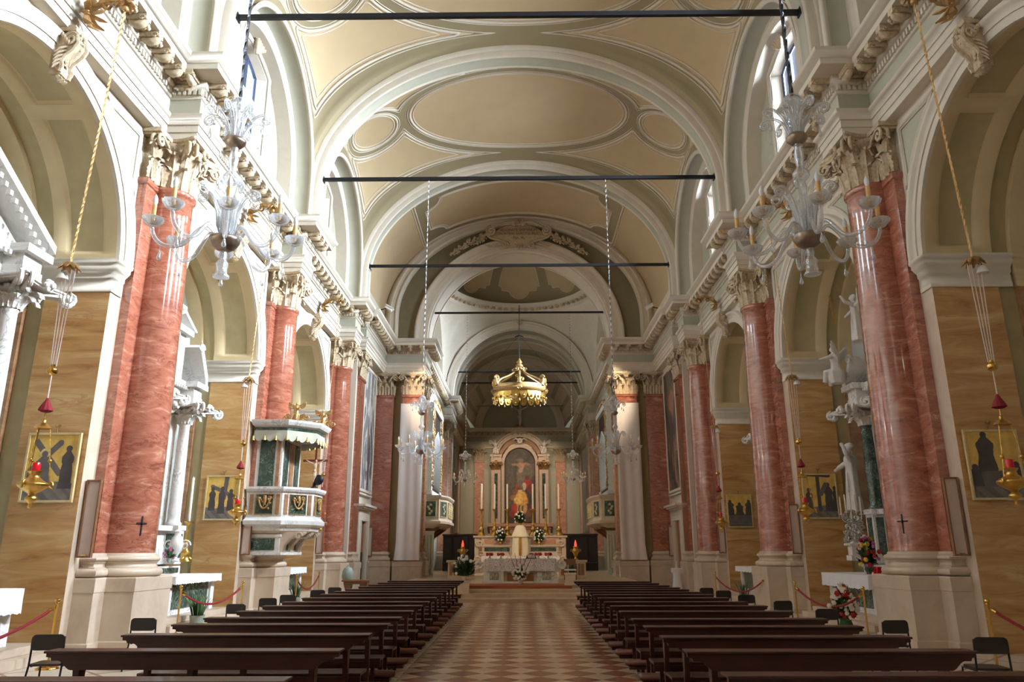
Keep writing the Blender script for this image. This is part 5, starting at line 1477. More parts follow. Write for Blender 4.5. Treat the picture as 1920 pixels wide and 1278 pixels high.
# ================================================================== side altars
def side_altar(s, yc, lab, xf, hw, colm, ped, bot=2.2, top=5.6, mensa=1.25):
    """built for the left (x grows to the nave); local origin on the chapel back wall"""
    t = thing('side_altar', lab, 'altar', (s*9.38, yc, 0), 0 if s < 0 else PI, 'side altars')
    xb = 9.38-xf; xm = 9.38-7.5
    mb = MB(); mb.box(.02,xm+.42,-2.0,2.0,0,.14); mb.box(.02,xm+.22,-1.8,1.8,.14,.26); mb.build('altar_step', M['white'], t, bevel=.01)
    mb = MB(); mb.box(.02,xm-.10,-mensa+.08,mensa-.08,.26,.98); mb.box(.02,xm,-mensa,mensa,.98,1.06)
    for q in (-1, 1): mb.box(xm-.14,xm-.04,q*(mensa-.1)-.1,q*(mensa-.1)+.1,.26,.98)
    mb.build('altar_block', M['altar'], t, bevel=.008)
    mb = MB(); mb.box(xm-.10,xm-.085,-mensa+.28,mensa-.28,.38,.90); mb.box(.5,xm-.25,-mensa+.066,-mensa+.08,.36,.90); mb.box(.5,xm-.25,mensa-.08,mensa-.066,.36,.90); mb.build('green_frontal', M['green'], t)
    mb = MB(); mb.box(.02,.95,-mensa,mensa,1.06,1.26); mb.box(.02,.62,-mensa*.95,mensa*.95,1.26,1.36); mb.build('gradine', M['altar'], t, bevel=.006)
    mb = MB(); mb.box(.95,.962,-mensa*.9,mensa*.9,1.10,1.22); mb.build('gradine_inlay', M['green'], t)
    # retable
    mb = MB(); mb.box(.02,xb-.25,-hw,hw,1.3,bot); mb.box(.02,xb-.1,-hw-.05,hw+.05,bot-.12,bot); mb.box(.02,xb-.45,-hw+.1,hw-.1,bot,top); mb.build('retable_body', M['altar'], t, bevel=.008)
    for q in (-1, 1):
        y = q*(hw-.2)
        mb = MB(); mb.box(xb-.42,xb,y-.2,y+.2,1.3,bot); mb.box(xb-.45,xb+.03,y-.23,y+.23,bot-.1,bot+.02); p = mb.build('column_pedestal', M['altar'], t, bevel=.008)
        mb = MB(); mb.box(xb,xb+.012,y-.12,y+.12,1.45,bot-.18); mb.box(xb-.36,xb-.06,y-q*0-.212,y-.2,1.45,bot-.18); mb.box(xb-.36,xb-.06,y+.2,y+.212,1.45,bot-.18); mb.build('inlay', M['green'], p)
        mb = MB(); cx = xb-.21; mb.lathe([(.19,bot+.02),(.20,bot+.07),(.16,bot+.11),(.15,bot+.2),(.15,bot+1.0),(.125,top-.55),(.14,top-.53),(.14,top-.5)], 20, c=(cx,y)); mb.build('column', M[colm], t)
        cm = column_capital(.125, .45); cm.v = [(x*1.0+cx, yy+y, z+top-.5) for x, yy, z in cm.v]; cm.build('capital', M['altar'], t, sharp=50)
        mb = MB(); mb.box(xb-.46,xb+.06,y-.26,y+.26,top,top+.2); mb.box(xb-.44,xb+.04,y-.24,y+.24,top+.2,top+.42); mb.box(xb-.5,xb+.16,y-.34,y+.34,top+.42,top+.56); mb.build('entablature_block', M['altar'], t, bevel=.006)
    mb = MB(); mb.box(.02,xb-.3,-hw+.2,hw-.2,top,top+.2); mb.box(.02,xb-.32,-hw+.2,hw-.2,top+.2,top+.42); mb.box(.02,xb-.16,-hw+.2,hw-.2,top+.42,top+.56)
    for k in range(int(hw*2/.12)): mb.box(xb-.2,xb-.1,-hw+.12*k,-hw+.12*k+.06,top+.34,top+.42)
    mb.build('entablature', M['altar'], t, bevel=.004)
    zt = top+.56
    mb = MB()
    if ped == 'triangle':
        pr = [(-.02,0),(.10,0),(.16,.06),(.16,.16),(-.02,.16)]
        for q in (-1, 1):
            rows = []
            for y, z in ((q*(hw+.2),zt),(0,zt+hw*.62)): rows.append([(xb-.35+u*3,y,z+v*1.4) for u, v in pr])
            mb.strip(rows, 0, False); rows = [[(xb-.05,r,z) for r, z in ((0,0),)]]
            n = int(hw/.13)
            for k in range(n):
                y = q*(hw+.1)*(1-k/n); z = zt+hw*.62*(k/n)-.06; mb.box(xb-.0,xb+.08,y-.035,y+.035,z,z+.08)
            for k in range(9):
                mb.tube(spiral((xb-.05,q*(hw+.05)-q*.05*k,zt+.22+.03*k+.05*(k%2)),.09,.01,1.2,8,'yz',k), .03, 5)
            for k in range(5): mb.tube([(xb-.05,q*(hw+.12),zt+.1),(xb-.02,q*(hw+.2+.03*k),zt+.3-.03*k),(xb-.02,q*(hw+.22+.05*k),zt+.42-.07*k)], [.05,.06,.02], 5, flat=.5)
        mb.prism([(-hw,zt),(hw,zt),(0,zt+hw*.6)], lambda u, v: (.02,u,v), lambda u, v: (xb-.3,u,v))
    elif ped == 'broken':
        for q in (-1, 1):
            pts = [(q*(hw+.12),zt),(q*(hw+.08),zt+.25),(q*(hw-.12),zt+.55),(q*(hw-.32),zt+.85),(q*(hw-.5),zt+.98)]
            mb.prism([(p[0],p[1]) for p in pts]+[(p[0]-q*.14,p[1]-.10) for p in pts[::-1]], lambda u, v: (xb-.5,u,v), lambda u, v: (xb+.14,u,v))
            mb.tube(spiral((xb+.14,q*(hw-.46),zt+.88),.12,.02,1.4,16,'yz'), .04, 6)
        mb.box(.02,xb-.2,-.5,.5,zt,zt+1.15); mb.box(.02,xb-.05,-.62,.62,zt+1.15,zt+1.3)
        for q in (-1, 1):
            mb.add([(xb-.05,q*.7,zt+1.3),(xb-.05,0,zt+1.62),(xb-.05,0,zt+1.72),(xb-.05,q*.8,zt+1.34),(.02,q*.7,zt+1.3),(.02,0,zt+1.62),(.02,0,zt+1.72),(.02,q*.8,zt+1.34)], [(0,1,2,3),(4,5,6,7),(3,2,6,7),(0,1,5,4)])
    else:
        for q in (-1, 1):
            pts = []
            for i in range(13):
                u = i/12; pts.append((q*(hw+.15-.55*u), zt+.08+.62*u**1.6))
            mb.prism(pts+[(p[0]-q*.05,p[1]-.16) for p in pts[::-1]], lambda u, v: (xb-.5,u,v), lambda u, v: (xb+.12,u,v))
            mb.tube(spiral((xb+.12,q*(hw-.42),zt+.62),.13,.02,1.5,18,'yz'), .04, 6)
            for k in range(6): mb.tube([(xb-.1,q*(hw-.1),zt+.02),(xb,q*(hw-.02-.04*k),zt-.1-.04*k)], [.05,.02], 5)
        mb.box(.02,xb-.25,-.45,.45,zt,zt+.9)
    mb.build('pediment', M['altar'], t)
    canvas('altar_painting', 2*(hw-.55), top-bot-.4, 30, 50, lambda u, v: tuple(c*(.7+.4*sin(u*7+v*3)*sin(v*4)) for c in (srgb(128,112,92) if math.hypot(u,(v-1.6)*.6) > .5 else srgb(186,150,120))), t)
    pn = kids(t)[-1]; pn.location = (xb-.43, 0, bot+.2); pn.rotation_euler = (0,0,PI/2)
    return t
side_altar(-1, 10.375, 'white marble altar with triangular pediment in the nearest left side chapel', 8.3, 1.62, 'altar', 'triangle', 2.1, 6.0, 1.3)
side_altar(-1, 18.025, 'white altar with broken curved pediment in the middle left chapel', 8.42, 1.22, 'altar', 'broken', 2.2, 5.25)
side_altar(-1, 25.675, 'farthest left side altar, hidden behind the pulpit except its table end', 8.6, 1.2, 'green', 'curved')
side_altar(1, 18.025, 'altar with dark green columns and carved angels in the middle right chapel', 8.62, 1.22, 'green', 'curved', 2.55, 5.15)
side_altar(1, 25.675, 'farthest right side altar, only its white table end showing', 8.6, 1.2, 'green', 'curved')
def altar_cloth(s, yc, lab, over, xf=7.5, hw=1.25):
    rnd = random.Random(int(yc*10)+s); loop = []
    x0, x1 = (8.35 if yc > 12 else 8.22), xf-.03
    n = 40
    pts = [(x0, yc-hw-.03)]+[(lerp(x0,x1,i/12), yc-hw-.03) for i in range(1,13)]+[(x1, yc-hw-.03+(2*hw+.06)*i/n) for i in range(1,n+1)]+[(lerp(x1,x0,i/12), yc+hw+.03) for i in range(1,13)]
    mb = MB(); rows = []
    for i, (x, y) in enumerate(pts):
        w = .018*sin(i*1.9); ox = -w if abs(y-yc) < hw else 0; oy = (w if y > yc else -w) if abs(abs(y-yc)-hw-.03) < .01 else 0
        sc = .02*abs(sin(i*1.57))
        rows.append([(s*x,y,1.075),(s*(x+ox*.3),y+oy*.3,1.075-over*.4),(s*(x+ox-.015),y+oy,1.075-over+sc)])
    mb.strip(rows)
    mb.box(min(s*x0,s*x1), max(s*x0,s*x1), yc-hw-.03, yc+hw+.03, 1.064, 1.078)
    tag(mb.build('altar_cloth', M['linen']), lab, 'tablecloth', 'white altar cloths', 'thing')
altar_cloth(-1, 10.375, 'white cloth corner on the altar at the left edge of the picture', .36, 7.42)
altar_cloth(-1, 18.025, 'white lace-edged cloth on the left altar with the gold candlestick', .17, 7.42)
altar_cloth(-1, 25.675, 'white altar cloth showing left of the spiky plant under the pulpit', .20, 7.42)
altar_cloth(1, 18.025, 'white fringed cloth on the right altar with red candle glasses', .30, 7.42)
altar_cloth(1, 25.675, 'white altar cloth peeping out beside the second right column pedestal', .17, 7.42)

def candlestick(lab, loc, h, ch, k=1.0, grp=None, m='gold', candle=True):
    t = thing('candlestick', lab, 'candlestick', loc, 0, grp)
    mb = MB()
    mb.lathe([(.15*k,0),(.15*k,.03*h),(.11*k,.06*h),(.11*k,.2*h),(.13*k,.22*h),(.06*k,.30*h),(.045*k,.36*h),(.07*k,.40*h),(.035*k,.46*h),(.045*k,.55*h),(.03*k,.66*h),(.04*k,.8*h),(.03*k,.9*h),(.07*k,.93*h),(.11*k,.97*h),(.11*k,1.0*h),(.03*k,1.0*h)], 14)
    for j in range(3):
        a = j*2.094+.5; mb.tube([(.1*k*cos(a),.1*k*sin(a),.1*h),(.17*k*cos(a),.17*k*sin(a),.05*h),(.16*k*cos(a),.16*k*sin(a),0)], [.04*k,.035*k,.03*k], 6)
    mb.build('stick', M[m], t)
    if candle:
        mb = MB(); mb.lathe([(.038*k,h),(.036*k,h+ch),(.01,h+ch+.01),(.004,h+ch+.04)], 12); mb.build('candle', M['candle'], t)
    return t
candlestick('tall gold candlestick with a long candle on the middle left altar', (-8.12,18.75,1.36), .95, 1.05, .9)
urn = thing('carved_urn', 'white scrolled urn beside the gold candlestick on the left altar', 'urn', (-8.15,18.3,1.36))
mb = MB(); mb.lathe([(.10,0),(.11,.03),(.04,.08),(.05,.14),(.15,.3),(.17,.42),(.12,.55),(.07,.62),(.1,.7),(.03,.75)], 18); mb.build('body', M['altar'], urn)
mb = MB()
for q in (-1, 1): mb.tube(spiral((q*.2,0,.38),.13,.03,1.3,16,'xz'), .022, 6)
mb.build('handle', M['altar'], urn)
bouquet('potted_orchid', 'magenta orchid beside the nearest left column base', (-7.95,17.55,1.36), .22, .12, ['pflower'], 5, 'pot', .10, .06, nf=7, nl=8, fs=.03)
for s, z, lab in ((-1,2.05,'small dark cross fixed on the nearest left red column'),(1,2.05,'small dark cross fixed on the nearest right red column')):
    mb = MB(); mb.box(-.012,.012,-.01,.01,-.17,.17); mb.box(-.09,.09,-.01,.01,.03,.055); mb.ball((0,-.012,.042), .025, 6, 5)
    o = mb.build('wall_cross', M['iron']); a = rad(-38) if s < 0 else rad(218); o.location = (s*7.27+.515*cos(a)*1.0, 14.2+.515*sin(a), z); o.rotation_euler = (0,0,a+PI/2); tag(o, lab, 'cross', None, 'thing')

# right middle chapel
cb = thing('candelabrum', 'silver branched candelabrum with five white candles on the right altar', 'candelabrum', (7.98,18.55,1.36))
mb = MB(); mb.box(-.18,.18,-.15,.15,0,.12); mb.box(-.14,.14,-.12,.12,.12,.34); mb.box(-.2,.2,-.17,.17,.34,.40); mb.build('marble_plinth', M['altar'], cb, bevel=.008)
mb = MB()
for k in range(26):
    a = k*2.4; r = .05+.18*abs(sin(k*1.3)); z = .44+.62*(k/26); mb.tube(spiral((r*cos(a)*.9,r*sin(a)*.5,z),.07,.012,1.2,9,'xz',a), .022, 5)
mb.tube([(0,0,.40),(0,0,1.12)], [.06,.03], 8); mb.lathe([(.16,.40),(.14,.44),(.06,.5),(.09,.56)], 14)
for k in range(5): mb.tube(bez((0,0,.75),(.02*(k-2),0,1.0),(.12*(k-2),0,.78),(.12*(k-2),0,1.06+.05*(2-abs(k-2))),8), .014, 6)
mb.build('branches', M['silver'], cb)
for k in range(5):
    mb = MB(); x = .12*(k-2); z = 1.06+.05*(2-abs(k-2)); mb.lathe([(.05,z),(.05,z+.015),(.018,z+.02),(.018,z+.42),(.0,z+.43)], 10, c=(x,0)); mb.build('candle', M['candle'], cb)
bouquet('flower_vase', 'mixed lilies and pink flowers in a dark vase on the right altar', (7.75,17.45,1.07), .62, .26, ['wflower','pflower','yflower','rflower'], 9, 'green', .2, .10, nf=56, nl=60, fs=.042)
for k in range(4):
    mb = MB(); mb.lathe([(0,0),(.045,0),(.048,.15),(.042,.155),(.0,.12)], 14)
    o = mb.build('candle_glass', M['redglass']); o.location = (7.98+.115*k, 17.72+.03*(k%2), 1.078); tag(o, 'red glass votive candle in the row of four on the white right altar cloth', 'candle', 'red votive candles', 'thing')
mb = MB(); mb.lathe([(0,0),(.05,0),(.055,.02),(0,.015)], 12); mb.lathe([(.012,.018),(.014,.03),(.006,.055),(0,.06)], 8, m=1)
o = mb.build('tealight', [M['brass'], M['flame']]); o.location = (7.62,17.0,1.078); tag(o, 'small lit tealight on the right altar cloth next to the column base', 'candle', None, 'thing')
bouquet('flower_arrangement', 'large floor bouquet of white roses and red flowers before the right altar', (6.45,15.85,0), .62, .27, ['wflower','rflower','wflower'], 14, 'leaf', .30, .13, nf=84, nl=80, fs=.045)
eb = thing('votive_board', 'tall brown board hung with silver medals, on the wall of the right chapel', 'board', (8.98,20.72,1.75))
mb = MB(); mb.box(-.14,.14,-.03,0,0,1.75); mb.build('backing', M['brownwood'], eb, bevel=.006)
for k in range(6): mb = MB(); mb.ball((.03*(-1)**k,-.035,.2+.27*k), .07, 10, 6, sc=(1,.15,1)); mb.build('medal', M['silver'], eb)
def statue(lab, loc, rz, h, **kw):
    g = figure(h, **kw); o = g.build('statue', M['statue'], remesh=.02*h); o.location = loc; o.rotation_euler = (0,0,rz); tag(o, lab, 'statue', 'carved figures of the right altar', 'thing'); return o
statue('white standing statue beside the green columns of the right altar', (8.55,19.55,2.55), rad(250), 1.75, arms=((.2,.0,.95),(-.12,-.1,.6)))
statue('white seated angel on the left curl of the right altar pediment', (8.25,19.05,5.75), rad(225), 1.15, arms=((.3,-.1,.55),(-.35,-.1,.62)), wings=True, seated=True)
statue('white angel holding a gold cross, topmost on the right altar', (8.5,18.1,6.62), rad(240), 1.25, arms=((.28,-.1,.9),(-.2,-.1,.6)), wings=True)
mb = MB(); mb.box(-.02,.02,-.02,.02,0,.75); mb.box(-.16,.16,-.02,.02,.46,.50); o = mb.build('gold_cross', M['gold']); o.location = (7.98,18.2,7.1); o.rotation_euler = (0,rad(-28),rad(60)); tag(o, 'slim gold cross held by the topmost angel of the right altar', 'cross', None, 'thing')

# ---- potted snake plants
def snake_plant(lab, loc, h, seed):
    rnd = random.Random(seed); t = thing('potted_plant', lab, 'plant', loc, 0, 'potted spiky plants')
    mb = MB(); mb.lathe([(0,0),(.12,0),(.15,.22),(.16,.28),(.145,.28),(.13,.24),(0,.24)], 18); mb.build('pot', M['pot'], t)
    for k in range(15):
        a = k*2.4; q = .02+.09*(k/15); l = h*rnd.uniform(.7,1.05); sp = .05+.20*(k/15); mb = MB()
        pts = [(q*cos(a),q*sin(a),.23),((q+sp*.3)*cos(a),(q+sp*.3)*sin(a),.23+l*.5),((q+sp*1.1)*cos(a),(q+sp*1.1)*sin(a),.23+l)]
        mb.tube(bez(pts[0],pts[1],pts[1],pts[2],6), [.03,.05,.054,.05,.042,.026,.002], 4, flat=.2); mb.build('leaf_blade', M['leaf'] if k % 3 else M['leafy'], t)
snake_plant('spiky potted plant in a grey pot beside the left draped altar', (-6.95,17.0,0), .55, 1)
snake_plant('spiky potted plant standing below the pulpit on the left', (-6.75,23.6,0), .6, 2)
snake_plant('spiky potted plant on the right beside the second column pedestal', (6.6,23.4,0), .6, 3)

# ---- last bay: doors, wall paintings, small furniture
for s in (-1, 1):
    d = tag(bpy.data.objects.new('door_%d' % (1 if s < 0 else 2), None), kind='structure'); COL.objects.link(d); d.location = (s*6.85,33.25,0)
    q = lambda x: (x, 0)[0]
    def bx(mb, x0, x1, y0, y1, z0, z1): a, b = -s*x0, -s*x1; mb.box(min(a,b), max(a,b), y0, y1, z0, z1)
    mb = MB(); bx(mb,-.12,-.06,-.70,.70,1.55,2.85); mb.build('door_panel', M['doorwood'], d, 'structure')
    mb = MB(); bx(mb,-.12,-.06,-.70,.70,.0,1.55); mb.build('door_panel', M['darkdoor'] if s < 0 else M['doorwood'], d, 'structure')
    mb = MB()
    for y in (-.9,.9): bx(mb,.002,.10,y-.2,y+.2,0,2.845); bx(mb,.004,.14,y-.19+(.28 if y < 0 else 0),y+.19-(.28 if y > 0 else 0),0,2.84)
    bx(mb,.002,.10,-1.1,1.1,2.85,3.05); bx(mb,.002,.08,-1.0,1.0,3.052,3.29); bx(mb,.002,.20,-1.12,1.12,3.292,3.35); bx(mb,.002,.30,-1.2,1.2,3.352,3.42); bx(mb,.002,.38,-1.28,1.28,3.422,3.52)
    mb.build('door_frame', M['stucco'], d, 'structure', bevel=.01)
    t = thing('wall_painting', 'tall washed-out painting in a pale frame above the left doorway' if s < 0 else 'tall dark painting in a pale frame above the right doorway', 'painting', (s*6.82,33.22,4.05), PI/2 if s < 0 else -PI/2)
    base = (srgb(196,190,184), srgb(120,116,114), srgb(86,84,86)) if s < 0 else (srgb(96,78,62), srgb(54,46,44), srgb(150,112,84))  # left canvas colours paled to stand in for glare on it
    def fn(u, v, base=base):
        c = base[0]
        n = mnoise.noise(Vector((u*1.6, v*.9, 3.1*s)))
        if n > .12: c = base[1]
        if n < -.25: c = base[2]
        for x, b, h in ((-.4,.5,1.9),(.35,.3,2.2),(.0,1.9,1.7)):
            if robed((u,v), x, b, h, .2): c = base[1] if x < .2 else base[2]
        return c
    canvas('canvas', 2.5, 5.4, 50, 100, fn, t).location = (0,-.05,.06)
    mb = MB()
    for x0, x1, z0, z1 in ((-1.32,-1.2,.12,5.4),(1.2,1.32,.12,5.4),(-1.32,1.32,0,.12),(-1.32,1.32,5.4,5.52)): mb.box(x0,x1,-.09,0,z0,z1)
    mb.build('frame', M['stucco'], t, bevel=.02)
    # ledge between door and painting
    mb = MB(); mb.box(-.0,.12,-1.35,1.35,0,.08); o = mb.build('trim_%d' % (3 if s < 0 else 4), M['stucco'], kind='structure'); o.location = (s*6.85,33.22,3.92); o.rotation_euler = (0,0,0 if s < 0 else PI)
tb = thing('console_table', 'small brown wooden table past the left pews beside the column', 'table', (-5.27,25.2,0))
mb = MB(); mb.box(-.44,.44,-.22,.22,.66,.71); mb.box(-.38,.38,-.18,.18,.58,.66); mb.build('tabletop', M['brownwood'], tb, bevel=.01)
for x in (-.26,.26):
    mb = MB(); mb.prism([(-.09,0),(.09,0),(.05,.1),(.04,.3),(.10,.5),(.12,.58),(-.12,.58),(-.10,.5),(-.04,.3),(-.05,.1)], lambda u, v, x=x: (x+u,-.14,v), lambda u, v, x=x: (x+u,.14,v)); mb.build('leg', M['brownwood'], tb)
mb = MB(); mb.lathe([(.0,0),(.16,0),(.19,.10),(.17,.26),(.12,.36),(.04,.40),(.0,.40)], 18); mb.tube([(-.05,0,.40),(0,0,.45),(.05,0,.40)], .015, 6)
o = mb.build('domed_vessel', M['pot']); o.location = (-5.58,25.25,.711); tag(o, 'grey domed vessel standing on the small brown table at left', 'vessel', None, 'thing')
ds = thing('draped_stand', 'white cloth draped stand with a small candle beside the right doorway', 'stand', (6.25,31.3,0))
mb = MB(); mb.lathe([(.0,.90),(.16,.90),(.17,.85),(.15,.6),(.19,.25),(.21,.0),(.0,0)], 20, lobes=8, lob=.07); mb.build('drape', M['linen'], ds)
mb = MB(); mb.box(-.22,.22,-.12,.12,.74,.92); mb.build('cloth_top', M['linen'], ds, bevel=.03)
mb = MB(); mb.lathe([(.05,.92),(.05,.95),(.02,.96),(.02,1.18),(0,1.19)], 10); mb.build('candle', M['candle'], ds)
for s in (-1, 1):
    t = thing('floodlight', 'white floodlight on a black bracket on the %s cornice before the chancel' % SIDE[s], 'floodlight', (s*5.98,30.6,11.44))
    mb = MB(); mb.tube([(0,0,0),(0,0,.16),(-s*.25,-.02,.22)], .022, 6); mb.box(-.08,.08,-.08,.08,0,.02); mb.build('bracket', M['iron'], t)
    mb = MB(); mb.T = Matrix.Translation((-s*.38,-.03,.22)) @ Matrix.Rotation(-s*rad(30),4,'Y'); mb.box(-.16,.16,-.12,.12,-.07,.07); mb.box(-.19,.19,-.15,.15,.04,.08); mb.build('lamp_head', M['white_paint'], t, bevel=.01)
# ================================================================== chancel furniture
# ---- inscribed cartouche and garlands over the arch
ca = thing('inscribed_cartouche', 'scrolled stucco cartouche with a brown Latin inscription over the chancel arch', 'cartouche', (0,34.98,16.92))
mb = MB()
def cart(u, v):
    a = 2*PI*u; r = v; x = 1.42*r*cos(a)*(1-.14*abs(sin(2*a))); z = .60*r*sin(a)-.03
    return (x, -.10-.14*(1-r*r), z)
mb.grid(cart, 48, 8); mb.build('shield', M['relief'], ca)
mb = MB()
for q in (-1, 1):
    mb.tube(bez((q*.1,-.2,.62),(q*.6,-.26,.78),(q*1.0,-.22,.50),(q*1.32,-.2,.34),10), [.06]*11, 8)
    mb.tube(spiral((q*.2,-.22,.58),.14,.02,1.5,16,'xz',1.2,-q), .05, 6)
    mb.tube(spiral((q*1.38,-.2,.20),.26,.03,1.8,24,'xz',1.6,-q), .07, 7)
    mb.tube(bez((q*1.62,-.18,.1),(q*1.5,-.2,-.35),(q*.9,-.2,-.2),(q*.62,-.22,-.50),10), [.07]*11, 8)
    mb.tube(spiral((q*.66,-.22,-.58),.18,.03,1.5,18,'xz',1.6,q), .055, 6)
    for k in range(5): mb.tube([(q*.8,-.18,-.5),(q*(1.0+.12*k),-.2,-.46-.05*k),(q*(1.15+.15*k),-.16,-.62+.03*k)], [.05,.07,.015], 5, flat=.5)
    mb.ball((q*.95,-.22,.52), .09, 8, 6)
for k in range(7): mb.tube([(0,-.2,.50),(.22*sin((k-3)*.45),-.26,.50+.3*cos((k-3)*.45))], [.05,.08], 6, flat=.6)
for k in range(7): mb.tube([(0,-.2,-.55),(.22*sin((k-3)*.5),-.24,-.58-.18*cos((k-3)*.5))], [.06,.07], 6, flat=.6)
mb.build('scrollwork', M['relief'], ca)
for i, (tx, z, sz) in enumerate((('ADORATE DOMINUM', .17, .19), ('IN ATRIO SANCTO EIUS', -.05, .185), ('\u00b7 PSA. 95 \u00b7', -.27, .18))):
    c = bpy.data.curves.new('inscription', 'FONT'); c.body = tx; c.size = sz; c.align_x = 'CENTER'; c.extrude = .006; c.materials.append(M['letters'])
    tmp = bpy.data.objects.new('lettering', c); COL.objects.link(tmp); me = bpy.data.meshes.new_from_object(tmp.evaluated_get(bpy.context.evaluated_depsgraph_get())); bpy.data.objects.remove(tmp)
    o = bpy.data.objects.new('inscription', me); COL.objects.link(o); o.parent = ca; o.location = (0,-.262+.03*abs(i-1)*.8,z); o.rotation_euler = (PI/2,0,0)
for q in (-1, 1):
    rnd = random.Random(4); mb = MB()
    for k in range(90):
        u = k/90; a = rad(lerp(19, 39, u)); r = 5.38; w = .22*(1-.6*u)
        mb.ball((q*(r*sin(a)+rnd.uniform(-w,w)), 34.96-rnd.random()*.12, 11.72+r*cos(a)+rnd.uniform(-w,w)), rnd.uniform(.035,.085)*(1-.3*u), 7, 5)
        if k % 3 == 0: mb.tube([(q*r*sin(a),34.93,11.72+r*cos(a)),(q*(r*sin(a)+rnd.uniform(-.2,.2)),34.84,11.72+r*cos(a)+rnd.uniform(-.2,.2))], [.05,.012], 5, flat=.4)
    for k in range(8): mb.tube([(q*1.75,34.95,16.82),(q*(1.9+.1*sin(k)),34.85,16.8+.25*cos(k*.8))], [.06,.07], 5, flat=.5)
    tag(mb.build('stucco_garland', M['relief']), 'stucco fruit garland curving down %s of the inscribed cartouche' % SIDE[q], 'garland', 'stucco garlands', 'thing')

# ---- white cloths hung over the pilasters of the arch
for s in (-1, 1):
    mb = MB(); rnd = random.Random(3+s)
    def fn(u, v):
        x = lerp(-.52, .52, u); z = lerp(1.2, 8.30, v)
        y = -.03*sin(u*15+.6*sin(v*2))*(.4+.6*(1-v)) - .025*sin(u*7+2)
        return (x*(1+.16*max(0,1-(z-1.2)/.6)*.6), y-.14*max(0,1-(z-1.2)/.7)**.7, z)
    mb.grid(fn, 36, 50)
    for q in (-1, 1): mb.grid(lambda u, v, q=q: (fn((q+1)/2, v)[0], fn((q+1)/2, v)[1]+.30*u, lerp(1.2,8.3,v)), 4, 50)
    o = mb.build('pilaster_cloth', M['banner'], sharp=70); o.location = (s*5.08,34.78,0)
    tag(o, 'long white cloth hanging over the pilaster %s of the chancel arch' % SIDE[s], 'cloth', 'white cloths on the arch pilasters', 'thing')

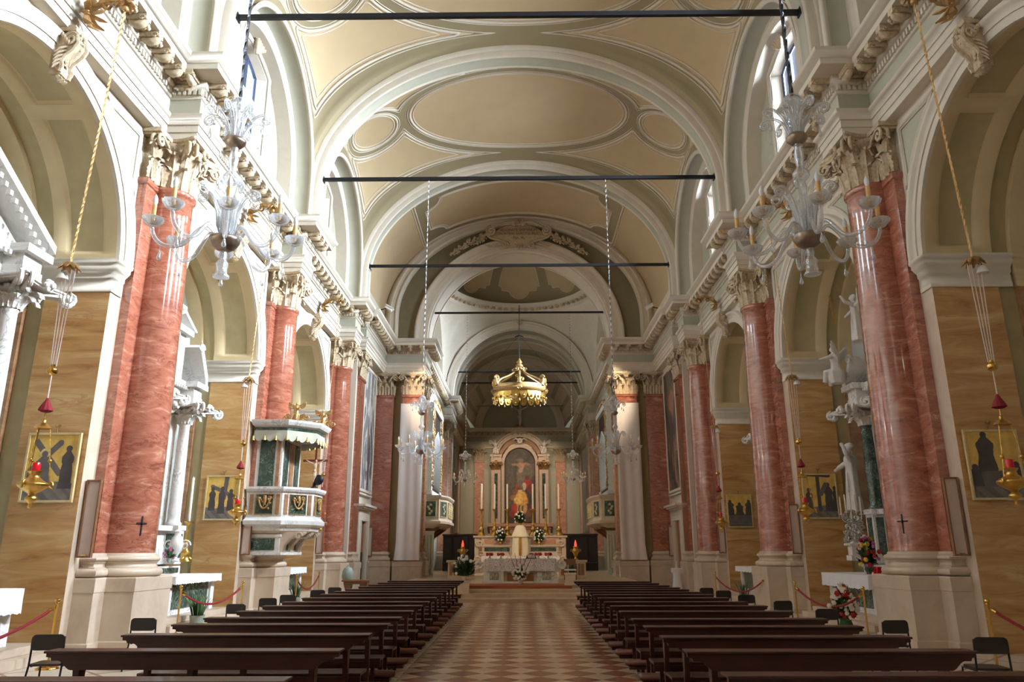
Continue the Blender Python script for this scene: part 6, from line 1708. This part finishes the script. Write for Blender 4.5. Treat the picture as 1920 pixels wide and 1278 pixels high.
# ---- balconies, organ cases, slatted screens
for s in (-1, 1):
    sd = SIDE[s]
    t = thing('balcony', 'white marble balcony with green relief panels on the %s chancel wall' % sd, 'balcony', (s*5.22,43.0,0), 0, 'chancel balconies', (-s,1,1))
    pl = [(0,-2.85),(.95,-2.75),(1.28,-1.5),(1.28,1.5),(.95,2.75),(0,2.85)]
    def off(o): return [(max(0,x+o*(.9 if x > 0 else 0)), y*(1+o*.3)) for x, y in pl]
    mb = MB(); rows = []
    P_ = [(-.5,2.75),(-.1,2.9),(.10,2.98),(.12,3.10),(.02,3.16),(0,3.22),(0,4.22),(.06,4.28),(.12,4.36),(.12,4.44),(-.1,4.45),(-.1,3.2)]
    for i in range(6): rows.append([(off(o)[i][0], off(o)[i][1], z) for o, z in P_])
    mb.strip(rows, 0, False); mb.build('parapet', M['white'], t)
    mb = MB(); mb.box(0,1.1,-2.6,2.6,3.0,3.1); mb.build('balcony_floor', M['brownwood'], t)
    for i in range(5):
        a, b = Vector(pl[i]), Vector(pl[i+1]); d = (b-a); n = max(1, round(d.length/1.0)); dn = d.normalized(); nr = Vector((dn.y, -dn.x))
        for k in range(n):
            c = a+d*((k+.5)/n); hw = d.length/n*.34
            ang = math.atan2(dn.y, dn.x)
            mb = MB(); mb.T = Matrix.Translation((c.x+nr.x*.01, c.y+nr.y*.01, 0)) @ Matrix.Rotation(ang,4,'Z'); mb.box(-hw,hw,-.02,.02,3.34,4.12); p = mb.build('relief_panel', M['green'], t)
            mb = MB(); mb.T = Matrix.Translation((c.x+nr.x*.03, c.y+nr.y*.03, 0)) @ Matrix.Rotation(ang,4,'Z')
            for j in range(5): mb.ball((.10*sin(j*1.7)*hw/.35,-.02,3.5+.11*j), .07, 6, 5, sc=(1,.5,1))
            mb.tube([(-hw,0,3.33),(hw,0,3.33),(hw,0,4.13),(-hw,0,4.13)], .025, 4, closed=True); mb.build('carved_ornament', M['frame'], p)
    mb = MB()
    for y in (-1.9,0,1.9): mb = MB(); mb.prism([(0,2.0),(.12,2.02),(.25,2.3),(.7,2.62),(.95,2.80),(0,2.85)], lambda u, v, y=y: (u,y-.16,v), lambda u, v, y=y: (u,y+.16,v)); mb.build('scroll_bracket', M['brownwood'], t)
    t = thing('organ_case', 'tall dark organ case with gilded carving above the %s chancel balcony' % sd, 'organ', (s*5.22,43.0,0), 0, 'organ cases', (-s,1,1))
    mb = MB(); mb.box(0,.40,-2.3,2.3,4.6,9.4); mb.build('case', M['stall'], t)
    mb = MB()
    for y in (-2.3,2.3): mb.box(.0,.5,y-.16,y+.16,4.5,9.2)
    mb.box(0,.55,-2.55,2.55,9.2,9.5); mb.box(0,.5,-2.5,2.5,4.5,4.75); mb.build('white_frame', M['white_paint'], t, bevel=.02)
    mb = MB(); rnd = random.Random(8)
    for y in (-2.3,2.3,-1.95,1.95):
        for k in range(26): mb.tube(spiral((.52,y+rnd.uniform(-.12,.12),5.0+k*.17),.10,.015,1.2,8,'yz',k), .03, 5)
    for k in range(20): mb.tube(spiral((.5,-2.2+k*.23,9.5+.3*sin(k*PI/19)),.14,.02,1.2,8,'yz',k), .04, 5)
    mb.build('gilded_carving', M['oldgold'], t)
    for k in range(13):
        mb = MB(); y = -1.55+k*.26; mb.lathe([(.0,4.9),(.02,4.9),(.085,5.3),(.085,8.2-.05*abs(k-6)*2),(.0,8.2-.05*abs(k-6)*2)], 10, c=(.46,y)); mb.build('pipe', M['silver'], t)
    t = thing('slatted_screen', 'cream slatted wooden screen standing under the %s chancel balcony' % sd, 'screen', (s*4.78,39.0,.45), 0, 'slatted screens')
    mb = MB(); mb.box(-.42,.42,-.05,.05,.0,.12); mb.box(-.42,.42,-.05,.05,1.92,2.05); mb.box(-.45,.45,-.08,.08,2.05,2.12); mb.box(-.42,.42,.02,.05,0,2.0); mb.build('frame', M['screen'], t)
    for k in range(6): mb = MB(); x = -.35+.14*k; mb.lathe([(.045,.12),(.045,1.92)], 8, c=(x,-.01)); mb.build('slat', M['screen'], t)
    t = thing('bench_desk', 'grey stone sloping desk at the foot of the %s slatted screen' % sd, 'desk', (s*4.72,38.2,.45), 0, 'sloping desks')
    mb = MB(); mb.prism([(-.3,0),(.3,0),(.3,.5),(-.3,.30)], lambda u, v: (s*u,-.4,v), lambda u, v: (s*u,.4,v)); mb.build('body', M['pot'], t, bevel=.01)
    # choir stalls
    t = thing('choir_stall', 'black wooden choir stall %s of the high altar' % sd, 'stall', (s*3.55,46.4,.45), 0, 'choir stalls')
    mb = MB(); mb.box(-1.08,1.08,0,.12,0,2.02); mb.box(-1.12,1.12,-.06,.16,2.02,2.12)
    mb.prism([(0,0),(-.62,0),(-.58,.5),(-.40,.85),(-.46,1.2),(-.30,1.6),(-.36,1.9),(-.1,2.1),(0,2.1)], lambda u, v: (-s*1.08,u,v), lambda u, v: (-s*.98,u,v)); mb.build('panelled_back', M['stall'], t, bevel=.01)
    for k in range(4): mb = MB(); mb.box(-.98+.52*k,-.62+.52*k,-.02,.0,.8,1.85); mb.build('back_panel', M['stall'], t, bevel=.01)
    mb = MB(); mb.box(-1.05,1.05,-.5,0,.42,.47); mb.build('seat', M['stall'], t)
    # balustrade block, lamp
    x = -2.5 if s < 0 else 2.2
    t = thing('altar_rail', 'pale stone altar rail with dark inlaid panels, %s of the draped altar' % sd, 'rail', (x,33.0,.45), 0, 'altar rails')
    mb = MB(); mb.box(-.58,.58,-.14,.14,0,.10); mb.box(-.56,.56,-.10,.10,.10,.68); mb.box(-.62,.62,-.16,.16,.68,.77); mb.build('rail_body', M['step'], t, bevel=.01)
    for xx, w, m in ((-.42,.07,'brown'),(-.26,.05,'brown'),(.42,.07,'brown'),(.28,.05,'brown'),(0,.17,'green')): mb = MB(); mb.box(xx-w,xx+w,-.112,-.10,.16,.62); mb.build('inlaid_panel', M[m], t)
    t = thing('altar_lamp', 'gilded urn lamp with a glowing red flame on the %s altar rail' % sd, 'lamp', (x+(.05 if s < 0 else .15),33.0,1.22), 0, 'urn lamps')
    mb = MB(); mb.lathe([(.10,0),(.11,.03),(.05,.07),(.04,.14),(.07,.18),(.13,.30),(.15,.40),(.10,.46),(.08,.48),(.11,.53),(.10,.55),(.0,.54)], 18)
    for q in (-1, 1): mb.tube(spiral((q*.17,0,.38),.07,.02,1.2,10,'xz'), .016, 5)
    mb.build('urn', M['gold'], t)
    mb = MB(); mb.lathe([(.05,.54),(.055,.62),(.04,.70),(.015,.80),(.0,.83)], 12); mb.build('red_flame', M['flame'], t)

# ---- front altar
fa = thing('front_altar', 'white marble altar with relief panels behind the big white bouquet', 'altar', (0,29.6,.45))
mb = MB(); mb.box(-1.38,-.62,-.35,.35,0,.78); mb.box(.62,1.38,-.35,.35,0,.78); mb.box(-.62,.62,-.2,.3,0,.78); mb.box(-1.36,1.36,-.38,.38,.78,.84); mb.box(-1.42,1.42,-.40,.38,0,.05); mb.build('altar_block', M['altar'], fa, bevel=.008)
for q in (-1, 1):
    mb = MB(); mb.box(q*.98-.17,q*.98+.17,-.37,-.345,.10,.36); p = mb.build('relief_panel', M['pot'], fa)
    mb = MB()
    for k in range(4): mb.ball((q*.98-.1+.07*k,-.37,.2+.07*(k%2)), .05, 6, 5, sc=(1,.5,1.5))
    mb.build('carving', M['relief'], p)
    mb = MB(); mb.tube(spiral((q*1.56,-.30,.66),.16,.03,1.5,20,'xz',PI if q > 0 else 0,q), .055, 7); mb.box(q*1.45-.08,q*1.45+.08,-.3,.2,.40,.55); mb.build('scroll_end', M['altar'], fa)
mb = MB(); mb.box(-.5,.5,-.24,-.2,.04,.34)
for k in range(3): mb.box(-.5,.5,-.26,-.24,.06+.1*k,.12+.1*k)
mb.build('wooden_footboard', M['doorwood'], fa)
mb = MB()
mb.box(-1.30,1.30,-.42,.40,.845,.86)
mb.grid(lambda u, v: (lerp(-1.30,1.30,u), -.42-.012*sin(u*40)-.01, .855-.46*v+(.03*abs(sin(u*26)) if v > .95 else 0)), 120, 8)
for q in (-1, 1): mb.grid(lambda u, v, q=q: (q*1.31+.006*sin(u*30), lerp(-.42,.40,u), .855-.36*v), 20, 5)
o = mb.build('altar_lace_cloth', M['lace'], sharp=60); o.location = (0,29.6,.45); tag(o, 'white lace cloth with scroll pattern over the front altar', 'tablecloth', None, 'thing')
for k, x in enumerate((-1.16,-.74,.68,1.06)):
    t = thing('altar_candle', 'white altar candle wrapped with red flowers, %s along the front altar' % ('first from the left','second from the left','second from the right','first from the right')[k], 'candle', (x,29.5,1.312), 0, 'flowered altar candles')
    mb = MB(); mb.lathe([(.07,0),(.07,.02),(.03,.03),(.03,.16),(0,.16)], 12); mb.build('candle', M['candle'], t)
    mb = MB()
    for j in range(9): mb.ball((.10*cos(j*.7),.06*sin(j*.7)-.03,.16+.03*sin(j*2.1)), .045, 6, 5, sc=(1.2,.8,.8))
    mb.build('red_flowers', M['rflower'], t)
bk = thing('book_stand', 'dark arched missal stand on the right half of the front altar', 'book stand', (.42,29.55,1.312))
mb = MB(); pts = [(.19*cos(PI*i/14), .20*sin(PI*i/14)) for i in range(15)]; mb.prism(pts, lambda u, v: (u,-.05+.4*v,v), lambda u, v: (u,-.03+.4*v,v)); mb.box(-.2,.2,-.12,.1,0,.02); mb.build('stand', M['stall'], bk)
mb = MB(); mb.box(-.14,.14,-.09,-.07,.03,.16); mb.build('open_book', M['paper'], bk)
# bouquet with red antlers before the altar
b = bouquet('altar_bouquet', 'round bouquet of white roses with red twigs in front of the altar', (0,27.7,.465), .50, .27, ['wflower','wflower'], 21, 'white_paint', .16, .09, nf=64, nl=70, fs=.042)
mb = MB()
for x0, x1, z in ((-.1,-.42,1.12),(.0,.0,1.2),(.1,.50,1.12),(-.06,-.2,1.06),(.05,.24,1.0)): mb.tube([(x0*.5,0,.2),(x0+(x1-x0)*.5,-.03,.7),(x1,-.02,z)], [.015,.012,.006], 5)
mb.build('red_twigs', M['rflower'], b)
pl = thing('flower_plinth', 'pale square plinth at the left end of the altar steps', 'plinth', (-1.86,25.9,.26))
mb = MB(); mb.box(-.17,.17,-.17,.17,0,.34); mb.box(-.2,.2,-.2,.2,.34,.40); mb.box(-.2,.2,-.2,.2,0,.05); mb.build('shaft', M['step'], pl, bevel=.01)
bouquet('lily_bouquet', 'tall white lilies and spiky leaves on the plinth left of the altar', (-1.86,25.9,.66), .66, .46, ['wflower','wflower'], 31, 'step', .14, .09, nf=30, nl=110, fs=.045)
pl2 = dup(pl, (1.72,27.0,.46), 'low pale plinth right of the front altar bouquet')
ac = thing('chair', 'wooden chair with a white cushion before the right altar rail', 'chair', (2.05,32.2,.45), 0)
mb = MB(); mb.box(-.24,.24,-.22,.22,.36,.42); mb.build('seat_cushion', M['linen'], ac, bevel=.02)
for x in (-.22,.22):
    mb = MB(); mb.box(x-.025,x+.025,-.22,-.17,0,.36); mb.build('leg', M['brownwood'], ac)
    mb = MB(); mb.box(x-.025,x+.025,.17,.22,0,.82); mb.build('leg', M['brownwood'], ac)
mb = MB(); mb.box(-.22,.22,.18,.22,.58,.82); mb.build('backrest', M['brownwood'], ac, bevel=.01)

# ---- high altar
ha = thing('high_altar', 'stepped high altar with green and pink inlay behind the lace draped altar', 'altar', (0,42,.45))
mb = MB(); mb.box(-2.0,2.0,-.9,.3,0,.78); mb.box(-2.1,2.1,-.95,.3,.78,.86); mb.box(-2.0,2.0,-.35,.3,.86,1.06); mb.box(-2.05,2.05,-.30,.3,1.06,1.38); mb.box(-2.1,2.1,-.34,.3,1.36,1.42)
mb.box(-2.1,2.1,-.12,.3,1.42,1.84); mb.box(-2.55,2.55,-.18,.3,1.84,1.94)
for q in (-1, 1): mb.box(q*2.35-.12,q*2.35+.12,-.1,.3,.0,1.84)
mb.build('altar_body', M['white'], ha, bevel=.01)
for q in (-1, 1):
    mb = MB(); mb.tube(spiral((q*2.25,-.55,.72),.22,.03,1.6,22,'xz',PI if q > 0 else 0,q), .07, 7); mb.tube(spiral((q*2.2,-.15,1.55),.2,.03,1.5,20,'xz',PI if q < 0 else 0,-q), .06, 7); mb.build('scroll_end', M['white'], ha)
    mb = MB(); mb.box(q*1.25-.68,q*1.25+.68,-.315,-.30,1.12,1.32); mb.build('green_inlay', M['green'], ha)
    mb = MB(); mb.box(q*1.25-.68,q*1.25+.68,-.135,-.12,1.50,1.76); mb.build('pink_inlay', M['pink'], ha)
mb = MB(); mb.box(-2.08,2.08,-.97,-.36,.862,.88); mb.grid(lambda u, v: (lerp(-2.08,2.08,u), -.975-.01*sin(u*60), .875-.30*v), 120, 5)
o = mb.build('lace_runner', M['lace']); o.location = (0,42,.45); tag(o, 'lace runner along the high altar behind the front altar', 'tablecloth', None, 'thing')
for k, x in enumerate((-2.12,-1.40,-.70,.70,1.40,2.12)):
    candlestick('tall gilded candlestick with long white candle on the high altar, %s from the left' % ORD[k], (x,42.02,2.39), 1.42, 1.34, 1.25, 'high altar candlesticks')
tv = thing('veiled_tabernacle', 'tabernacle under a cream veil with a gold centre stripe on the high altar', 'tabernacle', (0,41.33,1.335))
mb = MB(); mb.lathe([(.46,0),(.44,.5),(.40,1.0),(.22,1.5),(.0,1.52)], 28, sy=.6, lobes=11, lob=.03); mb.build('veil', M['linen2'], tv)
mb = MB(); mb.lathe([(.48,.98),(.46,1.02),(.26,1.5),(.18,1.58),(.0,1.6)], 24, sy=.62, lobes=9, lob=.035); mb.build('upper_cape', M['linen2'], tv)
mb = MB(); mb.grid(lambda u, v: (lerp(-.08,.08,u), -.31+.035*v, .02+.94*v), 2, 6); mb.build('gold_stripe', M['gold'], tv)
bouquet('flower_vase', 'white flowers crowning the veiled tabernacle', (0,41.33,2.94), .62, .34, ['wflower'], 41, 'gold', .12, .10, nf=26, nl=80, fs=.04)
bouquet('flower_vase', 'white bouquet in a gold vase left of the veiled tabernacle', (-1.06,41.72,1.88), .78, .34, ['wflower'], 42, 'gold', .2, .12, nf=32, nl=80, fs=.045)
bouquet('flower_vase', 'white bouquet in a gold vase right of the veiled tabernacle', (1.02,41.72,1.88), .78, .34, ['wflower'], 43, 'gold', .2, .12, nf=32, nl=80, fs=.045)

# ---- altarpiece on the apse wall
rt = thing('altarpiece', 'tall arched altarpiece with a dark painting and gold-robed figure on the apse wall', 'altarpiece', (0,62.25,0))
mb = MB(); mb.box(-2.55,2.55,-.35,0,.45,2.9); mb.box(-2.68,2.68,-.5,0,3.45,3.72); mb.box(-2.5,2.5,-.4,0,3.3,3.45); mb.box(-2.45,2.45,-.3,0,2.9,3.3); mb.build('base', M['pink'], rt, bevel=.02)
for q in (-1, 1):
    mb = MB(); mb.box(q*1.95-.38,q*1.95+.38,-.3,0,3.72,8.0); p = mb.build('side_pilaster', M['pinkframe'], rt, bevel=.01)
    mb = MB(); mb.box(q*1.95-.13,q*1.95+.13,-.33,-.3,4.1,7.7); mb.build('green_inlay', M['green'], p)
    cm = pilaster_capital(.36,.30,.65,3); k2 = MB(); k2.add([(q*1.95+y,-x,z+8.0) for x, y, z in cm.v], cm.f, 0, True); k2.build('gilded_capital', M['oldgold'], rt)
    mb = MB(); mb.box(q*1.95-.44,q*1.95+.44,-.42,0,8.65,9.05); mb.box(q*1.95-.5,q*1.95+.5,-.5,0,9.05,9.25); mb.build('impost_block', M['pinkframe'], rt, bevel=.01)
def ring(name, m, r0, r1, y, z0, dn, th=.1):
    mb = MB(); arc_y(mb, z0, 0, 0, [(r0,-y+th),(r0,-y),(r1,-y),(r1,-y+th)], 48, down=dn); return mb.build(name, M[m], rt)
ring('inner_frame', 'pinkframe', 1.27, 1.52, .30, 8.55, 3.75, .3)
ring('dark_archivolt', 'brown', 1.52, 1.86, .22, 8.75, 8.75, .2)
mb = MB(); arc_y(mb, 8.85, 0, 0, [(1.82,0),(1.82,-.40),(1.95,-.44),(1.97,-.36),(2.14,-.38),(2.16,-.5),(2.30,-.54),(2.32,0)], 48); mb.build('outer_arch', M['white'], rt)
mb = MB()
for k in range(15):
    a = PI*(k+.5)/15; mb.cbox((2.05*cos(a),-.42,8.85+2.05*sin(a)), (.1,.08,.1))
for k in range(8): mb.ball((.14*cos(k*.8),-.45,10.35+.16*sin(k*.8)), .11, 7, 5)
for q in (-1, 1): mb.tube([(q*.1,-.45,10.4),(q*.35,-.5,10.55),(q*.6,-.42,10.35)], [.08,.07,.02], 6)
mb.build('carved_keystone', M['statue'], rt)
BLOBS = [  # cx, cz, rx, rz, colour, softness
    (.05,3.2,.34,1.5,(118,104,88),.5),(-.75,3.0,.4,1.6,(88,78,66),.7),(.7,3.9,.5,.6,(104,92,78),.8),
    (.10,4.35,.24,.26,(176,130,98),.35),(-.30,4.42,.36,.10,(150,110,86),.5),(.50,4.46,.36,.10,(156,116,88),.5),(.02,4.72,.3,.12,(120,96,76),.6),(.12,4.05,.18,.3,(166,132,104),.5),
    (.62,2.95,.36,.46,(158,46,40),.35),(.60,3.42,.15,.17,(92,56,46),.4),(.86,2.6,.2,.4,(120,40,36),.5),(.36,2.7,.14,.3,(196,178,144),.5),
    (-.25,2.62,.16,.30,(146,68,50),.4),(-.42,2.2,.2,.3,(128,84,62),.5),(-.55,1.9,.3,.2,(160,112,78),.5),
    (.10,1.95,.42,.42,(232,180,92),.3),(.28,1.6,.36,.34,(222,164,78),.35),(-.14,1.62,.34,.34,(236,190,108),.35),(.0,2.40,.14,.16,(218,176,128),.3),(-.02,2.52,.15,.08,(96,62,44),.4),
    (-.28,1.1,.14,.36,(214,162,116),.4),(.42,1.05,.15,.42,(206,150,104),.4),(-.46,1.0,.24,.44,(178,58,38),.35),(-.62,.7,.2,.34,(150,44,32),.4),(-.2,.55,.2,.16,(196,140,98),.5),
    (.95,1.05,.2,.36,(132,48,36),.5),(.72,.7,.2,.3,(120,80,56),.6),(-.95,1.5,.2,.5,(104,76,58),.6),(.05,.9,.10,.5,(206,160,84),.4)]
def alt(u, v):
    du = .09*mnoise.noise(Vector((u*3.5, v*3.5, .3))); dv = .10*mnoise.noise(Vector((u*3.5, v*3.5, 5.3)))
    n = mnoise.noise(Vector((u*2.2, v*1.4, 1.7)))
    c = tuple(a*(1+.45*n) for a in srgb(72,60,50))
    for bx, bz, rx, rz, col, so in BLOBS:
        d = math.hypot((u+du-bx)/rx, (v+dv-bz)/rz)
        al = max(0, min(1, (1+so*.6-d)/(so*1.2))); al = al*al*(3-2*al)*.92
        k_ = 1+.35*mnoise.noise(Vector((u*9, v*6, bx*7)))
        c = tuple(lerp(a, q*k_, al) for a, q in zip(c, srgb(*col)))
    return tuple(a*1.25 for a in c)
mb = MB(); vs = []; cs = []; nu, nv = 70, 160; H = 5.15+0.0
def halfw(v): return 1.28
for j in range(nv+1):
    for i in range(nu+1):
        v = j/nv*6.05; z = v
        hw = 1.28 if v < 4.75 else math.sqrt(max(0, 1.28**2-(v-4.75)**2))
        u = (i/nu*2-1)*hw; vs.append((u,-.06,3.8+v)); cs.append(alt(u, v*.95))
k = nu+1; mb.add(vs, [(j*k+i, j*k+i+1, (j+1)*k+i+1, (j+1)*k+i) for j in range(nv) for i in range(nu)]); mb.attr = {'pigment': cs}; mb.build('altar_painting', M['canvas'], rt)
mb = MB()
for sgn in (-1, 1):
    for k in range(4): mb.tube(spiral((sgn*(.3+.16*k),-.4,11.25-.06*k),.14,.03,1.2,10,'xz',k), .05, 5)
mb.tube([(.42*cos(2*PI*i/20),-.42,11.42+.26*sin(2*PI*i/20)) for i in range(20)], .06, 6, closed=True); mb.ball((0,-.36,11.42), .34, 16, 8, sc=(1,.3,.7)); mb.build('gilded_crest', M['oldgold'], rt)
for s in (-1, 1):
    g = figure(1.35, ((.26,-.1,.75),(-.2,-.1,.5)), True, True); o = g.build('statue', M['statue'], remesh=.03); o.location = (s*2.0,61.85,9.26); o.scale = (s,1,1); tag(o, 'white angel seated on the %s shoulder of the altarpiece arch' % SIDE[s], 'statue', 'angels of the altarpiece', 'thing')
cx = thing('crucifix', 'pale carved crucifix standing above the altarpiece before the apse niche', 'crucifix', (0,61.95,11.5))
mb = MB(); mb.box(-.05,.05,-.04,.04,0,2.25); mb.box(-.75,.75,-.04,.04,1.72,1.82); mb.build('cross', M['pot'], cx)
g = corpus(1.95); g.v = [(x,y-.12,z+.02) for x, y, z in g.v]; g.build('carved_figure', M['statue'], cx, remesh=.03)

# ---- hanging gilded canopy
cn = thing('hanging_canopy', 'gilded crown-shaped canopy with hanging scallops suspended before the apse', 'canopy', (0,46.0,0))
RX = 1.62
mb = MB(); mb.lathe([(RX-.04,11.0),(RX+.0,11.05),(RX+.14,11.12),(RX+.18,11.24),(RX+.06,11.30),(RX,11.36),(RX+.05,11.50),(RX-.02,11.56),(RX-.10,11.50)], 48, sy=.8, cap=False)
mb.build('crown_rim', M['oldgold'], cn)
nsc = 20
for k in range(nsc):
    a0, a1 = 2*PI*k/nsc, 2*PI*(k+1)/nsc; mb = MB(); top = []; bot = []
    for j in range(9):
        a = lerp(a0,a1,j/8); top.append((RX*cos(a),RX*.8*sin(a),11.05)); bot.append((RX*1.01*cos(a),RX*.81*sin(a),10.95-.42*sin(PI*j/8)**.6))
    mb.strip([top, bot]); 
    a = (a0+a1)/2; mb.ball((RX*1.02*cos(a),RX*.82*sin(a),10.72), .09, 6, 5); mb.build('scallop', M['gold'], cn)
    mb = MB(); mb.lathe([(.0,10.62),(.02,10.60),(.02,10.52),(.055,10.42),(.0,10.40)], 7, c=(RX*cos(a0),RX*.8*sin(a0))); mb.build('tassel', M['oldgold'], cn)
for k in range(6):
    a = 2*PI*(k+.5)/6; c_, s_ = cos(a), .8*sin(a); mb = MB()
    pts = bez((1.62,0,11.5),(1.5,0,12.15),(.75,0,11.85),(.06,0,12.75),12)
    mb.tube([(x*c_,x*s_,z) for x, y, z in pts], [.10]*4+[.07]*9, 7)
    mb.tube([((1.60+.02*i)*c_+.0,(1.60)*s_,11.5+.06*i) for i in range(8)], [.16,.15,.14,.13,.14,.13,.1,.05], 7)
    sp = spiral((1.62,0,11.95),.17,.03,1.4,14,'xz',0); mb.tube([(x*c_,x*s_,z) for x, y, z in sp], .06, 6); mb.build('scroll_rib', M['oldgold'], cn)
    mb = MB(); x = 1.82
    for j in range(6): mb.tube([(1.66*c_,1.66*s_,11.15),(x*c_+.14*cos(j),x*s_+.1*sin(j),11.2+.16*sin(j*1.1))], [.07,.03], 5)
    mb.build('leaf_ornament', M['oldgold'], cn)
for k in range(4):
    a = PI/2*k+PI/4*0; mb = MB()
    for j in range(7): mb.ball((RX*cos(a)+.2*sin(j*.9)*-sin(a),RX*.8*sin(a)+.2*sin(j*.9)*cos(a),11.62+.06*j), .13-.012*j, 7, 5)
    mb.build('crest_ornament', M['gold'], cn)
mb = MB(); mb.lathe([(.0,12.5),(.26,12.55),(.30,12.62),(.12,12.7),(.20,12.82),(.22,12.92),(.10,13.0),(.16,13.1),(.10,13.2),(.05,13.3),(.0,13.4)], 16, lobes=6, lob=.12)
for k in range(6):
    a = k*PI/3; mb.tube(spiral((.34*cos(a),.34*sin(a),12.62),.13,.02,1.2,10,'xz',a), .045, 5)
mb.build('apex_finial', M['oldgold'], cn)
mb = MB(); mb.tube([(0,0,13.35),(0,0,16.9)], .025, 6)
for k in range(4): mb.tube([(0,0,14.86),(.2*cos(k*1.57),.1,14.82),(.3*cos(k*1.57),.1,14.74)], [.04,.035,.01], 5)
mb.ball((0,0,14.85), .06, 8, 6); mb.build('hanging_rod', M['iron'], cn)
for q in (-1, 1):
    mb = MB(); mb.tube([(0,0,14.85),(q*2.0,1.0,12.9)], .008, 4); mb.build('stay_wire', M['iron'], cn)
# ================================================================== light
def world():
    w = bpy.data.worlds.new('World'); SC.world = w; w.use_nodes = True; nt = w.node_tree
    b = nt.nodes['Background']; tc = N(nt, 'ShaderNodeTexCoord'); sp = N(nt, 'ShaderNodeSeparateXYZ'); L(nt, tc.outputs['Generated'], sp.inputs[0])
    r = ramp(nt, sp.outputs[2], [(0, (.10,.10,.09)), (.02, (.62,.74,.92)), (1, (.80,.90,1.0))]); L(nt, r.outputs[0], b.inputs[0]); b.inputs[1].default_value = 5.0
world()
def spot(name, loc, to, watt, col, ang, size=.12, blend=.6):
    l = bpy.data.lights.new(name, 'SPOT'); l.energy = watt; l.color = col; l.spot_size = rad(ang); l.spot_blend = blend; l.shadow_soft_size = size
    o = bpy.data.objects.new(name, l); COL.objects.link(o); o.location = loc; o.rotation_euler = (Vector(to)-Vector(loc)).to_track_quat('-Z', 'Y').to_euler()
WARM = (1.0,.80,.58)
for s in (-1, 1):
    spot('floodlight_beam', (s*5.5, 30.75, 11.75), (0, 43, 2.0), 3800, WARM, 42)
    spot('altarpiece_beam', (s*4.0, 53.0, 11.9), (0, 62, 5.5), 2300, WARM, 60)
SC.view_settings.view_transform = 'Standard'; SC.view_settings.look = 'None'; SC.view_settings.gamma = 1.0
SC.view_settings.use_curve_mapping = False; SC.view_settings.exposure = -0.5
cy = SC.cycles
cy.max_bounces = 7; cy.diffuse_bounces = 5; cy.glossy_bounces = 3; cy.transmission_bounces = 5; cy.transparent_max_bounces = 12
cy.caustics_reflective = False; cy.caustics_refractive = False; cy.sample_clamp_indirect = 6.0
cy.use_denoising = True; cy.use_light_tree = True
try: cy.use_adaptive_sampling = True; cy.adaptive_threshold = .02
except Exception: pass
